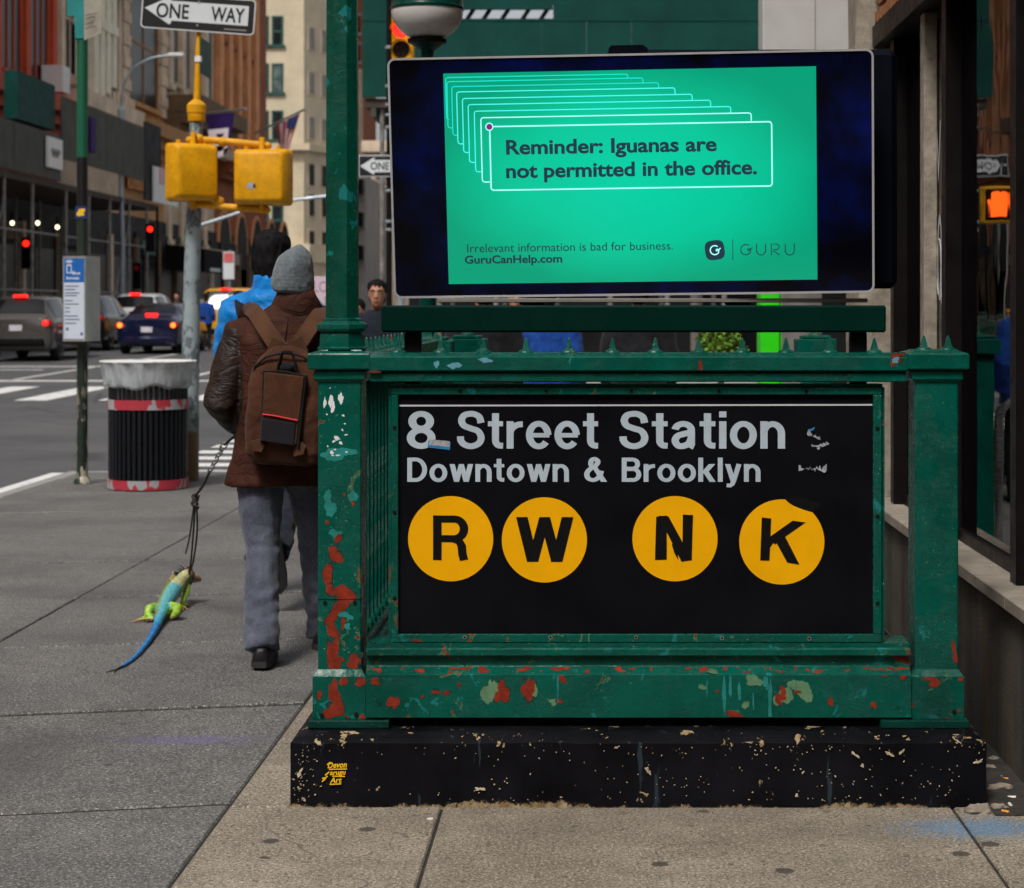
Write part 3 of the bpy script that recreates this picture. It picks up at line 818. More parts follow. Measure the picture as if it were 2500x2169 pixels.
# ------------------------------------------------------------------ the setting: ground, road, pavements
PIT = (-.60, .86, 6.18, 9.30)
def ground():
    mb = MB()
    xs = [-260, PIT[0], PIT[1], 260]; ys = [-60, PIT[2], PIT[3], 24, 60, 120, 420]
    for i in range(3):
        for j in range(6):
            if i == 1 and j == 1: continue
            a, b, c, d = xs[i], xs[i + 1], ys[j], ys[j + 1]
            mb.add([(a, c, road_z(c)), (b, c, road_z(c)), (b, d, road_z(d)), (a, d, road_z(d))], [(0, 1, 2, 3)])
    road = struct('road', mb, M['asphalt'])
    def stripe(x0, x1, y0, y1, nm='painted_stripe'):
        m = MB(); h = .004
        m.add([(x0, y0, road_z(y0) + h), (x1, y0, road_z(y0) + h), (x1, y1, road_z(y1) + h), (x0, y1, road_z(y1) + h)], [(0, 1, 2, 3)])
        m.build(nm, M['roadpaint'], road)
    for x in (-12.2, -10.8, -9.4, -8.0, -6.6, -5.2): stripe(x - .28, x + .28, 32.6, 37.2)
    for y in (18.6, 19.5, 20.4, 21.3, 22.2, 23.1, 24.0, 25.0, 26.0, 27.0, 28.0, 29.0): stripe(-4.5, -.6, y - .22, y + .22)
    for y in (18.9, 19.9, 20.9, 21.9, 22.9, 24.2, 25.4): stripe(-16.6, -13.4, y - .22, y + .22)
    stripe(-5.38, -4.93, 4, 19.4, 'painted_line')
    for y in range(41, 110, 9): stripe(-8.6, -8.45, y, y + 3.2, 'painted_line')
    stripe(-11.9, -11.78, 40, 95, 'painted_line')
    stripe(-16.6, -5.2, 39.2, 39.7, 'painted_line')
    stripe(-16.2, -9.4, 46.4, 46.8, 'painted_line'); stripe(-16.2, -12.6, 44.6, 44.9, 'painted_line')

    # near pavement
    mb = MB(); z0, z1 = -.149, -.008
    for a, b, c, d in ((-4.65, PIT[0], -8, 17.75), (PIT[1], 6.0, -8, 17.75), (PIT[0], PIT[1], -8, PIT[2]), (PIT[0], PIT[1], PIT[3], 17.75)):
        mb.box(a, b, c, d, z0, z1)
    pav = struct('pavement', mb, M['joint'])
    k, g = .2, .0045
    rows = [7.62 + 1.49 * i for i in range(-9, 9)]
    def slab(poly, mat, dz, gy=0.0):
        cx = sum(p[0] for p in poly) / len(poly); cy = sum(p[1] for p in poly) / len(poly)
        m = MB(); b = .005
        def ins(d):
            out = []
            n = len(poly)
            for i in range(n):
                p0, p1, p2 = Vector(poly[i - 1]), Vector(poly[i]), Vector(poly[(i + 1) % n])
                e1 = (p1 - p0).normalized(); e2 = (p2 - p1).normalized()
                n1 = Vector((-e1.y, e1.x)); n2 = Vector((-e2.y, e2.x))
                out.append(p1 + (n1 + n2) * d / (1 + n1.dot(n2)))
            return out
        a = ins(g); c = ins(g + b)
        if gy:
            for L_ in (a, c):
                for i_, p_ in enumerate(L_): p_.y += gy if i_ < 2 else -gy
        m.loft([[(p.x, p.y, -.0295) for p in a], [(p.x, p.y, dz - b) for p in a], [(p.x, p.y, dz) for p in c]])
        m.build('paving_slab', mat, pav)
    rnd = random.Random(3)
    for x0, x1 in ((-4.65, -2.66), (-2.66, -1.10)):
        for c0, c1 in zip(rows, rows[1:]):
            poly = [(x0, c0 + k * x0), (x1, c0 + k * x1), (x1, c1 + k * x1), (x0, c1 + k * x0)]
            poly = [(x, min(17.74, y)) for x, y in poly]
            if abs(poly[0][1] - poly[3][1]) < .15 or abs(poly[1][1] - poly[2][1]) < .15: continue
            slab(poly, M['slab_grey'], rnd.uniform(-.003, .002), .014)
    for x0, x1, y0, y1 in ((-1.10, -.461, 4.35, 5.862), (-.461, 1.06, 4.35, 5.862), (1.06, 2.2, 4.35, 5.862), (-1.10, -.461, 2.8, 4.35), (-.461, 1.06, 2.8, 4.35), (1.06, 2.2, 2.8, 4.35),
                           (-1.10, .4, .8, 2.8), (.4, 2.2, .8, 2.8), (-1.10, .4, -2, .8), (.4, 2.2, -2, .8), (-1.10, -.912, 5.862, 7.45), (-1.10, -.912, 7.45, 9.3), (1.16, 1.36, 5.862, 7.6), (1.16, 1.36, 7.6, 9.3)):
        slab([(x0, y0), (x1, y0), (x1, y1), (x0, y1)], M['slab_beige'], rnd.uniform(-.002, .001))
    for j, y in enumerate((9.3, 10.8, 12.3, 13.8, 15.3, 16.8)):
        for x0, x1 in ((-1.10, .4), (.4, 2.2)):
            slab([(x0, y), (x1, y), (x1, min(17.74, y + 1.5)), (x0, min(17.74, y + 1.5))], M['slab_grey'], rnd.uniform(-.003, .002))
    mb = MB()
    y = -8.0
    while y < 17.7:
        y2 = min(y + 1.8, 17.9); mb.box(-4.80, -4.655, y + .004, y2 - .004, -.16, -.002, .015); y = y2
    x = -4.65
    while x < 6:
        x2 = x + 1.8; mb.box(x + .004, x2 - .004, 17.755, 17.9, -.16, -.002, .015); x = x2
    struct('kerb', mb, M['kerb'])
    # pavements across the way
    mb = MB()
    for a, b in ((40, 60), (60, 120), (120, 240)):
        mb.add([(-23, a, road_z(a) + .15), (-17.4, a, road_z(a) + .15), (-17.4, b, road_z(b) + .15), (-23, b, road_z(b) + .15), (-17.4, a, road_z(a) - .1), (-17.4, b, road_z(b) - .1), (-23, a, road_z(a) - .1)],
               [(0, 1, 2, 3), (1, 4, 5, 2), (0, 6, 4, 1)])
    struct('far_pavement', mb, M['kerb'])
    mb = MB()
    mb.add([(-4.6, 33.4, road_z(33.4) + .15), (30, 33.4, road_z(33.4) + .15), (30, 150, road_z(150) + .15), (-4.6, 150, road_z(150) + .15), (-4.6, 33.4, -.2), (30, 33.4, -.2), (-4.6, 150, 0)],
           [(0, 1, 2, 3), (0, 4, 5, 1), (0, 3, 6, 4)])
    struct('corner_pavement', mb, M['kerb'])
ground()

# ------------------------------------------------------------------ subway entrance
U3, V3, N3 = Vector((1, 0, 0)), Vector((0, 0, 1)), Vector((0, -1, 0))      # a plane that faces the camera
def chips(parent, Y, specs, mat, name='paint_chips', lift=.0006, lim=None):
    """ragged flakes on a face at depth Y; specs in photograph pixels (x, y, half width, half height, turn)"""
    mb = MB(); s = Y / FPX
    for i, sp in enumerate(specs):
        px, py, rx, ry = sp[:4]; ang = sp[4] if len(sp) > 4 else 0.0
        poly = blob(0, 0, rx * s, ry * s, 20 if max(rx, ry) < 12 else 34, .5, ang, i + int(px))
        o = P(px, py, Y)
        if lim: poly = [(a, max(lim[0] - o.z, min(lim[1] - o.z, b))) for a, b in poly]
        mb.extrude(poly, o, U3, V3, N3, -.004, lift + i * .00004)
    o = mb.build(name, mat, parent, kind='stuff')
    if mat is M['chip_red']:
        mb = MB(); rnd = random.Random(len(specs))
        for i, sp in enumerate(specs):          # rim of older coats, darkened like shade so the flakes look sunken
            px, py, rx, ry = sp[:4]; ang = sp[4] if len(sp) > 4 else 0.0
            if max(rx, ry) < 6 or rnd.random() < .25: continue
            poly = blob(rnd.uniform(-.12, .12) * rx * s, rnd.uniform(-.12, .12) * ry * s, (rx * 1.16 + 1.2) * s, (ry * 1.12 + 1.2) * s, 34, .5, ang, i + int(px))
            q = P(px, py, Y)
            if lim: poly = [(a, max(lim[0] - q.z, min(lim[1] - q.z, b))) for a, b in poly]
            mb.extrude(poly, q, U3, V3, N3, -.004, .0001 + i * .00001)
        mb.build('paint_edges', M['chip_edge'], parent, kind='stuff')
    return o

def subway_entrance():
    root = thing('subway_entrance', 'green cast iron subway entrance railing on a black concrete plinth', 'subway entrance', (.12, 6.0, 0))
    # plinth
    a = [(-.914, 5.86), (1.161, 5.86), (1.161, 9.3), (.86, 9.3), (.86, 6.18), (-.60, 6.18), (-.60, 9.3), (-.914, 9.3)]
    c = [(-.872, 5.906), (1.119, 5.906), (1.119, 9.28), (.86, 9.28), (.86, 6.18), (-.60, 6.18), (-.60, 9.28), (-.872, 9.28)]
    mb = MB()
    def dense(poly, z):
        out = []
        for i in range(len(poly)):
            p, q = Vector(poly[i]), Vector(poly[(i + 1) % len(poly)])
            m = max(1, int((q - p).length / .05))
            for j in range(m):
                r = p.lerp(q, j / m); w = mnoise.noise(Vector((r.x * 9, r.y * 9, z * 20))) * .004
                out.append((r.x + w, r.y + w, z + (w if z > .1 else 0)))
        return out
    def dense2(poly, ref, z):
        out = []
        for i in range(len(poly)):
            p, q = Vector(poly[i]), Vector(poly[(i + 1) % len(poly)]); m = max(1, int((Vector(ref[(i + 1) % len(ref)]) - Vector(ref[i])).length / .05))
            for j in range(m):
                r = p.lerp(q, j / m); w = mnoise.noise(Vector((r.x * 9 + 4, r.y * 9, z * 20))) * .004
                out.append((r.x + w, r.y + w, z + w))
        return out
    lower = [(x * 1.0, y) for x, y in a]
    mb.loft([dense(lower, -.1), dense(lower, .03), dense(lower, .12), dense(a, .190), dense2([(x * .55 + X2 * .45, y * .55 + Y2 * .45) for (x, y), (X2, Y2) in zip(a, c)], a, .207), dense2(c, a, .2155)])
    mb.build('plinth', M['plinth'], root, smooth=True)
    # flecks where the black paint has gone
    mb = MB(); rnd = random.Random(14); Yp = 5.8555; sp = Yp / FPX
    for i in range(250):
        m_ = rnd.random()
        if m_ < .22: px, py = rnd.gauss(735, 16), rnd.uniform(1825, 1960)
        elif m_ < .45: px, py = rnd.uniform(720, 2400), 1822 + abs(rnd.gauss(0, 14))
        elif m_ < .62: px, py = rnd.uniform(720, 2400), 1955 - abs(rnd.gauss(0, 18))
        else:
            c_ = rnd.choice(((1320, 1850), (1240, 1900), (2180, 1860), (2120, 1920), (1850, 1830), (2010, 1900), (2290, 1900), (1560, 1900), (1700, 1910), (2350, 1870))); px, py = rnd.gauss(c_[0], 45), rnd.gauss(c_[1], 22)
        if not (716 < px < 2398 and 1816 < py < 1962): continue
        if 775 < px < 870 and 1840 < py < 1915: continue
        r_ = (rnd.uniform(.7, 2.2) if rnd.random() < .955 else rnd.uniform(3.5, 9)) ; r2 = r_ * rnd.uniform(.25, .65)
        mb.extrude(blob(0, 0, r_ * sp, r2 * sp, 9 if r_ < 4 else 30, .6 if r_ < 4 else 1.15, rnd.uniform(-1.2, 1.2), i), P(px, py, Yp), U3, V3, N3, -.008, .0004 + i * .000004)
    mb.build('paint_flecks', M['fleck'], root, kind='stuff')
    # posts
    def post(cx, cy, right=False):
        w, wb, wm, wc = .066, .080, .0775, .0935
        mb = MB()
        mb.box(cx - w, cx + w, cy - w, cy + w, .372, 1.272, .004)
        p = mb.build('corner_post', M['green_worn'] if not right else M['green'], root)
        q = MB()
        sq = lambda r, z: [(cx - r, cy - r, z), (cx + r, cy - r, z), (cx + r, cy + r, z), (cx - r, cy + r, z)]
        q.loft([sq(wb, .2405), sq(wb, .368), sq(wb - .003, .372), sq(w + .001, .388), sq(w + .001, .39)])
        q.build('post_base', M['green_worn'], p)
        q = MB()
        q.loft([sq(w + .003, 1.262), sq(wm, 1.2715), sq(wm, 1.294), sq(wm - .004, 1.2965), sq(w + .004, 1.2985), sq(w + .004, 1.3005)])
        q.build('moulding', M['green'], p)
        q = MB()
        q.loft([sq(wc - .004, 1.300), sq(wc, 1.304), sq(wc, 1.345), sq(wc - .003, 1.350), sq(wc * .72, 1.3565), sq(wc * .70, 1.360)])
        q.build('post_cap', M['green'], p)
        q = MB()
        if not right: q.box(X(752, 5.94), X(950, 5.94), 5.938, 6.15, .2165, .2400, .002)
        else: q.box(X(2150, 5.94), X(2366, 5.94), 5.938, 6.15, .2165, .2400, .002)
        q.build('foot_plate', M['green_clean'], p)
        for (sx, sz) in (((-.052, .252), (.052, .254)) if not right else ((.05, .262),)):
            q = MB(); q.cyl((cx + sx, cy - wb - .0035, sz), (cx + sx, cy - wb + .004, sz), .0065, .0065, 10); q.build('screw', M['screw'], p)
        if not right:
            for sx in (-.044, .046):
                q = MB(); q.cyl((cx + sx, cy - w - .003, Z(1472, 5.98)), (cx + sx, cy - w + .004, Z(1472, 5.98)), .0065, .0065, 10); q.build('screw', M['screw'], p)
            q = MB(); zz = Z(1464, 5.98); q.box(cx - w - .0008, cx + w + .0008, cy - w - .0010, cy + w, zz - .0012, zz + .0012); q.build('seam', M['screw'], p)
        return p
    PLX, PRX, PCY = X(829, 5.98), X(2287, 5.98), 5.98 + .066
    pl = post(PLX, PCY); pr = post(PRX, PCY, True)
    # lamp column on the left post
    mb = MB()
    oc = math.pi / 8
    mb.lathe((PLX, PCY, 0), [(.079, 1.3605), (.079, 1.366), (.072, 1.369), (.070, 1.405), (.066, 1.410), (.066, 1.414), (.076, 1.417), (.080, 1.424), (.080, 1.436), (.075, 1.441), (.066, 1.443), (.0615, 1.447), (.0615, 1.453), (.052, 1.457)], 8, ph=oc)
    cb = mb.build('column_base', M['green_worn'], pl)
    mb = MB(); mb.lathe((PLX, PCY, 0), [(.0525, 1.4575), (.0515, 1.9), (.050, 2.45), (.048, 3.1), (.02, 3.12)], 8, ph=oc)
    mb.build('lamp_column', M['green_column'], pl)
    # spikes
    def spike_mb(x, y, z, s=1.0):
        q = MB()
        for (r0, zz) in ((1, 0),):
            rings = []
            for i in range(5):
                t = i / 4; rr = .027 * math.cos(t * 1.25) * s
                rings.append([(x + rr * math.cos(a), y + rr * .62 * math.sin(a), z - .003 + .0135 * math.sin(t * 1.5) * s) for a in (2 * math.pi * k / 12 for k in range(12))])
            q.loft(rings)
        sq = lambda r, h: [(x - r, y - r, z + h), (x + r, y - r, z + h), (x + r, y + r, z + h), (x - r, y + r, z + h)]
        q.loft([sq(.0125 * s, .007 * s), sq(.010 * s, .014 * s), sq(.0035 * s, .042 * s), sq(.0006, .047 * s)])
        return q
    for px in (2254, 2313):
        spike_mb(X(px, 6.04), 6.03, 1.3575).build('spike', M['green_worn'], pr)
    # top rail
    x0, x1 = PLX + .0942, PRX - .0942
    pro = [(5.978, 1.262), (5.966, 1.2655), (5.966, 1.2875), (5.970, 1.2900), (5.979, 1.2905), (5.979, 1.2945), (5.956, 1.2960), (5.953, 1.2990), (5.953, 1.3365), (5.957, 1.3410), (6.00, 1.3500), (6.05, 1.3505), (6.088, 1.3420), (6.092, 1.262)]
    mb = MB(); mb.prof_x(pro, x0, x1)
    tr = mb.build('top_rail', M['green'], root)
    for i, px in enumerate((972, 1076, 1180, 1284, 1389, 1495, 1600, 1706, 1812, 1919, 2026, 2135)):
        spike_mb(X(px, 6.02), 6.022, 1.3495).build('spike', M['green_worn'], tr)
    for px in (1030, 1556, 2074):
        q = MB(); q.cyl((X(px, 5.966), 5.9635, Z(917, 5.966)), (X(px, 5.966), 5.969, Z(917, 5.966)), .007, .007, 10); q.build('screw', M['green_worn'], tr)
    # bottom rail with ledges
    pro = [(5.953, .2470), (5.953, .3755), (5.957, .3790), (5.984, .3950), (5.986, .3985), (5.986, .4280), (5.970, .4295), (5.966, .4330), (5.966, .4500), (5.970, .4545), (5.984, .4550), (5.984, .4660), (6.12, .4685), (6.12, .2470)]
    xb0, xb1 = PLX + .0825, PRX - .0825
    mb = MB(); mb.prof_x(pro, xb0, xb1)
    br = mb.build('bottom_rail', M['green_worn'], root)
    for px, py in ((920, 1611), (922, 1714), (2186, 1625), (2187, 1723)):
        yy = 5.986 if py < 1640 else 5.953
        q = MB(); o = P(px, py, yy); q.cyl(o + Vector((0, -.0022, 0)), o + Vector((0, .004, 0)), .0115, .0115, 14); sc_ = q.build('screw', M['green_worn'], br)
        q = MB(); q.obox(o + Vector((0, -.0026, 0)), (.019, .001, .002), Matrix.Rotation(R(40), 3, 'Y')); q.build('slot', M['screw'], sc_)
    # black block fills the gap under the rail in place of its shadow
    mb = MB(); mb.box(-.66, .90, 5.985, 6.10, .2158, .2468); mb.build('rail_gap_shade', M['blackmat'], root)
    # explicit flakes
    red = M['chip_red']
    chips(pl, PCY - .066, [(818, 1355, 12, 24, .2), (800, 1400, 10, 26), (836, 1448, 22, 16), (852, 1455, 18, 14), (815, 1498, 11, 34, -.55), (834, 1478, 14, 20, -.5), (812, 1540, 12, 22), (838, 1522, 5, 14), (812, 1590, 14, 30), (818, 1620, 20, 18), (864, 1616, 18, 15), (796, 1412, 7, 16), (806, 1440, 9, 16), (826, 1315, 9, 10), (862, 1230, 5, 5), (798, 1276, 5, 5), (840, 1208, 3, 3)], red)
    chips(pl, PCY - .080, [(815, 1690, 14, 26), (824, 1726, 18, 20), (806, 1742, 22, 12), (840, 1660, 10, 14), (780, 1697, 5, 12), (880, 1665, 12, 12, .5), (884, 1752, 8, 8), (848, 1754, 6, 4)], red, lim=(.2415, .367))
    chips(pl, PCY - .066, [(808, 980, 6, 14), (813, 995, 5, 12), (832, 973, 6, 13), (793, 984, 3, 14), (838, 1015, 4, 2), (822, 1070, 9, 4, -.6), (832, 1082, 6, 3, -.6), (815, 1078, 4, 3), (845, 1062, 4, 2, .4), (810, 1105, 5, 4), (825, 1112, 5, 2), (846, 1104, 3, 2), (842, 1035, 2, 2), (800, 1090, 2, 2), (836, 1050, 2, 3), (798, 1012, 2, 2), (818, 1098, 3, 2), (806, 948, 1.6, 1.6), (812, 1112, 3, 2)], M['chip_white'], 'white_scrapes')
    chips(pl, PCY - .066, [(822, 1108, 42, 14), (806, 1240, 14, 22), (800, 1210, 9, 12), (862, 1212, 10, 14), (820, 1305, 16, 11), (842, 1502, 18, 8, -.4), (848, 1530, 6, 10, .5)], M['chip_teal'], 'teal_flakes', .0003)
    chips(pr, PCY - .066, [(2328, 1580, 5, 14), (2332, 1605, 5, 16), (2322, 1640, 8, 6), (2290, 1644, 16, 6)], red)
    chips(pr, PCY - .080, [(2282, 1668, 12, 11), (2268, 1657, 14, 6), (2346, 1658, 6, 6), (2224, 1722, 6, 6), (2288, 1757, 8, 4), (2342, 1735, 4, 4), (2312, 1756, 5, 4)], red, lim=(.2415, .367))
    chips(br, 5.953, [(1228, 1690, 15, 24, .3), (1218, 1700, 10, 16), (1290, 1684, 15, 26, -.2), (1372, 1656, 8, 13), (1064, 1690, 10, 5), (1090, 1692, 8, 6), (960, 1715, 13, 16), (1120, 1672, 5, 5), (1031, 1702, 4, 4), (1366, 1712, 7, 6), (1904, 1706, 12, 14, .4), (1912, 1688, 7, 12), (2028, 1713, 6, 12), (2133, 1722, 7, 8), (1795, 1747, 22, 10, -.3), (2205, 1648, 10, 10), (2160, 1650, 8, 3), (916, 1664, 12, 8), (1752, 1688, 4, 4), (1946, 1690, 8, 4)], red, lim=(.249, .375))
    chips(br, 5.953, [(1196, 1690, 16, 32, -.1), (1963, 1688, 22, 22, .3), (1914, 1700, 20, 22), (1840, 1662, 20, 14), (1936, 1672, 10, 14), (1820, 1722, 8, 10), (1716, 1678, 9, 7), (1302, 1684, 12, 16), (1350, 1715, 8, 8), (1740, 1640, 12, 6)], M['chip_sage'], 'sage_flakes', .0003)
    chips(br, 5.953, [(1362, 1678, 2.2, 34), (1358, 1640, 2, 16), (1768, 1695, 4, 54), (1783, 1675, 3, 38), (1805, 1690, 4, 24), (1880, 1716, 5, 48), (1870, 1668, 7, 16), (1352, 1654, 2, 9), (1726, 1682, 2, 20), (1839, 1714, 2, 20)], M['chip_teal'], 'teal_drips', .0016, (.249, .375))
    chips(tr, 5.953, [(1710, 893, 6, 10), (2188, 876, 13, 9), (2180, 886, 7, 8), (2196, 866, 10, 4), (916, 908, 12, 3)], red)
    chips(tr, 5.953, [(2186, 880, 9, 7), (1110, 893, 14, 9), (1185, 880, 16, 6), (1066, 890, 6, 10)], M['chip_blue'], 'blue_flakes', .0010)
    # slanted face flakes
    mb = MB()
    rnd = random.Random(5)
    for i in range(46):
        x = rnd.uniform(xb0 + .02, xb1 - .02); t = rnd.uniform(.2, .8)
        o = Vector((x, lerp(5.957, 5.984, t), lerp(.379, .395, t)))
        n = Vector((0, -.016, .027)).normalized(); v = Vector((0, .027, .016)).normalized()
        mb.extrude(blob(0, 0, rnd.uniform(.003, .018), rnd.uniform(.003, .008), 16, .6, 0, i), o, U3, v, n, -.003, .0007 + i * 1e-5)
    mb.build('paint_chips', M['chip_red'], br, kind='stuff')
    # left side railing: rails, bars, spikes, running back to the open end
    sx = PLX + .02
    mb = MB()
    mb.box(sx - .045, sx + .045, PCY + .095, 9.05, 1.297, 1.343, .006); mb.box(sx - .035, sx + .035, PCY + .095, 9.05, 1.268, 1.2965, .003)
    sr = mb.build('side_top_rail', M['green_worn'], root)
    for k in range(22):
        spike_mb(sx, 6.25 + k * .1305, 1.343).build('spike', M['green_worn'], sr)
    mb = MB(); mb.box(sx - .05, sx + .05, PCY + .085, 9.05, .33, .40, .006); mb.box(sx - .03, sx + .03, PCY + .085, 9.05, .4005, .43, .006); mb.box(sx - .05, sx + .05, PCY + .085, 9.05, .2165, .3295, .004)
    sb = mb.build('side_bottom_rail', M['green_worn'], root)
    me = None
    for k in range(26):
        y = 6.20 + k * .11
        if me is None:
            q = MB(); q.lathe((0, 0, 0), [(.021, .4305), (.021, .445), (.011, .46), (.011, 1.245), (.02, 1.258), (.02, 1.2678)], 8)
            o = q.build('baluster', M['green'], root); me = o.data; o.location = (sx, y, 0); o.location -= root.location
            # mesh is held relative to the root
            me.transform(Matrix.Translation(root.location))
        else:
            o = bpy.data.objects.new('baluster', me); COL.objects.link(o); o.parent = root; o.location = Vector((sx, y, 0)) - root.location
    # newel posts at the open far end
    def newel(x, y, zb=.216):
        mb = MB(); mb.box(x - .066, x + .066, y - .066, y + .066, zb, 1.262, .004); p = mb.build('newel_post', M['green'], root)
        q = MB(); q.box(x - .095, x + .095, y - .095, y + .095, 1.2625, 1.335, .004); q.box(x - .07, x + .07, y - .07, y + .07, 1.3355, 1.352, .004); q.build('post_cap', M['green'], p)
        spike_mb(x, y, 1.352, 1.3).build('spike', M['green_worn'], p)
    newel(sx, 9.14); newel(sx + .13, 9.62, .0); newel(X(1990, 9.56), 9.56, .0)
    # station stairs going down towards the street
    mb = MB()
    for i in range(9):
        y1 = 9.3 - i * .3
        mb.box(PIT[0], PIT[1], y1 - .3, y1, -2.4, -.02 - (i + 1) * .17)
    mb.box(PIT[0] - .1, PIT[0] - .001, PIT[2], PIT[3], -2.4, -.15); mb.box(PIT[1] + .001, PIT[1] + .1, PIT[2], PIT[3], -2.4, -.15); mb.box(PIT[0], PIT[1], PIT[2] - .1, PIT[2] + .001, -2.4, -.15)
    st = struct('stairwell', mb, M['b_grey'])
    return root, PLX, PRX
ENT, PLX, PRX = subway_entrance()

def station_sign():
    Y = 6.0
    s = Y / FPX
    root = thing('station_sign', 'black station sign reading 8 Street Station with yellow route discs, in a green frame', 'sign', (X(1552, Y), Y, Z(1568, Y)))
    xa, xb, za, zb = X(956, Y), X(2152, Y), Z(1568, Y), Z(946, Y)
    pa, pb, qa, qb = X(973, Y), X(2131, Y), Z(1548, Y), Z(964, Y)
    mb = MB(); mb.box(pa - .008, pb + .008, Y + .004, Y + .030, qa - .008, qb + .008); mb.box(pa - .003, pb + .003, Y + .0305, Y + .05, qa + .01, qb - .01)
    panel = mb.build('sign_panel', M['signblack'], root)
    fy = Y - .010
    for x0, x1, z0, z1 in ((xa, xb, qb, zb), (xa, xb, za, qa), (xa, pa, qa + .0004, qb - .0004), (pb, xb, qa + .0004, qb - .0004)):
        q = MB(); q.box(x0, x1, fy, Y + .034, z0, z1, .002); fr = q.build('frame', M['green_worn'], root)
    q = MB(); 
    for x0, x1, z0, z1 in ((xa - .004, xb + .004, zb + .0003, zb + .010), (xa - .010, xa - .0003, za, zb), (xb + .0003, xb + .010, za, zb)): q.box(x0, x1, Y + .002, Y + .05, z0, z1, .001)
    q.build('outer_frame', M['green_worn'], root)
    bl = [(1124, 955), (1334, 955), (1542, 955), (1755, 955), (1968, 955), (1135, 1555), (1344, 1555), (1553, 1555), (1762, 1557), (1975, 1558), (964, 1044), (964, 1250), (964, 1460), (2141, 1046), (2141, 1260), (2141, 1472)]
    for px, py in bl:
        o = P(px, py, Y)
        q = MB(); q.tube([(o.x, fy - .0022, o.z), (o.x, fy + .003, o.z)], .0062, 12); b = q.build('bolt', M['bolt'] if py > 1500 else M['screw'], root)
        q = MB(); q.tube([(o.x, fy - .0026, o.z), (o.x, fy + .003, o.z)], .0038, 10); q.build('bolt_socket', M['blackmat'], b)
    O = P(0, 0, Y); O.y = Y + .004
    U = U3 * s; V = V3 * s          # plane in photograph pixels
    up = lambda py: -py
    mb = MB()
    put_word(mb, '8', O, U, V, N3, 993, 1063, -1096, 91, .0008)
    put_word(mb, 'Street', O, U, V, N3, 1117, 1461, -1096, 91, .0008)
    put_word(mb, 'Station', O, U, V, N3, 1514, 1917, -1096, 91, .0008)
    put_word(mb, 'Downtown', O, U, V, N3, 994, 1389, -1177, 59, .0008)
    put_word(mb, '&', O, U, V, N3, 1426, 1481, -1177, 60, .0008)
    put_word(mb, 'Brooklyn', O, U, V, N3, 1518, 1857, -1177, 59, .0008)
    mb.build('lettering', M['signgrey'], panel)
    mb = MB(); mb.extrude([(974, -993), (2130, -991), (2130, -987), (974, -989)], O, U, V, N3, -.002, .0008); mb.build('white_line', M['signline'], panel)
    def disc(cx, cy, r, bite=False):
        pts = []
        for k in range(72):
            a = 2 * math.pi * k / 72
            x, y = cx + r * math.cos(a), cy - r * math.sin(a)
            pts.append([x, y])
        if bite:
            pts = [p for p in pts if not (1924 < p[0] < 1982 and p[1] < 1253)]
            ins = [(1981, 1251), (1964, 1246), (1950, 1241), (1938, 1236), (1928, 1230), (1922, 1225)]
            # keep the outline order (counter-clockwise in the picture, starting at the right)
            i = next(j for j, p in enumerate(pts) if p[0] <= 1924 and p[1] < 1300)
            pts = pts[:i] + [list(p) for p in ins] + pts[i:]
        q = MB(); q.extrude([(p[0], -p[1]) for p in pts], O, U, V, N3, -.002, .0008)
        return q.build('route_disc', M['signyellow'], root)
    dR = disc(1100, 1316, 104); dW = disc(1329, 1319, 104); dN = disc(1648, 1316, 104); dK = disc(1909, 1324, 104, True)
    mb = MB(); put_glyph(mb, 'R', O, U, V, N3, 1057, 113, -1368, 109, .0018); mb.build('letter', M['letterblack'], dR)
    mb = MB(); put_glyph(mb, 'W', O, U, V, N3, 1260, 138, -1372, 109, .0018); mb.build('letter', M['letterblack'], dW)
    mb = MB()
    for i, poly in enumerate(([(1602, 1262), (1628, 1259), (1628, 1367), (1599, 1368)], [(1608, 1260), (1632, 1261), (1690, 1368), (1664, 1372)], [(1667, 1257), (1692, 1258), (1689, 1369), (1666, 1362)], [(1640, 1330), (1652, 1322), (1656, 1368), (1646, 1350)])):
        mb.extrude([(a, -b) for a, b in poly], O, U, V, N3, .0004, .0018 + i * .0001)
    mb.build('letter', M['letterblack'], dN)
    mb = MB()
    for i, poly in enumerate(([(1860, 1264), (1883, 1266.5), (1879, 1369.5), (1856, 1369)], [(1878, 1316), (1880, 1311), (1935, 1272), (1967, 1276), (1914, 1313), (1892, 1330), (1888, 1326), (1880, 1338)], [(1896, 1326), (1917, 1311), (1952, 1379), (1940, 1377), (1922, 1374)])):
        mb.extrude([(a, -b) for a, b in poly], O, U, V, N3, .0004, .0018 + i * .0001)
    mb.build('letter', M['letterblack'], dK)
    # remains of stickers: a blank blue strip at the 8, scraped shreds at the right
    mb = MB(); mb.extrude([(1046, -1076), (1100, -1080), (1098, -1099), (1044, -1093)], O, U, V, N3, .0006, .0020); st = mb.build('sticker_remnant', M['stickerblue'], panel)
    mb = MB(); mb.extrude([(1049, -1073), (1098, -1078), (1097, -1092), (1047, -1087)], O, U, V, N3, .0010, .0024); mb.build('sticker_paper', M['residue'], st)
    mb = MB(); rnd = random.Random(11)
    poly = [(1950, -1137)] + [(1950 + 4 * k, -1137 - rnd.uniform(-5, 6) - 9 * math.sin(k / 17 * 3.14) + (3 if k % 2 else -3)) for k in range(1, 17)] + [(2019, -1133), (2018, -1150)] + [(2014 - 5 * k, -1152 - rnd.uniform(-3, 3) + 6 * math.sin(k / 13 * 3.14)) for k in range(12)] + [(1950, -1151)]
    mb.extrude(poly, O, U, V, N3, .0004, .0012)
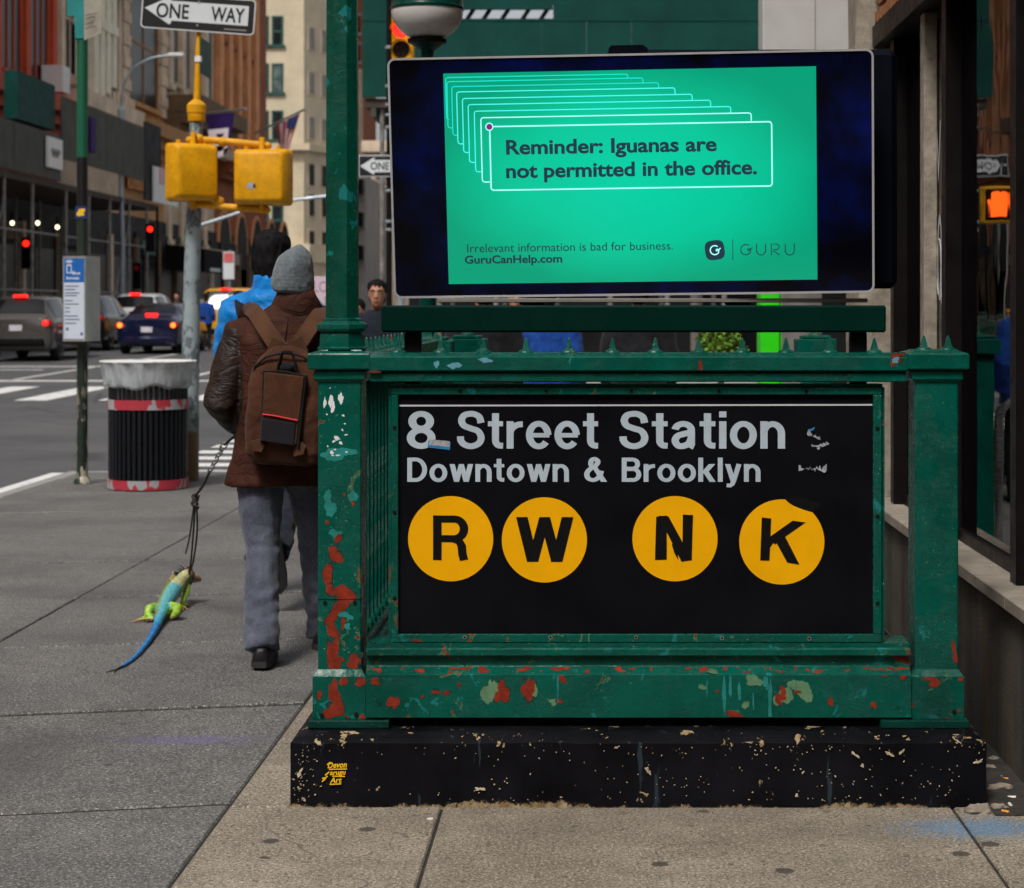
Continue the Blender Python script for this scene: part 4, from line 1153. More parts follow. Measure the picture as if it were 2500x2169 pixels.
    for cx, cy, rx, ry in ((1976, 1058, 6, 7), (1990, 1066, 4, 3), (1998, 1070, 6, 3), (1985, 1089, 5, 3), (1995, 1090, 5, 3), (2005, 1088, 5, 4), (2013, 1086, 5, 4), (1999, 1095, 4, 3), (2020, 1083, 4, 3)):
        mb.extrude([(a, b) for a, b in blob(cx, -cy, rx, ry, 14, .8, 0, cx)], O, U, V, N3, .0004, .0012)
    mb.build('sticker_shreds', M['residue'], panel, kind='stuff')
    mb = MB(); mb.extrude(blob(1982, -1049, 8, 3, 14, .6, .5, 3), O, U, V, N3, .0004, .0014); mb.build('sticker_remnant', M['stickerblue'], panel)
    mb = MB()
    ch = blob(1960, -1234, 36, 22, 20, .3, -.3, 2)
    mb.extrude(ch, O, U, V, N3, .0002, .0005); mb.build('black_patch', M['letterblack'], panel)
    return root
station_sign()

def plinth_decal():
    """yellow hand lettered sticker on the plinth front"""
    Y = 5.8555; s = Y / FPX
    O = P(0, 0, Y); U = (U3 + V3 * .04) * s; V = (V3 + U3 * .18) * s
    mb = MB()
    o = P(800, 1876, Y)
    put_text(mb, 'Devon', o, U, V, N3, 0, 46, 0, 15, .03, .0012)
    put_text(mb, 'arugu', o, U, V, N3, 8, 46, -17, 12, .03, .0012)
    put_text(mb, 'Art', o, U, V, N3, 12, 40, -37, 14, .03, .0012)
    for a, b in (((4, -4), (48, -5)), ((14, -21), (46, -23)), ((12, -41), (40, -41))):
        mb.extrude([a, b, (b[0], b[1] + 2.2), (a[0], a[1] + 2.2)], o, U, V, N3, -.002, .0016)
    for i, (a, b) in enumerate((((-6, -26), (2, -18)), ((-10, -24), (-3, -22)), ((-9, -31), (-2, -24)), ((-4, -16), (4, -8)), ((-4, 10), (6, 14)))):
        mb.extrude([a, (b[0], b[1]), (b[0] + 2.4, b[1] - 2.4), (a[0] + 2.4, a[1] - 2.4)], o, U, V, N3, -.002, .0013 + i * .0001)
    r = mb.build('sticker', M['decalyellow'])
    tag(r, 'small yellow lettered sticker on the left end of the black plinth', 'sticker')
plinth_decal()

def ad_screen():
    # leans a little forward and to the right; corners read at their own depth
    TL, TR, BR, BL = P(948, 144, 6.13), P(2138, 118, 6.03), P(2130, 716, 6.11), P(960, 728, 6.21)
    C = (TL + TR + BR + BL) / 4
    u = ((TR - TL) + (BR - BL)).normalized(); v = ((TL - BL) + (TR - BR)); v = (v - u * v.dot(u)).normalized(); n = u.cross(v)
    if n.y > 0: n = -n
    W = ((TR - TL).length + (BR - BL).length) / 4; Hh = ((TL - BL).length + (TR - BR).length) / 4
    root = thing('advertising_screen', 'wide digital advertising screen showing a green reminder about iguanas', 'screen', (C.x, 6.16, 1.2))
    def rr(w, h, r, k=6):
        pts = []
        for cx, cy, a0 in ((w - r, h - r, 0), (-w + r, h - r, 90), (-w + r, -h + r, 180), (w - r, -h + r, 270)):
            for i in range(k + 1):
                a = R(a0 + 90 * i / k); pts.append((cx + r * math.cos(a), cy + r * math.sin(a)))
        return pts
    mb = MB(); mb.extrude(rr(W - .004, Hh - .004, .020), C, u, v, n, -.085, -.006); mb.build('housing', M['housing'], root)
    # frame: a rounded ring
    mb = MB(); a, b = rr(W, Hh, .024), rr(W - .0065, Hh - .0065, .018)
    k = len(a); q = lambda p, d: C + u * p[0] + v * p[1] + n * d
    vs = [q(p, .004) for p in a] + [q(p, .004) for p in b] + [q(p, -.020) for p in a] + [q(p, -.020) for p in b]
    fs = []
    for i in range(k):
        j = (i + 1) % k
        fs += [(i, j, k + j, k + i), (2 * k + i, 2 * k + j, j, i), (k + i, k + j, 3 * k + j, 3 * k + i), (2 * k + i, 3 * k + i, 3 * k + j, 2 * k + j)]
    mb.add(vs, fs); mb.build('frame', M['screenframe'], root, smooth=True)
    mb = MB(); mb.extrude(rr(W - .0068, Hh - .0068, .0175), C, u, v, n, -.0055, 0.0); mb.build('bezel_glass', M['bezel'], root)
    # picture area: pixels -> plane
    def pl(px, py):
        d = P(px, py, 1.0) - Vector((0, 0, EYE)); e = Vector((0, 0, EYE))
        t = (C - e).dot(n) / d.dot(n); h = e + d * t - C
        return (h.dot(u), h.dot(v))
    cs = [pl(1085, 182), pl(1995, 160), pl(1993, 683), pl(1093, 694)]
    x0, x1 = (cs[0][0] + cs[3][0]) / 2, (cs[1][0] + cs[2][0]) / 2; y1, y0 = (cs[0][1] + cs[1][1]) / 2, (cs[2][1] + cs[3][1]) / 2
    mb = MB(); mb.extrude([(x0, y0), (x1, y0), (x1, y1), (x0, y1)], C, u, v, n, -.003, .0012)
    disp = mb.build('display', M['screen'], root)
    # content laid out in a 910 x 515 picture
    w_ = (x1 - x0); h_ = (y1 - y0)
    O = C + u * x0 + v * y0; Uu = u * (w_ / 910.0); Vv = v * (h_ / 515.0)
    def g(px, py):      # photograph pixel -> picture units
        a, b = pl(px, py); return ((a - x0) / w_ * 910.0, (b - y0) / h_ * 515.0)
    def outline(a0, b0, a1, b1, r, th, d, mat, sides='all', nm='box_outline'):
        mb = MB()
        pts = []
        for cx, cy, t0 in ((a1 - r, b1 - r, 0), (a0 + r, b1 - r, 90), (a0 + r, b0 + r, 180), (a1 - r, b0 + r, 270)):
            for i in range(6):
                t = R(t0 + 90 * i / 5); pts.append(((cx + r * math.cos(t), cy + r * math.sin(t)), (cx + (r - th) * math.cos(t), cy + (r - th) * math.sin(t))))
        k = len(pts)
        vs = [O + Uu * p[0] + Vv * p[1] + n * d for p, _ in pts] + [O + Uu * p[0] + Vv * p[1] + n * d for _, p in pts]
        fs = []
        for i in range(k):
            if sides == 'part' and i == 23: continue          # no right side
            j = (i + 1) % k; fs.append((i, j, k + j, k + i))
        mb.add(vs, fs); mb.build(nm, mat, disp)
    def strip(pts, th, d, mat, nm):
        mb = MB(); m = len(pts); L, Rr_ = [], []
        for i in range(m):
            a, b = pts[max(0, i - 1)], pts[min(m - 1, i + 1)]; dx, dy = b[0] - a[0], b[1] - a[1]; l = math.hypot(dx, dy) or 1
            L.append((pts[i][0] - dy / l * th / 2, pts[i][1] + dx / l * th / 2)); Rr_.append((pts[i][0] + dy / l * th / 2, pts[i][1] - dx / l * th / 2))
        vs = [O + Uu * p[0] + Vv * p[1] + n * d for p in L + Rr_]
        mb.add(vs, [(i, i + 1, m + i + 1, m + i) for i in range(m - 1)]); return mb.build(nm, mat, disp)
    fa0, fb1 = g(1194, 308); fa1, fb0 = g(1887, 456)
    outline(fa0, fb0, fa1, fb1, 9, 3.4, .0030, M['scr_pale'])
    # the boxes behind it, each shifted up and left, open where the next one covers it
    mats = [M['scr_pale'], M['scr_cyan'], M['scr_cyan'], M['scr_cyan'], M['scr_cyan'], M['scr_mid'], M['scr_mid'], M['scr_mid']]
    lefts = [(1174, 288, 445), (1158, 272, 420), (1143, 256, 397), (1129, 241, 373), (1115, 225, 352), (1103, 212, 331), (1091, 200, 313), (1088, 190, 293)]
    rights = [1834, 1784, 1735, 1690, 1648, 1608, 1570, 1533]
    pr_a0, pr_b0, pr_a1, pr_b1 = fa0, fb0, fa1, fb1
    for i in range(8):
        lx, ty, by = lefts[i]
        a0, b1 = g(lx, ty); _, b0 = g(lx, by); a1, _ = g(rights[i], ty)
        a0 = max(a0, 3); b1 = min(b1, 512)
        pts = [(pr_a0 - 1, b0), (a0 + 6, b0), (a0 + 1.5, b0 + 2), (a0, b0 + 6), (a0, b1 - 6), (a0 + 1.5, b1 - 1.5), (a0 + 6, b1), (a1 - 6, b1), (a1 - 1.5, b1 - 1.5), (a1, b1 - 6), (a1, pr_b1 + 1)]
        strip(pts, 2.8, .0024 - i * .00008, mats[i], 'box_outline')
        pr_a0, pr_b0, pr_a1, pr_b1 = a0, b0, a1, b1
    c0 = g(1195, 310)
    circ = lambda r: [(c0[0] + r * math.cos(2 * math.pi * k / 24), c0[1] + r * math.sin(2 * math.pi * k / 24)) for k in range(24)]
    mb = MB(); mb.add([O + Uu * p[0] + Vv * p[1] + n * .0034 for p in circ(10)], [tuple(range(24))]); mb.build('dot_ring', M['scr_pale'], disp)
    mb = MB(); mb.add([O + Uu * p[0] + Vv * p[1] + n * .0038 for p in circ(7.4)], [tuple(range(24))]); mb.build('purple_dot', M['scr_purple'], disp)
    def line(s, pxa, pxb, pybase, cap, bold, nm='screen_text'):
        a0, b = g(pxa, pybase); a1, b2 = g(pxb, pybase)
        mb = MB(); put_text(mb, s, O, Uu, Vv, n, a0, a1, (b + b2) / 2, cap, bold, .0030); mb.build(nm, M['scr_dark'], disp)
    line('Reminder: Iguanas are', 1236, 1750, 374, 36, .028)
    line('not permitted in the office.', 1236, 1848, 431, 36, .028)
    line('Irrelevant information is bad for business.', 1141, 1643, 613, 20, .0)
    line('GuruCanHelp.com', 1135, 1373, 643, 20, .026)
    # logo: rounded badge with a G ring, a bar and thin letters
    lc = g(1745, 611)
    bad = [(lc[0] + 24 * (abs(math.cos(t)) ** .62) * math.copysign(1, math.cos(t)), lc[1] + 24 * (abs(math.sin(t)) ** .62) * math.copysign(1, math.sin(t))) for t in (2 * math.pi * k / 40 for k in range(40))]
    bad = [(lc[0] + (x - lc[0]) * math.cos(.12) - (y - lc[1]) * math.sin(.12), lc[1] + (x - lc[0]) * math.sin(.12) + (y - lc[1]) * math.cos(.12)) for x, y in bad]
    mb = MB(); mb.add([O + Uu * a + Vv * b + n * .0030 for a, b in bad], [tuple(range(40))]); mb.build('logo_badge', M['scr_dark'], disp)
    def gee(cx, cy, r, th, d, mat, nm):
        pts = [(cx + r * math.cos(R(a)), cy + r * math.sin(R(a))) for a in range(50, 336, 11)] + [(cx + r * .95, cy + r * .05), (cx + r * .55, cy + r * .22), (cx + r * .3, cy + r * .1), (cx + r * .35, cy - r * .18), (cx + r * .7, cy - r * .1), (cx + r * 1.3, cy + r * .45)]
        return strip(pts, th, d, mat, nm)
    gee(lc[0], lc[1], 11, 2.8, .0036, M['scr_pale'], 'logo_mark')
    a = g(1789, 585); b = g(1789, 636); strip([b, a], 1.8, .0030, M['scr_dark'], 'logo_bar')
    gc = g(1821, 610); gee(gc[0], gc[1], 12.5, 2.4, .0030, M['scr_dark'], 'logo_letter')
    ux = g(1858, 610)
    for cxp in (1858, 1928):
        cx, cy = g(cxp, 609)
        strip([(cx - 11, cy + 14), (cx - 11, cy - 3)] + [(cx + 11 * math.cos(R(a)), cy - 3 + 11 * math.sin(R(a))) for a in range(190, 351, 20)] + [(cx + 11, cy - 3), (cx + 11, cy + 14)], 2.4, .0030, M['scr_dark'], 'logo_letter')
    cx, cy = g(1893, 609)
    strip([(cx - 10, cy - 14), (cx - 10, cy + 13), (cx + 3, cy + 13), (cx + 9, cy + 9), (cx + 9, cy + 3), (cx + 3, cy - 1), (cx - 4, cy - 1), (cx - 5, cy - 5), (cx - 1, cy - 6), (cx + 10, cy - 14)], 2.4, .0030, M['scr_dark'], 'logo_letter')
    # second housing behind, seen past the right edge
    mb = MB(); A = P(2160, 125, 6.30); B = P(2186, 712, 6.34)
    mb.box(A.x - .9, X(2187, 6.3), 6.255, 6.36, Z(705, 6.3), Z(124, 6.3), .02); mb.build('rear_housing', M['housing'], root)
    # sensor cap on top, plate, beam and legs
    o = C + v * (Hh + .012) + u * ((X(1538, 6.12) - C.x)); mb = MB()
    mb.extrude([(-.060, -.014), (.060, -.014), (.060, .004), (.048, .014), (-.052, .014), (-.060, .004)], o, u, v, n, -.06, .0); mb.build('sensor_cap', M['housing'], root)
    mb = MB(); mb.box(X(1068, 6.15), X(2118, 6.15), 6.145, 6.22, Z(739, 6.15), Z(729, 6.15), .002); mb.build('under_plate', M['underplate'], root)
    mb = MB(); mb.box(X(931, 6.10), X(2163, 6.10), 6.095, 6.22, Z(812, 6.10), Z(746, 6.10), .006); mb.build('beam', M['beam'], root)
    for px in (1009, 2094):
        mb = MB(); mb.box(X(px, 6.16) - .026, X(px, 6.16) + .026, 6.135, 6.18, .2158, Z(812.5, 6.1), .003); mb.build('leg', M['black'], root)
    for px in (1300, 1800):
        mb = MB(); mb.box(X(px, 6.2) - .04, X(px, 6.2) + .04, 6.16, 6.20, Z(746, 6.1) + .001, Z(731, 6.15), .002); mb.build('bracket', M['black'], root)
ad_screen()
# ------------------------------------------------------------------ corner building on the right with its shop front
def corner_building():
    root = thing('corner_building', 'corner building with a dark framed glass shop front beside the subway entrance', 'building', (1.6, 8.0, 0))
    XW = 1.335
    Y0, Y1 = -2.0, 9.60
    mb = MB(); mb.box(XW, 1.60, Y0, Y1, -.1, .515); mb.build('knee_wall', M['knee'], root)
    y = 4.3
    for k, (a, b) in enumerate(((-2.0, .4), (.4, 2.6), (2.6, 4.7), (4.7, 6.32), (6.32, 7.95), (7.95, 9.6))):
        mb = MB(); mb.box(XW - .025, 1.60, a + .002, b - .002, .5155, .562, .004); mb.build('ledge_stone', M['ledge'], root)
    for yy in (1.25, 2.57, 3.90, 5.22, 6.54, 7.86, 9.24):
        mb = MB(); mb.box(1.395, 1.470, yy, yy + .10, .5625, 2.752, .004); m = mb.build('mullion', M['mullion'], root)
        q = MB(); q.box(1.472, 1.515, yy + .012, yy + .088, .5625, 2.752); q.build('mullion_core', M['black'], m)
    ys = [1.25, 2.57, 3.90, 5.22, 6.54, 7.86, 9.24, 9.60]
    for a, b in zip(ys, ys[1:]):
        q = MB(); q.box(1.458, 1.464, a + .101, b - .001, .61, 2.72); gl = q.build('glass_pane', M['glass'], root)
        q = MB(); q.box(1.440, 1.490, a + .101, b - .001, .5625, .609, .003); q.build('bottom_rail', M['mullion'], root)
        q = MB(); q.box(1.4575, 1.4577, a + .13, a + .137, .63, 2.70); q.build('glass_edge', M['alu'], gl)
    # lintel and brickwork above
    mb = MB(); mb.box(1.345, 1.55, Y0, 9.60, 2.753, 2.86, .004); mb.build('lintel', M['mullion'], root)
    mb = MB(); mb.box(1.375, 1.60, Y0, 9.60, 2.861, 10.0); mb.build('upper_wall', M['mortar'], root)
    bm = {}
    rnd = random.Random(9)
    shapes = []
    for k in range(4):
        q = MB(); q.box(-.018, .004, -.0985, .0985, -.030, .030, .004); shapes.append(q.mesh('brick')); shapes[-1].materials.append(M['brick'])
    for r in range(10):
        z = 2.897 + r * .075
        for c in range(21):
            y = 6.55 + (r % 2) * .1 + c * .21
            if y > 9.5: continue
            o = bpy.data.objects.new('brick', shapes[rnd.randrange(4)]); COL.objects.link(o); o.parent = root
            o.location = Vector((1.372 + rnd.uniform(-.004, .004), y, z)) - root.location
    # dark room behind the glass with a pale concrete pier close to the pane
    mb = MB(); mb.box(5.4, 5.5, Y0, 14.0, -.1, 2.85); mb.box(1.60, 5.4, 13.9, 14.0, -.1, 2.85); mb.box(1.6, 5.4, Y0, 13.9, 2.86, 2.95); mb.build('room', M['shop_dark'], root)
    mb = MB(); mb.box(1.60, 5.4, Y0, 13.9, .30, .34); mb.build('room_floor', M['b_grey'], root)
    mb = MB(); mb.box(1.398, 1.4555, 8.40, 8.50, .5630, 2.751, .004); mb.build('pier', M['concrete'], root)
    # end pier and pale fascia beyond the shop front
    mb = MB(); rings = []
    for i in range(14):
        z = -.1 + i * (4.6 / 13)
        rings.append([(x + mnoise.noise(Vector((x * 5, y * 5, z * 4))) * .02, y, z) for x, y in ((1.275, 9.62), (1.34, 9.612), (1.42, 9.62), (1.60, 9.64), (1.60, 10.0), (1.275, 10.0))])
    mb.loft(rings); mb.build('end_pier', M['concrete'], root)
    mb = MB(); mb.box(1.635, 6.0, 10.02, 17.5, 4.7, 10.0); mb.box(1.635, 6.0, 14.02, 17.4, -.1, 4.69); mb.build('far_wall', M['b_grey'], root)
    mb = MB(); mb.box(X(1862, 13.0), X(2080, 13.0), 13.0, 13.35, 3.06, 4.9, .01); f = mb.build('canopy_fascia', M['fascia'], root)
    q = MB(); q.box(X(1990, 13.0) - .004, X(1990, 13.0) + .004, 12.997, 13.01, 3.06, 4.9); q.build('panel_joint', M['b_grey'], f)
    mb = MB(); mb.box(X(2080, 13.0) + .002, 1.66, 13.02, 13.6, 3.03, 4.95); mb.build('canopy_side', M['b_dark'], root)
    # white script on the glass, running over the pier
    O = Vector((1.4560, 0, 0)); U = Vector((0, -1, 0)); V = Vector((0, 0, 1)); N = Vector((-1, 0, 0))
    mb = MB()
    put_text(mb, 'WINE', O, U, V, N, -8.52, -8.02, 2.02, .26, -.005, .0006)
    put_text(mb, '02P', O, U, V, N, -8.40, -8.02, 1.52, .36, -.008, .0006)
    put_text(mb, 'WINE AND', O, U, V, N, -8.24, -7.98, 1.30, .06, 0, .0006)
    put_text(mb, 'SPIRITS', O, U, V, N, -8.34, -7.98, 1.18, .06, 0, .0006)
    for i in range(4):
        pts = [(1.4553, 8.56 - .10 * i - .05 * math.cos(t), 1.78 - i * .06 + .12 * math.sin(t)) for t in (2 * math.pi * k / 16 for k in range(17))]
        mb.tube(pts, .0025, 4)
    mb.build('window_lettering', M['signline'], root, kind='stuff')
    return root
corner_building()

def debris():
    rnd = random.Random(21)
    spots = [(2438, 1900, 'w'), (2452, 1905, 'o'), (2455, 1985, 'o'), (2470, 1950, 'w'), (2466, 1968, 'w')]
    for i, (px, py, c) in enumerate(spots):
        Y = FPX * EYE / (py - CY); o = Vector((X(px, Y), Y, .004))
        d = Vector((rnd.uniform(-1, 1), rnd.uniform(-1, 1), 0)).normalized() * .012
        q = MB(); q.tube([o - d, o + d], .0045, 8)
        b = q.build('cigarette_butt', M['orangebit'] if c == 'o' else M['whitebit'])
        tag(b, ['white cigarette butt lying against the grey knee wall foot', 'orange cigarette butt beside the white one near the wall foot', 'orange scrap of litter at the right corner of the plinth', 'white scrap on the dirt right of the plinth, farther back', 'white scrap on the dirt right of the plinth, nearest'][i], 'litter', 'litter at the foot of the wall')
    labels = ['largest broken stone lying at the right foot of the plinth', 'small tan stone chip lying against the plinth corner', 'flat brown stone chip in the gap by the wall', 'tan crumb of stone beside the wall foot', 'grey crumb of stone nearest the camera by the plinth']
    for i, (px, py, r) in enumerate([(2390, 1985, .028), (2418, 1878, .014), (2440, 1930, .024), (2425, 1855, .012), (2440, 1975, .016)]):
        Y = FPX * EYE / (py - CY); o = Vector((X(px, Y), Y, r * .3))
        q = MB(); q.sphere((0, 0, 0), 1, 9, 6)
        q.v = [tuple(o + Vector((v[0] * r * 1.5, v[1] * r, v[2] * r * .7)) * (1 + .45 * mnoise.noise(Vector(v) * 1.7 + Vector((i * 5, 0, 0))))) for v in q.v]
        tag(q.build('stone', M['rubble']), labels[i], 'stone', 'broken stones by the plinth')
    mb = MB(); vs = []
    for i in range(24):
        for j in range(5):
            x = 1.165 + j * .042; y = 5.75 + i * .16
            vs.append((x, y, .003 + max(0, mnoise.noise(Vector((x * 14, y * 14, 1)))) * .02 * (1 if 0 < j else .3)))
    mb.add(vs, [(i * 5 + j, i * 5 + j + 1, i * 5 + j + 6, i * 5 + j + 5) for i in range(23) for j in range(4)])
    tag(mb.build('dirt', M['joint'], smooth='all'), 'dirt drifted between the plinth and the wall', 'dirt', kind='stuff')
    # gum and a pale disc on the beige pavement
    labels = ['pale flattened gum spot on the beige paving in front of the plinth']
    Y = FPX * EYE / (2000 - CY); o = Vector((X(1050, Y), Y, .0012))
    q = MB(); q.add([o + Vector((a, b, 0)) for a, b in blob(0, 0, .010, .012, 18, .2, 0, 4)], [tuple(range(18))]); tag(q.build('gum_spot', M['whitebit']), labels[0], 'gum')
debris()

# ------------------------------------------------------------------ buildings across the avenue
XF = -21.0
def FY(px, xf=XF): return FPX * (-xf) / (CX - px)          # depth at which the facade plane is seen at px
def window(parent, xf, yc, z0, w, h, frame, glass, bars=1, proud=.10, sill=True, arch=False):
    """window in a facade that looks along +X"""
    q = MB(); t = .14
    q.box(xf - .3, xf + proud, yc - w / 2 - t, yc - w / 2, z0 - t, z0 + h + t); q.box(xf - .3, xf + proud, yc + w / 2, yc + w / 2 + t, z0 - t, z0 + h + t)
    q.box(xf - .3, xf + proud, yc - w / 2, yc + w / 2, z0 + h, z0 + h + t)
    if sill: q.box(xf - .3, xf + proud + .15, yc - w / 2 - .25, yc + w / 2 + .25, z0 - t * 1.6, z0 - .002)
    f = q.build('window', frame, parent)
    q = MB(); q.box(xf + .004, xf + .03, yc - w / 2, yc + w / 2, z0, z0 + h); q.build('pane', glass, f)
    q = MB()
    for k in range(bars):
        yy = yc - w / 2 + w * (k + 1) / (bars + 1); q.box(xf + .031, xf + .075, yy - .04, yy + .04, z0, z0 + h)
    q.box(xf + .031, xf + .07, yc - w / 2, yc + w / 2, z0 + h * .52, z0 + h * .52 + .08); q.build('sash', frame, f)
    return f
def block(parent, xf, y0, y1, z0, z1, mat, depth=14, nm='wall'):
    q = MB(); q.box(xf - depth, xf, y0, y1, z0, z1); return q.build(nm, mat, parent)
def band(parent, xf, y0, y1, z0, z1, proud, mat, nm='cornice'):
    q = MB(); h = z1 - z0; proud += .35
    q.box(xf - .2, xf + proud, y0, y1, z0 + h * .55, z1); q.box(xf - .2, xf + proud * .7, y0 + .03, y1 - .03, z0 + h * .25, z0 + h * .549); q.box(xf - .2, xf + proud * .4, y0 + .05, y1 - .05, z0, z0 + h * .249)
    return q.build(nm, mat, parent)
def dentils(parent, xf, y0, y1, z0, z1, proud, step, mat):
    q = MB(); y = y0
    while y < y1: q.box(xf, xf + proud, y, y + step * .55, z0, z1); y += step
    return q.build('dentils', mat, parent, kind='stuff')
def pier(parent, xf, yc, w, z0, z1, proud, mat, nm='pilaster', quoin=False):
    q = MB(); proud = proud * .45
    if quoin:
        z = z0; i = 0
        while z < z1: q.box(xf - .1, xf + proud + (.06 if i % 2 else 0), yc - w / 2 - (.08 if i % 2 else 0), yc + w / 2 + (.08 if i % 2 else 0), z, min(z1, z + .48)); z += .5; i += 1
    else:
        q.box(xf - .1, xf + proud, yc - w / 2, yc + w / 2, z0, z1); q.box(xf - .1, xf + proud + .1, yc - w / 2 - .1, yc + w / 2 + .1, z1, z1 + .3); q.box(xf - .1, xf + proud + .1, yc - w / 2 - .1, yc + w / 2 + .1, z0 - .3, z0 - .001)
    return q.build(nm, mat, parent)

def row_of_houses():
    # 1: red iron front at the left edge
    y0, y1 = 56.0, FY(140)
    r = thing('red_iron_front_building', 'orange red iron fronted building at the far left of the avenue', 'building', (XF - 5, 66, 0))
    block(r, XF, y0, y1, -.5, 26, M['b_redbrick'])
    for k in range(6): pier(r, XF, y0 + 1.8 + k * 3.55, .55, 9.6, 17.6, .45, M['b_red'])
    for fz in (9.9, 18.3):
        for k in range(5):
            window(r, XF, y0 + 3.6 + k * 3.55, fz, 2.3, 6.3, M['b_red'], M['darkglass'], 2)
    band(r, XF, y0, y1 - .02, 8.0, 9.3, .9, M['b_red']); band(r, XF, y0, y1 - .02, 17.0, 18.0, .7, M['b_red'])
    q = MB(); q.box(XF + .1, XF + .9, FY(104) - .5, FY(104) + .5, 9.6, 10.6); q.build('air_conditioner', M['white'], r)
    # 2: beige stone with pilasters
    a, b = FY(140) + .01, FY(290)
    r = thing('beige_stone_building', 'beige stone building with tall pilasters right of the red iron front', 'building', (XF - 5, (a + b) / 2, 0))
    block(r, XF, a, b, -.5, 30, M['b_beige'])
    n = 3; st = (b - a) / n
    for fz, hh in ((10.7, 4.2), (16.6, 4.4), (22.8, 4.4)):
        for k in range(n): window(r, XF, a + st * (k + .5), fz, st * .62, hh, M['b_beige2'], M['darkglass'], 1)
    for k in range(n + 1): pier(r, XF, min(b - .35, max(a + .35, a + st * k)), .55, 10.4, 15.0, .35, M['b_beige2']); 
    for k in range(n + 1): pier(r, XF, min(b - .35, max(a + .35, a + st * k)), .55, 16.4, 21.2, .35, M['b_beige2'])
    band(r, XF, a + .01, b - .01, 8.6, 10.0, .8, M['b_beige2']); band(r, XF, a + .01, b - .01, 15.3, 16.0, .6, M['b_beige']); band(r, XF, a + .01, b - .01, 21.6, 22.3, .6, M['b_beige'])
    dentils(r, XF + .3, a, b, 8.2, 8.6, .3, .6, M['b_dark'])
    for z in (10.2, 15.0, 16.2, 21.2, 22.5): dentils(r, XF, a + .2, b - .2, z, z + .35, .75, .7, M['b_beige2'])
    for k in range(n):
        for fz in (9.9, 16.0, 22.2):
            q = MB(); q.box(XF, XF + .45, a + st * (k + .22), a + st * (k + .78), fz + 5.1, fz + 5.6); q.build('lintel', M['b_beige2'], r)
    # cream ironwork bay
    q = MB()
    cy = FY(232, XF + .9)
    for k in range(4): q.box(XF + .1, XF + .9, cy + k * 1.0, cy + k * 1.0 + .62, 9.6 + .35 * k, 15.6)
    q.box(XF + .05, XF + 1.0, cy - .1, cy + 3.7, 15.6, 16.5); q.box(XF + .05, XF + .95, cy - .1, cy + 3.7, 12.8, 13.2)
    q.build('cream_bay', M['b_cream'], r)
    # 3: brown stone with large openings
    a, b = FY(290) + .01, FY(400)
    r = thing('brown_quoined_building', 'brown sandstone building with large dark quoined windows', 'building', (XF - 5, (a + b) / 2, 0))
    block(r, XF, a, b, -.5, 32, M['b_brown'])
    st = (b - a)
    for fz, hh in ((10.8, 5.2), (18.2, 5.2), (25.6, 5)):
        for k in range(1):
            window(r, XF, a + st * (k + .5), fz, st * .60, hh, M['b_brown'], M['darkglass'], 1)
            for sgn in (-1, 1): pier(r, XF, a + st * (k + .5) + sgn * st * .42, 1.1, fz - .2, fz + hh + .3, .4, M['b_beige2'], 'quoin_strip', True)
    band(r, XF, a + .01, b - .01, 8.4, 9.8, 1.1, M['b_brown']); band(r, XF, a + .01, b - .01, 16.8, 17.7, 1.0, M['b_beige']); band(r, XF, a + .01, b - .01, 24.2, 25, 1.0, M['b_beige'])
    q = MB(); q.box(XF + .15, XF + .25, a + 1, b - 1, 6.8, 8.2); q.build('ornament_frieze', M['b_terra'], r)
    dentils(r, XF + .25, a + 1, b - 1, 6.9, 8.1, .1, .35, M['b_brown'])
    for z in (16.3, 23.7): dentils(r, XF, a + .2, b - .2, z, z + .4, .8, .7, M['b_beige'])
    # 4: pale fluted front
    a, b = FY(400) + .01, FY(522)
    r = thing('pale_fluted_building', 'pale stone building with fluted columns behind the signal pole', 'building', (XF - 5, (a + b) / 2, 0))
    block(r, XF, a, b, -.5, 34, M['b_beige'])
    k = 0; y = a + .8
    while y < b - .5:
        pier(r, XF, y, .8, 12.4, 21.5, .5, M['b_beige2'], 'fluted_column'); pier(r, XF, y, .8, 4.8, 9.4, .35, M['b_beige2'], 'fluted_column')
        pier(r, XF, y, .8, 24.5, 31, .5, M['b_beige2'], 'fluted_column')
        if y + 2.3 < b:
            window(r, XF, y + 1.45, 12.6, 1.15, 8.2, M['b_beige'], M['darkglass'], 0); window(r, XF, y + 1.45, 24.8, 1.15, 6, M['b_beige'], M['darkglass'], 0)
        y += 2.9
    band(r, XF, a + .01, b - .01, 10.0, 11.8, 1.5, M['b_dark']); band(r, XF, a + 9, b - .01, 20.6, 23.6, 2.6, M['b_dark']); band(r, XF, a + .01, b - .01, 3.6, 4.5, .7, M['b_beige'])
    dentils(r, XF + .5, a + .2, b - .2, 9.5, 10.0, .6, .8, M['b_beige2'])
    # 5: red terracotta ribs
    a, b = FY(522) + .01, FY(650)
    r = thing('red_ribbed_building', 'red terracotta building with tall vertical ribs and arches at its foot', 'building', (XF - 5, (a + b) / 2, 0))
    block(r, XF, a, b, -.5, 44, M['b_terra_d'])
    st = 2.85; n = int((b - a) / st)
    for k in range(n):
        yc = a + .8 + k * st
        pier(r, XF, yc, 1.15, 10.5, 42, .7, M['b_terra'], 'rib')
        if k < n - 1:
            for fz in (11.5, 16.5, 21.5, 26.5, 31.5): window(r, XF, yc + st / 2, fz, .95, 3.2, M['b_terra_d'], M['darkglass'], 0)
    band(r, XF, a + .01, b - .01, 8.6, 9.8, .9, M['b_terra_d'])
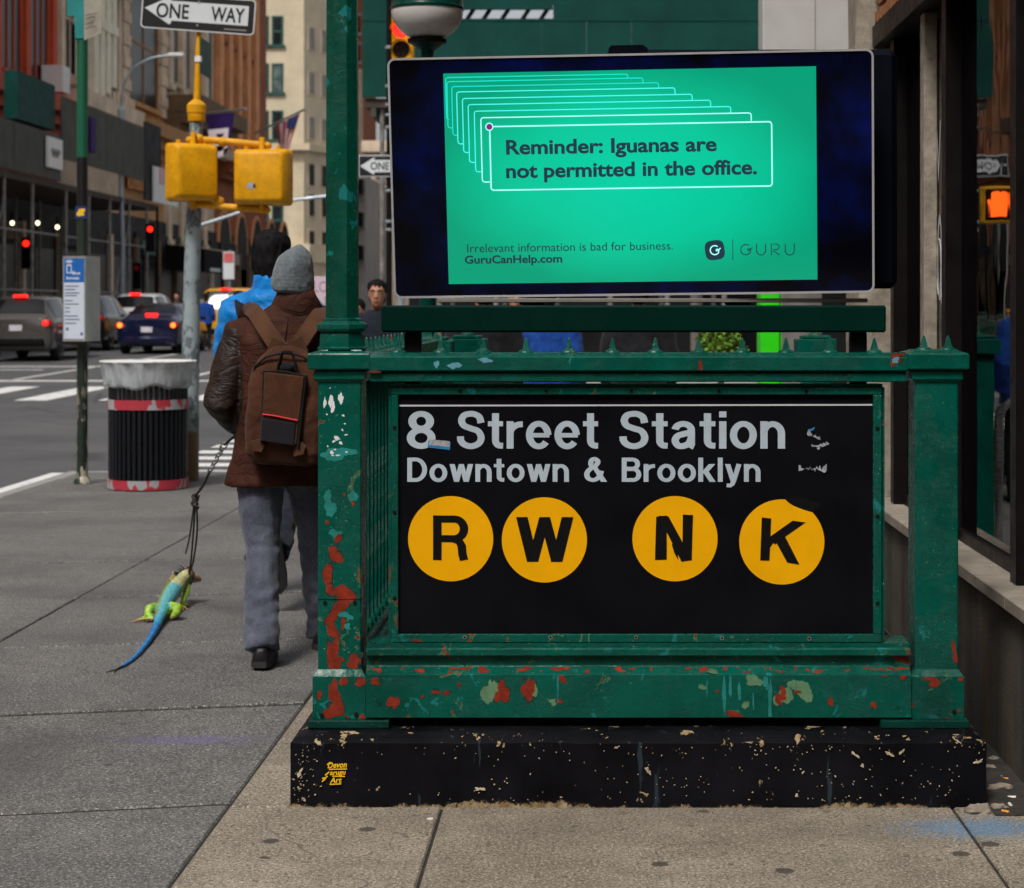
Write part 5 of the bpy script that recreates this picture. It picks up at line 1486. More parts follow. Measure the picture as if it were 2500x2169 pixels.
    for k in range(5):
        yc = a + 2.6 + k * 5.3; q = MB()
        pts = [(-1.9, 0), (1.9, 0)] + [(1.9 * math.cos(R(t)), 4.2 + 1.9 * math.sin(R(t))) for t in range(0, 181, 20)]
        q.extrude(pts, (XF, yc, road_z(yc) + .2), (0, 1, 0), (0, 0, 1), (1, 0, 0), .0, .12); ar = q.build('arch', M['b_terra'], r)
        q = MB(); pts = [(x * .78, y * .96) for x, y in pts]; q.extrude(pts, (XF, yc, road_z(yc) + .2), (0, 1, 0), (0, 0, 1), (1, 0, 0), .1, .16); q.build('arch_opening', M['shop_dark'], ar)
    # 6: tan tower that turns its front to the camera where the avenue bends
    yt = 168.0; xa, xb, xc = X(648, yt), X(742, yt), X(800, yt)
    r = thing('tan_stone_tower', 'tan stone tower with small green framed windows at the bend', 'building', ((xa + xc) / 2, yt + 6, 0))
    q = MB(); q.box(xa - 6, xb, yt, yt + 16, -.5, 46); q.build('wall', M['b_tan'], r)
    q = MB(); q.add([(xb + .005, yt, -.5), (xc, yt + 5, -.5), (xc, yt + 16, -.5), (xb + .005, yt + 16, -.5), (xb + .005, yt, 46), (xc, yt + 5, 46), (xc, yt + 16, 46), (xb + .005, yt + 16, 46)], [(0, 1, 5, 4), (1, 2, 6, 5), (2, 3, 7, 6), (3, 0, 4, 7), (4, 5, 6, 7), (0, 3, 2, 1)]); q.build('side_wall', M['b_tan2'], r)
    def fw(px0, px1, py0, py1, glass):
        q = MB(); x0, x1, z0, z1 = X(px0, yt), X(px1, yt), Z(py1, yt), Z(py0, yt); t = .16
        q.box(x0 - t, x1 + t, yt - .1, yt + .2, z1, z1 + t); q.box(x0 - t * 2, x1 + t * 2, yt - .25, yt + .2, z0 - t * 1.5, z0); q.box(x0 - t, x0, yt - .08, yt + .2, z0, z1); q.box(x1, x1 + t, yt - .08, yt + .2, z0, z1); q.box(x0, x1, yt - .06, yt + .1, (z0 + z1) / 2 - .09, (z0 + z1) / 2 + .09)
        f = q.build('window', M['b_frame'], r); q = MB(); q.box(x0, x1, yt - .04, yt + .05, z0, z1); q.build('pane', glass, f)
    for i, py in enumerate((44, 160, 275, 390, 505)):
        fw(668, 687, py, py + 66, M['paleglass'] if i in (1,) else M['darkglass'])
        fw(636, 652, py, py + 66, M['darkglass'])
    sd = Vector((xc - xb, 5, 0)).normalized(); sn = Vector((5, -(xc - xb), 0)).normalized()
    for i, py in enumerate((60, 170, 280, 395, 470, 560)):
        for k, t0 in enumerate((.22, .62)):
            z0, z1 = Z(py + 60, yt), Z(py, yt); o = Vector((xb, yt, 0)) + sd * ((xc - xb) * 1.0 / sd.x * t0) + sn * .02
            q = MB(); q.extrude([(-.55, z0), (.55, z0), (.55, z1), (-.55, z1)], o, sd, V3, sn, -.05, .05); f = q.build('window', M['b_tan'], r)
            q = MB(); q.extrude([(-.4, z0 + .15), (.4, z0 + .15), (.4, z1 - .15), (-.4, z1 - .15)], o, sd, V3, sn, .03, .08); q.build('pane', M['b_grey'] if i < 3 else M['darkglass'], f)
    for py0, py1 in ((352, 368), (596, 640)):
        q = MB(); q.box(xa - 6, xb + .6, yt - .7, yt - .001, Z(py1, yt), Z(py0, yt)); q.add([(xb, yt - .7, Z(py1, yt)), (xc + .6, yt + 4.5, Z(py1, yt)), (xc, yt + 5.2, Z(py1, yt)), (xb, yt + .2, Z(py1, yt)), (xb, yt - .7, Z(py0, yt)), (xc + .6, yt + 4.5, Z(py0, yt)), (xc, yt + 5.2, Z(py0, yt)), (xb, yt + .2, Z(py0, yt))], [(0, 1, 5, 4), (1, 2, 6, 5), (2, 3, 7, 6), (4, 5, 6, 7), (0, 3, 2, 1)]); q.build('cornice', M['b_tan'], r)
    # 7 and 8: houses that close the view right of the column
    yt2 = 190.0
    r = thing('brown_brick_building', 'brown brick house closing the street behind the green column', 'building', (X(860, yt2), yt2 + 5, 0))
    q = MB(); q.box(X(800, yt2), X(884, yt2), yt2, yt2 + 12, -.5, Z(20, yt2) + 14); q.build('wall', M['b_redbrick'], r)
    q = MB(); q.box(X(862, yt2) - 4, X(886, yt2), yt2 - .4, yt2 - .001, Z(470, yt2), Z(170, yt2)); q.build('bay', M['b_beige'], r)
    def fw2(parent, yt, px0, px1, py0, py1, m=M['darkglass'], f=M['b_grey']):
        x0, x1, z0, z1 = X(px0, yt), X(px1, yt), Z(py1, yt), Z(py0, yt); q = MB(); q.box(x0 - .2, x1 + .2, yt - .12, yt + .1, z0 - .3, z0 - .001); q.box(x0 - .2, x1 + .2, yt - .1, yt + .1, z1 + .001, z1 + .25); w = q.build('window', f, parent)
        q = MB(); q.box(x0, x1, yt - .05, yt + .05, z0, z1); q.build('pane', m, w)
    for py in (40, 110, 500, 560, 620):
        fw2(r, yt2, 868, 878, py, py + 40)
    yt3 = 150.0
    r = thing('pale_arcade_building', 'pale stone house with an arched entrance left of the screen', 'building', (X(940, yt3), yt3 + 5, 0))
    q = MB(); q.box(X(886, yt3), X(1130, yt3), yt3, yt3 + 12, -.5, Z(345, yt3)); q.build('wall', M['b_beige'], r)
    q = MB(); q.box(X(884, yt3), X(1132, yt3), yt3 - .5, yt3 - .001, Z(372, yt3), Z(345, yt3)); q.build('cornice', M['b_beige2'], r)
    for py in (400, 470, 540):
        for px in (896, 918, 940): fw2(r, yt3, px, px + 9, py, py + 38)
    q = MB(); q.extrude([(-.8, 0), (.8, 0)] + [(.8 * math.cos(R(t)), 2.4 + 1.3 * math.sin(R(t))) for t in range(0, 181, 20)], (X(907, yt3), yt3, Z(660, yt3)), (1, 0, 0), V3, (0, -1, 0), 0, .2); q.build('arch_opening', M['shop_dark'], r)
    r = thing('grey_fire_escape_building', 'grey house with dark balconies behind the one way sign', 'building', (X(880, 132), 136, 0))
    q = MB(); q.box(X(845, 132), X(893, 132), 132, 145, -.5, Z(430, 132)); q.build('wall', M['b_grey'], r)
    for py in (440, 520, 600): 
        q = MB(); q.box(X(862, 132), X(890, 132), 131.2, 131.999, Z(py + 34, 132), Z(py, 132)); q.build('balcony', M['black'], r)
    # continuation of the block on the right, hidden mostly by the hoarding
    r = thing('block_behind_hoarding', 'low grey block behind the green hoarding across the side street', 'building', (8, 60, 0))
    q = MB(); q.box(2.2, 30, 41.0, 140, -.5, 6.6); q.build('wall', M['b_grey'], r)
    q = MB(); q.box(2.2, 30, 40.86, 40.915, -.3, 3.3); q.build('ground_floor_shade', M['shop_dark'], r)  # dark sheet over the pale wall stands in for shade under the shed
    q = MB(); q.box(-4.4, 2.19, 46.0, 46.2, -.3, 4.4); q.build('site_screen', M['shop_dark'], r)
    for k in range(9):
        for fz in (3.4,):
            q = MB(); x = 3.4 + k * 2.8; q.box(x - .7, x + .7, 40.92, 40.999, fz, fz + 2.4); f = q.build('window', M['b_frame'], r); q = MB(); q.box(x - .6, x + .6, 40.90, 40.95, fz + .1, fz + 2.3); q.build('pane', M['darkglass'], f)
row_of_houses()

def surroundings():
    """unseen blocks behind and beside the camera, shaped to darken light and reflections"""
    specs = [('brick_block_behind', 'plain brick block behind the camera on the near side', (1.9, 30, -40, -2.2), 20, 'b_redbrick'),
             ('stone_block_opposite', 'plain stone block across the avenue behind the camera', (-45, XF, -40, 14.5), 18, 'b_brown'),
             ('brown_block_opposite', 'plain brown block across the avenue beside the side street', (-45, XF, 31, 55.9), 16, 'b_brown'),
             ('dark_block_end', 'unseen dark block added behind the camera across the avenue to darken reflections', (-20.9, 1.8, -52, -38), 24, 'b_redbrick')]  # end block added across the roadway to darken reflections on the front faces
    for nm, lab, (x0, x1, y0, y1), h, m in specs:
        r = thing(nm, lab, 'building', ((x0 + x1) / 2, (y0 + y1) / 2, 0))
        q = MB(); q.box(x0, x1, y0, y1, -.5, h); q.build('wall', M[m], r)
        q = MB(); q.box(x0 - .4, x1 + .4, y0 - .4, y1 + .4, h, h + .8); q.build('cornice', M['b_beige2'], r)
surroundings()

# ------------------------------------------------------------------ hoardings, scaffolding, signs on the far side
def sidewalk_sheds():
    xs = -17.3
    # near stretch: grey green parapet over dark shops
    r = thing('sidewalk_shed', 'grey green sidewalk shed parapet on scaffold legs, left of the bus stop pole', 'scaffold', (xs - 1.5, 60, 0))
    def par(y0, y1, z0, z1, mat, nm='parapet_board'):
        n = max(1, int((y1 - y0) / 2.44)); st = (y1 - y0) / n
        for k in range(n):
            q = MB(); q.box(xs - .03 - (k % 2) * .01, xs + .02 - (k % 2) * .01, y0 + k * st + .01, y0 + (k + 1) * st - .01, z0, z1); q.build(nm, mat, r)
    def legs(y0, y1, zt, step=2.9):
        y = y0
        while y < y1:
            for xx in (xs - .1, xs - 2.6):
                q = MB(); q.cyl((xx, y, road_z(y) + .15), (xx, y, zt), .055, .055, 8); q.build('scaffold_leg', M['scaffold'], r)
            y += step
        q = MB()
        for xx in (xs - .1,):
            for zz in (1.6, 3.4): q.cyl((xx, y0, zz + .4), (xx, y1, zz + .4), .035, .035, 6)
        for k in range(int((y1 - y0) / step)):
            a = y0 + k * step
            if k % 2 == 0: q.cyl((xs - .1, a, 1.0), (xs - .1, a + step, 4.6), .03, .03, 6)
        q.build('braces', M['scaffold'], r, kind='stuff')
    par(48, FY(148, xs), 5.55, 7.0, M['shed_dark']); legs(49, FY(148, xs), 5.5)
    q = MB(); q.box(XF + .5, xs - .05, 48, FY(390, xs), 5.3, 5.5); q.build('deck', M['plank'], r)
    par(FY(148, xs) + .05, FY(352, xs), 6.3, 8.3, M['shed_dark']); legs(FY(148, xs) + 1, FY(390, xs), 5.5)
    par(FY(352, xs) + .05, FY(392, xs), 5.6, 8.6, M['shop_dark'], 'dark_board')
    q = MB(); q.box(xs - .5, xs - .1, FY(50, xs), FY(142, xs), 7.15, 8.6); q.build('green_board', M['shed_green'], r)
    q = MB(); q.box(XF + .002, XF + .008, 57, 128, -.3, 5.6); q.build('shade_backing', M['shop_dark'], r)  # near-black backing over the ground floors stands in for shade below the deck
    # shop fronts under the shed, in shade
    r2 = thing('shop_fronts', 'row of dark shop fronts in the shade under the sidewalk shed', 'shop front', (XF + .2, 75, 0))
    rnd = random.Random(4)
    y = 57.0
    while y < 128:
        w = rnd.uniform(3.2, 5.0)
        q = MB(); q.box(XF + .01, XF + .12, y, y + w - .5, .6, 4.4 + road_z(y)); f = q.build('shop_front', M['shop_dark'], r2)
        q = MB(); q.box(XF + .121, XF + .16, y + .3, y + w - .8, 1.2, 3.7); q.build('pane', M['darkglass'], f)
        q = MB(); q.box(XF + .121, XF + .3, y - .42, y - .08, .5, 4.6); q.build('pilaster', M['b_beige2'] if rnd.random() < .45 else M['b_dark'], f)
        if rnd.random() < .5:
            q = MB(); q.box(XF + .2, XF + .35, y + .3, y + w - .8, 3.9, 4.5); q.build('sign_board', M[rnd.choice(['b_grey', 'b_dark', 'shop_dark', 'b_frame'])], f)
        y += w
    # bulbs under the shed
    for i, (px, py) in enumerate(((30, 545), (92, 545), (140, 555))):
        Y = 60.0; o = P(px, py, Y)
        t = thing('shed_lamp', ['lit work lamp under the shed at the left edge', 'lit work lamp under the shed, middle of three', 'lit work lamp under the shed nearest the bus stop pole'][i], 'lamp', o, 'work lamps under the shed')
        q = MB(); q.sphere(o, .065, 10, 6); q.build('bulb', M['lamp_bulb'], t); q = MB(); q.cyl(o + Vector((0, 0, .1)), o + Vector((0, 0, .32)), .05, .05, 8); q.build('socket', M['black'], t)
    # hung signs
    def board(name, label, cat, px0, px1, py0, py1, xs, mat, extra=None):
        y0, y1 = FY(px0, xs), FY(px1, xs); z0, z1 = Z(py1, (y0 + y1) / 2), Z(py0, (y0 + y1) / 2)
        t = thing(name, label, cat, (xs, (y0 + y1) / 2, z0))
        q = MB(); q.box(xs, xs + .08, y0, y1, z0, z1); q.build('board', mat, t)
        return t, y0, y1, z0, z1
    t, y0, y1, z0, z1 = board('white_notice', 'white notice board hung on the grey sidewalk shed', 'sign', 112, 147, 338, 412, xs + .05, M['white'])
    q = MB(); q.box(xs + .131, xs + .14, y0 + .3, y1 - .3, z1 - .5, z1 - .35); q.box(xs + .131, xs + .14, y0 + .4, y1 - .5, z0 + .35, z0 + .5); q.build('print', M['b_grey'], t, kind='stuff')
    t, y0, y1, z0, z1 = board('white_shop_sign', 'white shop sign with blurred red lettering left of the signals', 'sign', 372, 430, 415, 500, xs + .06, M['white'])
    q = MB(); rnd = random.Random(8)
    for k in range(6):
        yy = y0 + (y1 - y0) * (.2 + .12 * k); h = rnd.uniform(.5, .95); q.box(xs + .141, xs + .15, yy, yy + (y1 - y0) * .05, z0 + .75, z0 + .75 + h)
    q.build('red_lettering', M['redprint'], t, kind='stuff')
    t, y0, y1, z0, z1 = board('purple_banner', 'narrow purple banner on the shed beside the bus stop pole', 'banner', 217, 229, 288, 372, xs + .05, M['purple'])
sidewalk_sheds()

def flags():
    # purple flag with a pale emblem
    Y = 86.0
    a, b = P(600, 266, Y), P(500, 279, Y + 4)
    t = thing('purple_flag', 'purple flag with a white torch emblem behind the pedestrian signals', 'flag', b)
    q = MB(); q.tube([b, a], .06, 8); q.build('pole', M['alu'], t)
    def cloth(p, mat, nm, rows=8, cols=6, wave=.14):
        q = MB(); vs = []
        for i in range(rows + 1):
            for j in range(cols + 1):
                c = p[0].lerp(p[1], j / cols).lerp(p[3].lerp(p[2], j / cols), i / rows)
                vs.append(c + Vector((0, wave * math.sin(j * 1.1 + i * .5), 0)))
        q.add(vs, [(i * (cols + 1) + j, i * (cols + 1) + j + 1, (i + 1) * (cols + 1) + j + 1, (i + 1) * (cols + 1) + j) for i in range(rows) for j in range(cols)])
        n0 = len(q.v); q.v += [(v[0], v[1] + .03, v[2]) for v in q.v]; q.f += [tuple(i + n0 for i in reversed(f)) for f in list(q.f)]; q.m = [0] * len(q.f)
        return q.build(nm, mat, t, smooth='all')
    cloth([P(503, 279, Y + 1), P(571, 276, Y), P(556, 372, Y), P(518, 395, Y + 1)], M['purple'], 'cloth')
    q = MB(); q.extrude([(0, 0), (.9, .1), (.85, -.75), (.5, -.95), (.1, -.8)], P(508, 318, Y - .25), U3, V3, N3, 0, .03); em = q.build('emblem', M['flagwhite'], t)
    q = MB(); q.extrude([(.35, -.18), (.7, -.15), (.5, -.62)], P(508, 318, Y - .25), U3, V3, N3, .031, .05); q.build('torch', M['purple'], em)
    q = MB(); q.extrude([(.2, 0), (.6, .05), (.55, -.42), (.3, -.5)], P(514, 358, Y - .25), U3, V3, N3, 0, .03); q.build('lettering', M['flagwhite'], t)
    Y = 98.0
    t = thing('striped_flag', 'red and white striped flag with a blue canton on a slanted pole', 'flag', P(622, 326, Y + 4))
    q = MB(); q.tube([P(622, 326, Y + 4), P(747, 266, Y)], .06, 8); q.build('pole', M['alu'], t)
    tl, tr, br_, bl = P(674, 306, Y), P(732, 278, Y), P(705, 366, Y), P(683, 372, Y + 1)
    for k in range(7):
        f0, f1 = k / 7, (k + 1) / 7
        p = [tl.lerp(tr, f0), tl.lerp(tr, f1), bl.lerp(br_, f1), bl.lerp(br_, f0)]
        cloth(p, M['flagred'] if k % 2 == 0 else M['flagwhite'], 'flag_stripe', 6, 2, .06)
    c0 = [tl.lerp(tr, .5), tr, tr.lerp(br_, .36), tl.lerp(bl, .2).lerp(tr.lerp(br_, .36), .5)]
    c0 = [p + Vector((0, -.12, 0)) for p in c0]; cloth(c0, M['flagblue'], 'canton', 4, 4, .05)
flags()

def green_hoarding():
    Y = 36.0
    r = thing('green_hoarding', 'green plywood hoarding on a sidewalk shed across the side street', 'hoarding', (0, Y, 0))
    xa, xb = X(884, Y), X(1870, Y)
    n = 9; st = (xb - xa) / n
    for k in range(n):
        if k == 0: x0, x1 = xa, X(936, Y)
        q = MB(); q.box(xa + k * st + .001, xa + (k + 1) * st - .001, Y + (k % 2) * .004, Y + .05, Z(238, Y), Z(52 if k > 1 else -40, Y)); q.build('plywood_board', M['shed_green'], r)
    q = MB(); q.box(xa, xb, Y - .01, Y + .06, Z(52, Y) + .001, Z(46, Y)); q.build('top_board', M['shed_green'], r)
    q = MB(); q.box(xa + .05, xb, Y + .06, Y + 4.2, Z(262, Y), Z(240, Y)); q.build('deck', M['plank'], r)
    q = MB()
    for k in range(12):
        x = xa + .2 + k * .52; q.box(x - .05, x + .05, Y + .05, Y + 4.2, Z(285, Y), Z(263, Y))
    q.build('joists', M['shed_dark'], r, kind='stuff')
    for k in range(7):
        x = X(930, Y) + k * 1.05
        for yy in (Y + .2, Y + 3.6):
            q = MB(); q.cyl((x, yy, road_z(Y) + .1), (x, yy, Z(262, Y)), .045, .045, 8); q.build('scaffold_leg', M['scaffold'], r)
    # slanting lamp struts standing on the deck against the sky
    for k, px in enumerate((1165, 1205, 1250, 1300, 1345)):
        q = MB(); q.obox(P(px, 10, Y + .3), (.075, .05, .95), Matrix.Rotation(R(33), 3, 'Y')); q.build('strut', M['black'], r)
    q = MB(); q.box(X(1350, Y), X(1900, Y), Y + .2, Y + .3, Z(45, Y), Z(-60, Y)); q.build('rail_board', M['shed_green'], r)
    q = MB(); q.box(X(1080, Y), X(1349, Y), Y + .2, Y + .3, Z(19, Y), Z(-60, Y)); q.build('upper_board', M['shed_green'], r)
green_hoarding()
# ------------------------------------------------------------------ street furniture
def bus_stop():
    Y = 16.6; x = X(201, Y)
    t = thing('bus_stop_pole', 'dark green bus stop pole with scraped paint at the kerb', 'bus stop', (x, Y, 0))
    q = MB(); q.cyl((x, Y, 0), (x, Y, 4.6), .046, .046, 14); q.lathe((x, Y, 0), [(.075, 0), (.07, .03), (.05, .06)], 14); q.build('pole', M['buspole'], t, smooth=True)
    q = MB(); q.box(X(186, Y), X(211, Y), Y - .055, Y + .06, Z(98, Y), Z(-40, Y), .008); q.build('bracket', M['teal'], t)
    q = MB(); q.box(X(165, Y), X(190, Y), Y - .02, Y + .02, Z(40, Y), Z(-40, Y)); q.build('side_plate', M['teal'], t)
    q = MB(); rot = Matrix.Rotation(R(-14), 3, 'Y'); q.add([P(205, 99, Y - .11), P(247, 82, Y - .02), P(247, -30, Y - .02), P(205, -30, Y - .11)] + [P(205, 99, Y - .10), P(247, 82, Y - .0), P(247, -30, Y - .0), P(205, -30, Y - .10)], [(0, 1, 2, 3), (7, 6, 5, 4), (0, 4, 5, 1), (1, 5, 6, 2), (2, 6, 7, 3), (3, 7, 4, 0)])
    s = q.build('route_sign', M['signback'], t)
    q = MB()
    for py0, py1, a, b in ((34, 38, 209, 238), (42, 46, 211, 232), (66, 70, 209, 236), (56, 59, 209, 230)):
        q.add([P(a, py1 + 2, Y - .125), P(b, py1 - 4, Y - .055), P(b, py0 - 4, Y - .055), P(a, py0 + 2, Y - .125)], [(0, 1, 2, 3)])
    q.build('print', M['b_grey'], s, kind='stuff')
    q = MB(); q.box(x - .047, x + .047, Y - .0475, Y - .03, Z(535, Y), Z(505, Y)); st = q.build('sticker', M['flagblue'], t)
    q = MB(); q.extrude(blob(x, Z(520, Y), .04, .028, 18, .5, 0, 1), (0, Y - .048, 0), U3, V3, N3, 0, .001); q.build('sticker_print', M['decalyellow'], st)
    # schedule box
    q = MB(); a, b, c = X(166, Y), X(224, Y), X(243, Y)
    z0, z1 = Z(833, Y), Z(627, Y)
    q.add([(a, Y - .16, z0), (b, Y - .20, z0), (c, Y - .02, z0), (c - .02, Y + .10, z0), (a, Y + .06, z0), (a, Y - .16, z1), (b, Y - .20, z1), (c, Y - .02, z1), (c - .02, Y + .10, z1), (a, Y + .06, z1)],
          [(4, 3, 2, 1, 0), (5, 6, 7, 8, 9), (0, 1, 6, 5), (1, 2, 7, 6), (2, 3, 8, 7), (3, 4, 9, 8), (4, 0, 5, 9)])
    bx = q.build('schedule_box', M['alu'], t)
    u = (Vector((b, Y - .20, 0)) - Vector((a, Y - .16, 0))); L = u.length; u.normalize(); n = u.cross(V3)
    if n.y > 0: n = -n
    O = Vector((a, Y - .16, z0)); Hh = z1 - z0
    q = MB(); q.extrude([(.012, .02), (L - .012, .02), (L - .012, Hh * .69), (.012, Hh * .69)], O, u, V3, n, 0, .002); pw = q.build('timetable', M['businfo_white'], bx)
    q = MB(); q.extrude([(.012, Hh * .692), (L - .012, Hh * .692), (L - .012, Hh - .02), (.012, Hh - .02)], O, u, V3, n, 0, .002); pb = q.build('blue_header', M['businfo_blue'], bx)
    q = MB()
    for k, (w, yy) in enumerate(((.8, .64), (.6, .60), (.85, .56), (.7, .53), (.45, .47), (.8, .43), (.3, .385), (.3, .34), (.75, .29), (.85, .25), (.65, .205))):
        q.extrude([(.02, Hh * yy), (.02 + (L - .05) * w, Hh * yy), (.02 + (L - .05) * w, Hh * (yy + .013)), (.02, Hh * (yy + .013))], O, u, V3, n, .002, .003)
    for a0, b0 in ((.03, .09), (L - .045, .05)): q.extrude([(a0, b0), (a0 + .022, b0), (a0 + .022, b0 + .025), (a0, b0 + .025)], O, u, V3, n, .002, .003)
    q.build('print', M['businfo_ink'], pw, kind='stuff')
    q = MB(); put_text(q, 'Bus', O, u, V3, n, L * .42, L * .78, Hh * .785, .025, .02, .003); put_text(q, 'Arrivals', O, u, V3, n, L * .14, L * .72, Hh * .725, .025, .02, .003)
    for r_ in (.018, .03, .042):
        pts = [(L * .28 + r_ * math.cos(R(d)), Hh * .90 + r_ * math.sin(R(d)) * .8) for d in range(35, 146, 10)]
        for p0, p1 in zip(pts, pts[1:]): q.extrude([p0, p1, (p1[0], p1[1] + .006), (p0[0], p0[1] + .006)], O, u, V3, n, .002, .003)
    for (x0, x1, y0, y1) in ((.17, .20, .80, .90), (.36, .39, .80, .90), (.17, .39, .885, .90), (.2, .36, .80, .81)): q.extrude([(L * x0, Hh * y0), (L * x1, Hh * y0), (L * x1, Hh * y1), (L * x0, Hh * y1)], O, u, V3, n, .002, .0031)
    q.build('header_print', M['white'], pb, kind='stuff')
bus_stop()

def litter_basket():
    Y = 16.2; x = X(362, Y)
    t = thing('litter_basket', 'black slatted litter basket with a clear plastic liner and red bands', 'litter bin', (x, Y, 0))
    r0, r1, zt = .31, .322, .80
    n = 44
    q = MB(); q.lathe((x, Y, 0), [(r0 - .02, .05), (r1 - .025, .735)], 40); q.build('drum', M['blackmat'], t, smooth=True)
    q = MB(); q.lathe((x, Y, 0), [(r0 - .03, .736), (r0 - .025, .89)], 40); q.build('inner_liner', M['white'], t, smooth=True)
    me = None
    for k in range(n):
        a = 2 * math.pi * k / n
        if me is None:
            qq = MB(); qq.box(-.006, .006, -.0145, .0145, .06, zt + .06, .003); me = qq.mesh('slat'); me.materials.append(M['bin'])
        o = bpy.data.objects.new('slat', me); COL.objects.link(o); o.parent = t; o.location = ((r0 + .004) * math.cos(a), (r0 + .004) * math.sin(a), 0); o.rotation_euler = (0, R(1.0), 0); o.rotation_euler = (0, 0, a)
    def hoop(z0, z1, r, mat, nm):
        q = MB(); q.lathe((x, Y, 0), [(r, z0), (r, z1), (r - .012, z1), (r - .012, z0)], 44); return q.build(nm, mat, t, smooth=True)
    hoop(.008, .082, r0 + .018, M['binband'], 'bottom_band'); hoop(.655, .735, r0 + .020, M['binband'], 'top_band'); hoop(.865, .885, r0 + .014, M['bin'], 'rim_hoop')
    q = MB(); q.lathe((x, Y, 0), [(r0 - .06, -.001), (r0 - .05, .05), (r0 - .08, .052)], 30); q.build('foot', M['bin'], t)
    # liner folded over the rim
    rings = []; nn = 72
    for i, (r, z) in enumerate(((.318, .83), (.345, .835), (.352, .86), (.355, .92), (.368, .985), (.385, 1.035), (.39, 1.045), (.375, 1.04), (.33, .98))):
        rings.append([(x + (r + .010 * math.sin(13 * a + i * .7) * (1 if i < 5 else .3) + .006 * math.sin(29 * a)) * math.cos(a), Y + (r + .010 * math.sin(13 * a + i * .7) + .006 * math.sin(29 * a)) * math.sin(a), z + (.012 * math.sin(5 * a + 1) + .01 * math.sin(9 * a) if i < 3 else .004 * math.sin(4 * a))) for a in (2 * math.pi * k / nn for k in range(nn))])
    q = MB(); q.loft(rings, caps=False); q.build('plastic_liner', M['liner'], t, smooth='all')
    q = MB(); q.lathe((x, Y, 0), [(.39, 1.038), (.396, 1.043), (.39, 1.05), (.382, 1.043)], 44); q.build('liner_rim', M['white'], t, smooth='all')
litter_basket()

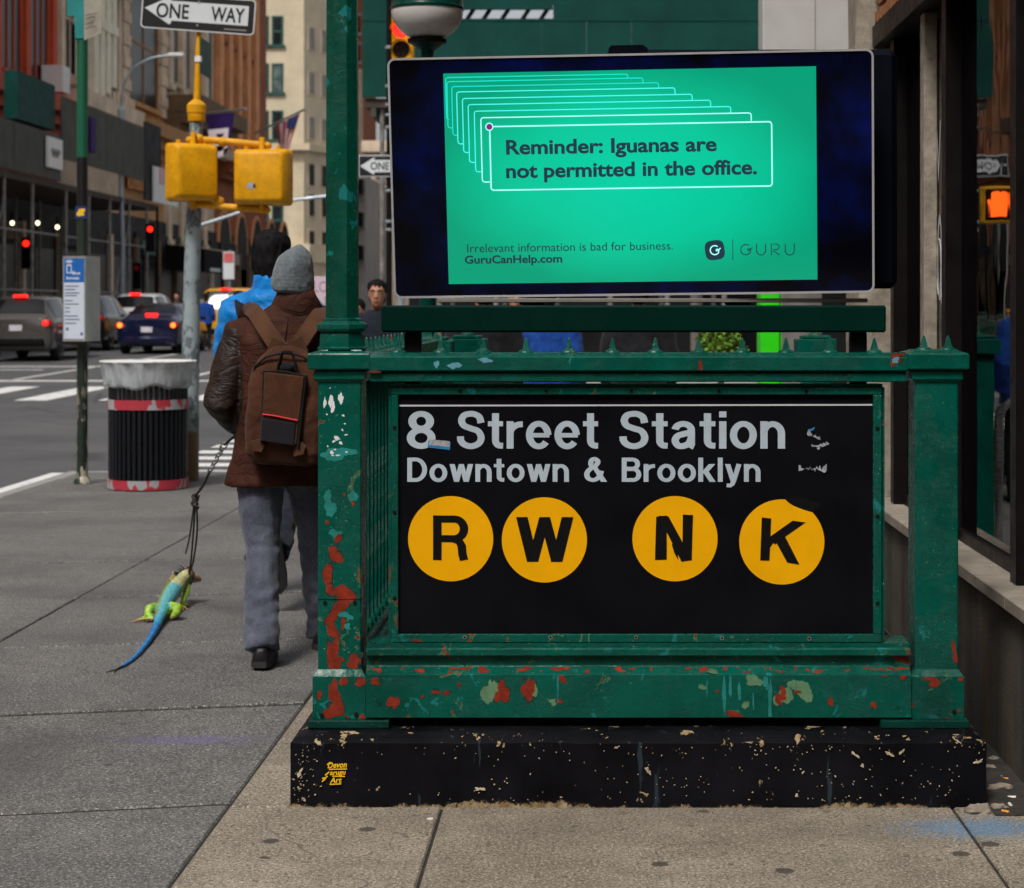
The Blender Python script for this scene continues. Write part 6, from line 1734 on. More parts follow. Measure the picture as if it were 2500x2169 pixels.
def signal_pole():
    Y = 16.9
    t = thing('pedestrian_signal_pole', 'peeling grey blue pole carrying two yellow pedestrian signals', 'signal pole', (X(462, Y), Y, 0))
    pts = [P(461, 1175, Y), P(464, 950, Y), P(468, 700, Y), P(474, 500, Y), P(479, 300, Y)]
    pts[0].z = 0
    dense = []
    for a, b in zip(pts, pts[1:]):
        for k in range(8): dense.append(a.lerp(b, k / 8))
    dense.append(pts[-1])
    s = Y / FPX
    rad = [s * (24 - 8 * i / len(dense)) * (1 + .05 * mnoise.noise(Vector((0, 0, i * .9)))) for i in range(len(dense))]
    q = MB(); q.tube(dense, rad, 18); q.build('pole', M['signalpole'], t, smooth=True)
    # yellow top: collar and pipe
    b = P(480, 298, Y); q = MB()
    q.lathe(b, [(20 * s, 0), (22 * s, 4 * s), (22 * s, 20 * s), (24 * s, 22 * s), (24 * s, 40 * s), (19 * s, 46 * s), (9 * s, 54 * s)], 16); q.build('collar', M['yellow'], t, smooth=True)
    q = MB(); q.tube([P(481, 246, Y), P(483, 180, Y), P(486, 62, Y)], [9 * s, 8 * s, 5.5 * s], 10); q.build('top_pipe', M['yellow'], t, smooth=True)
    q = MB(); q.box(X(477, Y), X(492, Y), Y - 9 * s, Y + 9 * s, Z(152, Y), Z(138, Y)); q.build('tape', M['white'], t)
    # brackets
    def pipe(p, r, nm='bracket_pipe'):
        q = MB(); q.tube(p, r, 10, round_ends=True); return q.build(nm, M['yellow'], t, smooth=True)
    pipe([P(462, 342, Y - .08), P(520, 343, Y - .10), P(655, 356, Y - .14)], 9 * s); pipe([P(470, 498, Y - .08), P(540, 505, Y - .10), P(652, 513, Y - .14)], 9 * s)
    for px, py in ((486, 340), (545, 347), (535, 492)): 
        q = MB(); q.sphere(P(px, py, Y - .10), 13 * s, 10, 6); q.build('joint', M['yellow'], t, smooth=True)
    # the two signal heads, seen from behind
    def head(px, py, w, h, d, yaw, lab):
        c = P(px, py, Y - .16); rot = Matrix.Rotation(yaw, 3, 'Z')
        hh = thing('pedestrian_signal', lab, 'signal', c, 'yellow pedestrian signals')
        def ring(k, yy):
            W, Hh, r = w / 2 * k, h / 2 * k, .035
            out = []
            for cx, cz, a0 in ((W - r, Hh - r, 0), (-W + r, Hh - r, 90), (-W + r, -Hh + r, 180), (W - r, -Hh + r, 270)):
                for i in range(5):
                    a = R(a0 + 22.5 * i); out.append(c + rot @ Vector((cx + r * math.cos(a), yy, cz + r * math.sin(a))))
            return out
        q = MB(); q.loft([ring(.80, -d), ring(.86, -d + .006), ring(.91, -d + .020), ring(.975, -d * .45), ring(1.0, -d * .36), ring(1.0, .06)]); b = q.build('housing', M['yellow'], hh, smooth=True)
        q = MB(); q.loft([ring(1.03, .061), ring(1.03, .085)]); q.build('door_rim', M['yellow'], hh, smooth=True)
        q = MB(); q.loft([ring(.9, .0855), ring(.9, .10)]); q.build('lens_face', M['blackmat'], hh)
        for sx in (-.3, .3):
            q = MB(); o = c + rot @ Vector((sx * w, 0, h / 2)); q.tube([o - Vector((0, 0, .015)), o + Vector((0, 0, .03))], .022, 8); q.build('hinge', M['yellow'], hh)
        q = MB(); o = c + rot @ Vector((0, -.02, h / 2)); q.tube([o - Vector((0, 0, .02)), o + Vector((0, .02, .10))], .024, 8); q.build('upper_mount', M['yellow'], hh)
        q = MB(); o = c + rot @ Vector((0, -.02, -h / 2)); q.tube([o + Vector((0, 0, .02)), o + Vector((0, .02, -.07))], .024, 8); q.build('lower_mount', M['yellow'], hh)
        return hh, c, rot
    head(469, 421, .40, .485, .14, R(32), 'left yellow pedestrian signal box, turned three quarters away'); 
    hh, c, rot = head(641, 433, .47, .47, .13, R(-7), 'right yellow pedestrian signal box with a small torn sticker')
    q = MB(); q.extrude([(-.10, -.10), (-.04, -.115), (-.03, -.06), (-.05, -.05), (-.09, -.055)], c, rot @ U3, V3, rot @ N3, .126, .1315); q.build('torn_sticker', M['residue'], hh)
    q = MB(); q.extrude([(-.045, -.10), (-.015, -.09), (-.035, -.06)], c, rot @ U3, V3, rot @ N3, .126, .1320); q.build('torn_sticker', M['letterblack'], hh)
    # one way sign
    c = P(484, 34, Y - .05); th = R(4.1); u = Vector((math.cos(th), 0, -math.sin(th))); v = Vector((math.sin(th), 0, math.cos(th)))
    w = thing('one_way_sign', 'large ONE WAY sign with a left arrow topping the signal pole', 'sign', c)
    def rrect(W, Hh, r):
        pts = []
        for cx, cy, a0 in ((W - r, Hh - r, 0), (-W + r, Hh - r, 90), (-W + r, -Hh + r, 180), (W - r, -Hh + r, 270)):
            for i in range(6): a = R(a0 + 18 * i); pts.append((cx + r * math.cos(a), cy + r * math.sin(a)))
        return pts
    q = MB(); q.extrude(rrect(.488, .152, .035), c, u, v, N3, -.004, 0); pl = q.build('white_border', M['signwhite'], w)
    q = MB(); q.extrude(rrect(.478, .142, .028), c, u, v, N3, 0, .0012); q.build('black_plate', M['signblk'], w)
    q = MB(); q.extrude([(-.46, .02), (-.235, .135), (-.24, .095), (.43, .095), (.43, -.075), (-.225, -.075), (-.232, -.105), (-.25, -.106)], c, u, v, N3, .0012, .0022); ar = q.build('white_arrow', M['signwhite'], w)
    q = MB(); put_text(q, 'ONE', c, u, v, N3, -.36, -.08, -.055, .125, .022, .0032); q.build('lettering', M['signblk'], ar); q = MB(); put_text(q, 'WAY', c, u, v, N3, .11, .40, -.055, .125, .022, .0032); q.build('lettering', M['signblk'], ar)
    q = MB(); q.extrude([(.23, -.120), (.42, -.120), (.42, -.110), (.23, -.110)], c, u, v, N3, .0012, .0018); q.build('small_print', M['b_grey'], w)
    for a, b in ((0, -.10), (0, .10)):
        q = MB(); o = c + u * a + v * b; q.tube([o + N3 * .001, o + N3 * .008], .010, 8); q.build('bolt', M['bolt'], w)
    q = MB(); q.tube([P(486, 64, Y), P(487, -60, Y)], .018, 8); q.build('mast', M['galv'], t)
    # green street name sign, almost edge on
    g = thing('street_name_sign', 'dark green street name sign seen almost edge on under the one way sign', 'sign', P(498, 140, Y))
    q = MB(); a, b, c2, d = P(488, 92, Y - .02), P(512, 108, Y + .9), P(510, 192, Y + .9), P(487, 178, Y - .02); e = Vector((.012, 0, 0))
    q.add([a, b, c2, d, a + e, b + e, c2 + e, d + e], [(0, 1, 2, 3), (7, 6, 5, 4), (0, 4, 5, 1), (1, 5, 6, 2), (2, 6, 7, 3), (3, 7, 4, 0)]); q.build('plate', M['signgreen'], g)
    q = MB(); f = lambda s_, r_: a.lerp(b, s_).lerp(d.lerp(c2, s_), r_) - Vector((.004, .01, 0))
    for (s0, s1, r0_, r1_) in ((.04, .96, .03, .07), (.04, .96, .93, .97), (.04, .08, .07, .93), (.92, .96, .07, .93), (.3, .7, .42, .58)): q.add([f(s0, r0_), f(s1, r0_), f(s1, r1_), f(s0, r1_)], [(0, 1, 2, 3)])
    q.build('border', M['signwhite'], g, kind='stuff')
signal_pole()

def street_light():
    x, Y = -17.6, 72.0
    t = thing('street_light', 'tall grey street light with a curved arm on the far pavement', 'street lamp', (x, Y, road_z(Y) + .15))
    s = Y / FPX
    base = Vector((X(297, Y), Y, road_z(Y) + .1)); t.location = base
    q = MB(); q.tube([base, P(299, 600, Y), P(294, 400, Y), P(296, 262, Y)], [8 * s, 6 * s, 5.5 * s, 5 * s], 10); q.build('pole', M['galv'], t, smooth=True)
    pts = catmull([P(296, 275, Y), P(302, 210, Y), P(330, 165, Y), P(370, 143, Y), P(412, 136, Y)], 6)
    q = MB(); q.tube(pts, 3.2 * s, 8); q.build('arm', M['galv'], t, smooth=True)
    q = MB(); q.obox(P(430, 135, Y), (38 * s, .35, 9 * s), None, .03); q.build('lamp_head', M['white'], t)
    q = MB(); q.lathe(P(296, 290, Y), [(9 * s, 0), (9 * s, 22 * s), (5 * s, 26 * s)], 10); q.build('collar', M['galv'], t)
street_light()

def globe_lamp():
    Y = 9.14; s = Y / FPX; x = X(1043, Y)
    t = thing('globe_lamp', 'milky globe lamp on a green iron post behind the advertising screen', 'lamp', (x, Y, 1.35))
    r = 88 * s; zc = Z(26, Y)
    prof = [(.02, zc - r * .86)] + [(r * math.cos(R(a)), zc + r * .86 * math.sin(R(a))) for a in range(-60, 1, 6)]
    q = MB(); q.lathe((x, Y, 0), prof, 40); q.build('lower_globe', M['globe'], t, smooth=True)
    q = MB(); q.lathe((x, Y, 0), [(r * 1.02, zc + .0005), (r * 1.03, zc + .012), (r * 1.0, zc + .02)] + [(r * math.cos(R(a)), zc + .02 + r * .86 * math.sin(R(a))) for a in range(6, 88, 8)], 40); q.build('upper_globe', M['green_clean'], t, smooth=True)
    zb = Z(98, Y)
    q = MB(); q.lathe((x, Y, 0), [(45 * s, zb - .016), (48 * s, zb - .008), (48 * s, zb + .003), (40 * s, zb + .008)], 24); q.build('holder_ring', M['black'], t, smooth=True)
    q = MB(); q.lathe((x, Y, 0), [(.036, 1.352), (.036, zb - .12), (.028, zb - .09), (.032, zb - .05), (43 * s, zb - .0165)], 20); q.build('post', M['green_clean'], t, smooth=True)
globe_lamp()

def far_signals():
    # dark signal pole at the far corner with a vehicle signal and a one way sign
    Y = 33.9; s = Y / FPX
    t = thing('traffic_signal_pole', 'dark traffic signal pole with a lit red lamp behind the globe lamp', 'traffic signal', (X(950, Y), Y, road_z(Y)))
    q = MB(); q.cyl((X(950, Y), Y, road_z(Y)), (X(950, Y), Y, Z(-60, Y)), .055, .045, 12); q.build('pole', M['blackmat'], t, smooth=True)
    for k, py in enumerate((120, 215, 260, 285, 315, 470, 545, 565)):
        q = MB(); q.lathe(P(950, py, Y), [(.06, 0), (.07, .01), (.07, .04), (.06, .05)], 12); q.build('band', M['galv'], t, smooth=True)
    cx = 983
    q = MB(); q.box(X(957, Y), X(1010, Y), Y - .05, Y + .2, Z(190, Y), Z(30, Y), .02); hd = q.build('signal_head', M['yellow'], t)
    q = MB(); q.box(X(951, Y), X(957, Y) + .01, Y, Y + .1, Z(100, Y), Z(88, Y)); q.build('arm', M['blackmat'], t)
    for py, m in ((72, 'lamp_red'), (122, 'lens_dark'), (168, 'lens_dark')):
        o = P(cx - 4, py, Y - .055); q = MB(); q.cyl(o, o + Vector((0, .02, 0)), 21 * s, 21 * s, 18); l = q.build('lens', M[m], hd)
        q = MB(); pts = [(a, 24 * s) for a in range(0, 181, 12)]
        q.loft([[o + Vector((24 * s * math.cos(R(a)), d, 24 * s * math.sin(R(a)))) for a in range(-10, 191, 12)] for d in (0, -.16)], caps=False, closed=False); q.build('visor', M['yellow'], hd)
    # smaller one way sign
    c = P(926, 406, Y - .08); w = thing('one_way_sign', 'smaller ONE WAY sign with a left arrow partly hidden behind the screen', 'sign', c)
    q = MB(); q.box(c.x - .36, c.x + .76, c.y, c.y + .01, c.z - .186, c.z + .186, .003); q.build('white_border', M['signwhite'], w)
    q = MB(); q.box(c.x - .345, c.x + .745, c.y - .002, c.y - .0002, c.z - .172, c.z + .172); q.build('black_plate', M['signblk'], w)
    O = Vector((c.x, c.y - .002, c.z)); q = MB(); q.extrude([(-.33, 0), (-.085, .153), (-.085, .104), (.71, .104), (.71, -.104), (-.085, -.104), (-.085, -.153)], O, U3, V3, N3, 0, .001); ar = q.build('white_arrow', M['signwhite'], w)
    q = MB(); put_text(q, 'ONE', O, U3, V3, N3, -.15, .17, -.067, .135, .02, .002); q.build('lettering', M['signblk'], ar); q = MB(); put_text(q, 'WAY', O, U3, V3, N3, .32, .64, -.067, .135, .02, .002); q.build('lettering', M['signblk'], ar)
    # pedestrian signal facing the camera, mirrored in the shop glass
    Y2 = 25.0; xr = 2 * 1.458 - X(2440, Y2); o = Vector((xr, Y2, Z(500, Y2)))
    t = thing('pedestrian_signal', 'pedestrian signal with a lit orange hand, mirrored in the shop window', 'signal', o)
    q = MB(); q.box(o.x - .235, o.x + .235, Y2, Y2 + .16, o.z - .235, o.z + .235, .02); q.build('housing', M['yellow'], t)
    q = MB(); q.box(o.x - .20, o.x + .20, Y2 - .003, Y2 - .0002, o.z - .20, o.z + .20); q.build('face', M['blackmat'], t)
    q = MB(); Oc = Vector((o.x + .02, Y2 - .004, o.z)); q.extrude([(-.075, -.16), (.075, -.16), (.10, -.02), (.135, .06), (.10, .07), (.075, .04), (.07, .15), (.035, .17), (-.03, .17), (-.07, .15), (-.09, .0)], Oc, U3, V3, N3, 0, .003); q.build('hand_symbol', M['lamp_hand'], t)
    q = MB(); q.cyl((o.x - .3, Y2 + .1, road_z(Y2)), (o.x - .3, Y2 + .1, o.z + .5), .05, .05, 10); q.build('pole', M['galv'], t)
    q = MB(); q.tube([(o.x - .3, Y2 + .1, o.z), (o.x - .2, Y2 + .1, o.z)], .03, 8); q.build('mount', M['yellow'], t)
    # two red signals far up the avenue
    for i, (px, py, Yd) in enumerate(((63, 595, 66.0), (366, 560, 74.0), (333, 655, 80.0))):
        o = P(px, py, Yd); t = thing('traffic_signal', ['red traffic light at the far left under the shed', 'red traffic light between the street light and the signal pole', 'dim red traffic light above the white car'][i], 'traffic signal', (o.x, o.y, road_z(Yd)), 'far traffic lights')
        q = MB(); q.box(o.x - .17, o.x + .17, Yd + .02, Yd + .25, o.z - .85, o.z + .22, .02); hd = q.build('signal_head', M['black'], t)
        q = MB(); q.cyl(o, o + Vector((0, .03, 0)), .105, None, 16); q.build('lens', M['lamp_red'] if i < 2 else M['lens_red'], hd)
        q = MB(); q.cyl((o.x + .25, Yd + .1, road_z(Yd)), (o.x + .25, Yd + .1, o.z + .8), .06, .05, 8); q.build('pole', M['blackmat'], t)
        q = MB(); q.tube([(o.x + .25, Yd + .1, o.z), (o.x + .1, Yd + .1, o.z)], .03, 6); q.build('arm', M['blackmat'], t)
    # mast arms crossing the view
    t = thing('mast_arm', 'thin pale mast arm rising right behind the signal pole', 'mast arm', P(495, 548, 40)); q = MB(); q.tube([P(470, 556, 40), P(540, 534, 40), P(585, 519, 40)], .035, 8); q.build('tube', M['galv'], t)
    q = MB(); q.tube([P(470, 556, 40), Vector((X(470, 40), 40, road_z(40)))], .05, 8); q.build('upright', M['alu'], t)
    t = thing('mast_arm', 'thin pale mast arm crossing the tan tower right of the signals', 'mast arm', P(720, 489, 38)); q = MB(); q.tube([P(690, 492, 38), P(740, 486, 38), P(800, 479, 38), P(840, 474, 38)], .035, 8); q.build('tube', M['galv'], t)
    q = MB(); q.tube([P(832, 474, 38), Vector((X(832, 38), 38, road_z(38)))], .05, 8); q.build('upright', M['alu'], t)
    # parking sign and black awning by the arched building
    o = P(560, 650, 58); t = thing('parking_sign', 'white and red parking sign beyond the yellow taxi', 'sign', (o.x, 58, road_z(58)))
    q = MB(); q.box(X(545, 58), X(572, 58), 57.98, 58.0, Z(682, 58), Z(615, 58)); pl_ = q.build('plate', M['signwhite'], t)
    q = MB(); q.box(X(547, 58), X(570, 58), 57.96, 57.975, Z(640, 58), Z(618, 58)); q.build('red_band', M['redprint'], pl_)
    q = MB(); q.cyl((o.x, 58.05, road_z(58)), (o.x, 58.05, Z(610, 58)), .03, .03, 8); q.build('post', M['galv'], t)
    o = P(518, 640, 100); t = thing('black_awning', 'black shop awning with faint white script behind the signal pole', 'awning', o)
    q = MB(); y0, y1 = FY(500, -19), FY(548, -19); q.add([(XF, y0, Z(600, 98)), (XF, y1, Z(600, 98)), (-19, y1, Z(612, 98)), (-19, y0, Z(612, 98)), (-19, y0, Z(668, 98)), (-19, y1, Z(668, 98)), (XF, y0, Z(660, 98)), (XF, y1, Z(660, 98))], [(0, 1, 2, 3), (3, 2, 5, 4), (0, 3, 4, 6), (1, 7, 5, 2), (4, 5, 7, 6)]); aw = q.build('canvas', M['blackmat'], t)
    q = MB(); q.box(-18.99, -18.96, lerp(y0, y1, .25), lerp(y0, y1, .75), Z(664, 98), Z(656, 98)); q.build('script', M['signwhite'], aw)
far_signals()

def behind_the_rail():
    # things glimpsed between the beam and the rail
    Y = 19.0
    t = thing('lime_green_stand', 'lime green kiosk panels seen between the beam and the rail', 'kiosk', (X(1900, Y), Y, 0))
    q = MB(); q.box(X(1858, Y), X(1904, Y), Y, Y + .5, .0, Z(690, Y), .01); q.build('front_panel', M['lime'], t)
    q = MB(); q.box(X(1906, Y), X(1942, Y), Y + .03, Y + .5, .0, Z(690, Y), .01); q.build('side_panel', M['lime'], t)
    q = MB(); q.box(X(2012, Y), X(2040, Y), Y, Y + .4, .0, Z(690, Y), .01); q.build('end_panel', M['lime'], t)
    q = MB(); q.box(X(1944, Y), X(2010, Y), Y + .2, Y + .5, .0, Z(700, Y), .01); q.build('dark_core', M['blackmat'], t)
    t = thing('white_post', 'pale post right of the lime green kiosk', 'post', (X(2062, 15), 15, 0))
    q = MB(); q.box(X(2050, 15), X(2072, 15), 15, 15.1, 0, 2.6, .008); q.build('post', M['fascia'], t)
    def shrub(px, py, Y, r, mat, label, n=900, seed=1):
        o = P(px, py, Y); t = thing('potted_shrub', label, 'plant', (o.x, Y, 0)); rnd = random.Random(seed)
        q = MB(); q.lathe((o.x, Y, 0), [(.13, 0), (.2, .45), (.19, .46), (.17, .43)], 16); q.build('pot', M['blackmat'], t)
        q = MB(); q.tube([(o.x, Y, .4), (o.x, Y, o.z)], .025, 6); q.build('trunk', M['b_dark'], t)
        q = MB()
        for i in range(n):
            d = Vector((rnd.gauss(0, 1), rnd.gauss(0, 1), rnd.gauss(0, 1))).normalized(); c = o + d * r * rnd.uniform(.55, 1.04) * (1 + .12 * math.sin(d.x * 9 + d.z * 7))
            a = Vector((rnd.gauss(0, 1), rnd.gauss(0, 1), rnd.gauss(0, 1))).normalized() * .018; b = d.cross(a) + d * .01
            q.add([c - a, c + b * .9, c + a, c - b * .9], [(0, 1, 2, 3)])
        q.build('crown', mat, t, kind='stuff')
    shrub(1760, 850, 15.0, .19, M['leaf'], 'clipped bright green shrub seen between the beam and the rail', 1500, 2)
    shrub(1350, 832, 16.5, .22, M['leafdark'], 'dark leafed shrub left of the clipped one, under the beam', 700, 3)
    # pink board with letters, between hat and column
    Y = 21.0; t = thing('pink_board', 'pale pink board with dark letters between the grey hat and the column', 'sign', (X(740, Y), Y, 0))
    q = MB(); q.box(X(690, Y), X(800, Y), Y, Y + .05, Z(790, Y), Z(675, Y)); pb = q.build('board', M['pinkboard'], t)
    q = MB(); O = P(0, 0, Y); O.y = Y; s = Y / FPX; put_text(q, 'LO', O, U3 * s, V3 * s, N3, 766, 800, -713, 26, .0, .002); put_text(q, "'N", O, U3 * s, V3 * s, N3, 762, 796, -752, 27, .0, .002); q.build('lettering', M['b_grey'], pb)
    for px in (695, 795):
        q = MB(); q.cyl((X(px, Y), Y + .08, -.15), (X(px, Y), Y + .08, Z(670, Y)), .025, .025, 8); q.build('leg', M['galv'], t)
behind_the_rail()

# ------------------------------------------------------------------ cars
def make_car(label, kind, paint, loc, yaw=0.0, lit=True):
    """local axes: y from the rear bumper forward, x to the right"""
    root = thing('taxi' if kind == 'van' else 'car', label, 'taxi' if kind == 'van' else 'car', (0, 0, 0), 'traffic on the avenue')
    if kind == 'sedan':   # y, half width, sill, waist, top, half roof width
        st = [(0, .74, .36, .80, .98, .60), (.06, .84, .26, .86, 1.02, .64), (.35, .89, .22, .92, 1.06, .66), (.62, .90, .21, .95, 1.10, .66), (1.25, .90, .20, .96, 1.40, .54), (1.7, .90, .2, .96, 1.45, .56), (2.5, .90, .2, .95, 1.45, .56), (2.95, .90, .2, .94, 1.38, .55), (3.55, .89, .2, .90, .98, .66), (4.1, .87, .22, .80, .88, .64), (4.5, .80, .26, .68, .76, .58), (4.6, .70, .34, .6, .66, .5)]
        gl = (3, 4, 7, 8); wy = (.85, 3.6)
    elif kind == 'suv':
        st = [(0, .76, .42, 1.0, 1.08, .62), (.06, .86, .32, 1.05, 1.14, .66), (.14, .90, .28, 1.08, 1.20, .68), (.50, .92, .26, 1.10, 1.62, .58), (.9, .92, .26, 1.09, 1.68, .60), (1.8, .92, .26, 1.07, 1.70, .60), (2.5, .92, .26, 1.05, 1.66, .58), (2.9, .92, .26, 1.03, 1.55, .56), (3.5, .91, .26, 1.0, 1.08, .68), (4.2, .88, .28, .90, .98, .66), (4.55, .80, .34, .76, .86, .6), (4.62, .7, .42, .66, .74, .52)]
        gl = (2, 3, 7, 8); wy = (.85, 3.6)
    else:
        st = [(0, .78, .40, 1.05, 1.20, .66), (.05, .85, .30, 1.10, 1.30, .70), (.10, .865, .26, 1.12, 1.40, .70), (.34, .87, .24, 1.12, 1.80, .66), (.7, .87, .24, 1.12, 1.87, .68), (1.8, .87, .24, 1.10, 1.88, .68), (2.6, .87, .24, 1.08, 1.84, .66), (2.95, .87, .24, 1.05, 1.74, .64), (3.7, .86, .24, 1.0, 1.12, .7), (4.3, .82, .28, .86, .96, .64), (4.7, .74, .34, .7, .8, .58), (4.75, .66, .42, .62, .7, .5)]
        gl = (2, 3, 7, 8); wy = (.85, 3.7)
    def ring(s):
        y, w, zs, zb, zt, wr = s; h = zt - zb
        half = [(0, zs), (w * .86, zs), (w * .97, zs + .07), (w, zs + .22), (w, lerp(zs, zb, .75)), (w * .965, zb), (lerp(w * .965, wr, .5), zb + h * .5), (wr + .03, zb + h * .88), (wr - .10, zt - .01), (0, zt)]
        return [(x, y, z) for x, z in half] + [(-x, y, z) for x, z in half[-2:0:-1]]
    rings = [ring(s) for s in st]
    # smooth in between
    arr = np.array(rings); fine = []
    for i in range(len(st) - 1):
        p0, p1, p2, p3 = arr[max(0, i - 1)], arr[i], arr[i + 1], arr[min(len(st) - 1, i + 2)]
        for j in range(4):
            t = j / 4; lin = p1 + (p2 - p1) * t
            cm = .5 * ((2 * p1) + (-p0 + p2) * t + (2 * p0 - 5 * p1 + 4 * p2 - p3) * t * t + (-p0 + 3 * p1 - 3 * p2 + p3) * t ** 3)
            fine.append(lin * .6 + cm * .4)
    fine.append(arr[-1])
    q = MB(); q.loft([[tuple(p) for p in r_] for r_ in fine]); body = q.build('body', M[paint], root, smooth=True)
    def patch(i0, i1, cols, nm, mat, inset=.12, push=.012):
        """piece of the body surface between fine rings i0..i1 and columns, pulled in at its edges and pushed out"""
        A = np.array(fine)[i0:i1 + 1][:, cols]; n_, m_ = A.shape[:2]
        g_ = []
        for a in np.linspace(inset, 1 - inset, 7):
            row = []
            for b in np.linspace(inset * .5, 1 - inset * .5, 7):
                fa, fb = a * (n_ - 1), b * (m_ - 1); ia, ib = min(n_ - 2, int(fa)), min(m_ - 2, int(fb)); ta, tb = fa - ia, fb - ib
                row.append(lerp(lerp(A[ia, ib], A[ia, ib + 1], tb), lerp(A[ia + 1, ib], A[ia + 1, ib + 1], tb), ta))
            g_.append(row)
        g_ = np.array(g_); c_ = np.array([0, 2.2, .8])
        q = MB(); vs = []
        for a in range(7):
            for b in range(7):
                du = g_[min(6, a + 1), b] - g_[max(0, a - 1), b]; dv = g_[a, min(6, b + 1)] - g_[a, max(0, b - 1)]; nn = np.cross(du, dv); nn = nn / (np.linalg.norm(nn) + 1e-9)
                if np.dot(nn, g_[a, b] - c_) < 0: nn = -nn
                vs.append(tuple(g_[a, b] + nn * push))
        q.add(vs, [(a * 7 + b, a * 7 + b + 1, (a + 1) * 7 + b + 1, (a + 1) * 7 + b) for a in range(6) for b in range(6)])
        return q.build(nm, mat, root, smooth='all')
    N = len(rings[0])
    top = [7, 8, 9, 10, 11]
    patch(gl[0] * 4 + (1 if kind == 'sedan' else 0), gl[1] * 4, top, 'rear_window', M['carglass'], .06)
    patch(gl[2] * 4, gl[3] * 4 - 1, top, 'windscreen', M['carglass'], .06)
    for cols in ([5, 6, 7], [13, 12, 11]):
        mid = (gl[1] + gl[2]) // 2
        patch(gl[1] * 4 - 1, mid * 4, cols, 'side_window', M['carglass'], .1); patch(mid * 4, gl[2] * 4 + 2, cols, 'side_window', M['carglass'], .1)
    # wheels
    for sx in (-1, 1):
        for yy in wy:
            rw = .33 if kind == 'sedan' else .36; xo = sx * (st[4][1] - .11); o = Vector((xo, yy, rw))
            w = thing('wheel', '', '', o); del_keys = [k for k in ('label', 'category', 'group') if k in w]
            for k in del_keys: del w[k]
            w.parent = root
            prof = [(rw * .62, -.1), (rw * .93, -.105), (rw, -.07), (rw, .07), (rw * .93, .105), (rw * .62, .1)]
            q = MB(); q.loft([[o + Vector((h, r_ * math.cos(a), r_ * math.sin(a))) for a in (2 * math.pi * k / 22 for k in range(22))] for r_, h in prof]); ty = q.build('tyre', M['tyre'], w, smooth=True)
            q = MB(); q.loft([[o + Vector((sx * h, r_ * math.cos(a), r_ * math.sin(a))) for a in (2 * math.pi * k / 20 for k in range(20))] for r_, h in ((rw * .6, .05), (rw * .6, .106), (rw * .45, .09), (rw * .15, .10))]); q.build('rim', M['rim'], w, smooth=True)
    # rear details
    zr = {'sedan': .82, 'suv': .98, 'van': .98}[kind]; wr_ = st[2][1]
    for sx in (-1, 1):
        q = MB()
        if kind == 'van': q.obox((sx * (wr_ - .07), .05, zr + .02), (.12, .10, .46), None, .02)
        else: q.obox((sx * (wr_ - .16), .045, zr), (.32, .13, .15), Matrix.Rotation(-sx * R(14), 3, 'Z'), .03)
        l = q.build('tail_light', M['lens_red'], root)
        if lit: q = MB(); q.sphere((sx * (wr_ - (.08 if kind == 'van' else .14)), -.03 if kind != 'van' else -.005, zr), (.075, .03, .07), 12, 8); q.build('lamp', M['lamp_amber'] if kind == 'sedan' else M['lamp_red'], l, smooth='all')
    q = MB(); q.box(-wr_ * .80, wr_ * .80, -.05, .12, .32 if kind == 'sedan' else .40, .50 if kind == 'sedan' else .58, .04); q.build('rear_bumper', M['blackmat'] if kind != 'sedan' else M[paint], root, smooth=True)
    q = MB(); q.box(-.16, .16, -.022, .02, zr - .20, zr - .05, .005); q.build('number_plate', M['plate'], root)
    if lit:
        zz = {'sedan': 1.115, 'suv': 1.66, 'van': 1.82}[kind]; yy = {'sedan': .60, 'suv': .42, 'van': .27}[kind]
        q = MB(); q.box(-.17, .17, yy - .03, yy + .1, zz - .03, zz + .035, .01); q.build('high_brake_light', M['lamp_red'], root)
    for sx in (-1, 1):
        q = MB(); q.obox((sx * (st[6][1] + .09), 3.0, 1.02 if kind == 'sedan' else 1.12), (.16, .10, .12), None, .03); q.build('mirror', M[paint], root)
    q = MB(); q.tube([(-.5, -.01, .2), (-.42, -.06, .2)], .03, 8); q.build('exhaust', M['black'], root)
    root.location = loc; root.rotation_euler = (0, 0, yaw)
    return root
def traffic():
    def at(px, Y): return (X(px, Y), Y, road_z(Y))
    make_car('grey sport utility car at the left edge of the picture', 'suv', 'car_grey', at(38, 49.5), R(1))
    make_car('black sport utility car partly hidden by the bus stop box', 'suv', 'car_black', at(178, 57.5), R(0), False)
    make_car('white sport utility car ahead of the dark blue saloon', 'suv', 'car_white', at(322, 64.5), R(0))
    make_car('dark blue saloon car with its brake lights on', 'sedan', 'car_navy', at(358, 55.0), R(0))
    make_car('yellow taxi van beyond the person in the bright blue jacket', 'van', 'car_taxi', at(548, 62.0), R(0))
    make_car('dark saloon car farther up the avenue behind the white car', 'sedan', 'car_grey', at(430, 78.0), R(0), False)
traffic()
def hoop_rail():
    t = thing('hoop_rail', 'bright steel hoop rail mirrored in the shop window at the right edge', 'railing', (.30, 12.0, 0))
    q = MB(); q.tube([(.14, 12, 0), (.14, 12, .80)] + [(.30 - .16 * math.cos(R(a)), 12, .80 + .13 * math.sin(R(a))) for a in range(15, 180, 15)] + [(.46, 12, .80), (.46, 12, 0)], .024, 10); q.build('hoop', M['chain'], t, smooth=True)
    for x in (.14, .46):
        q = MB(); q.lathe((x, 12, 0), [(.06, 0), (.06, .012), (.03, .016)], 12); q.build('foot_flange', M['chain'], t)
hoop_rail()
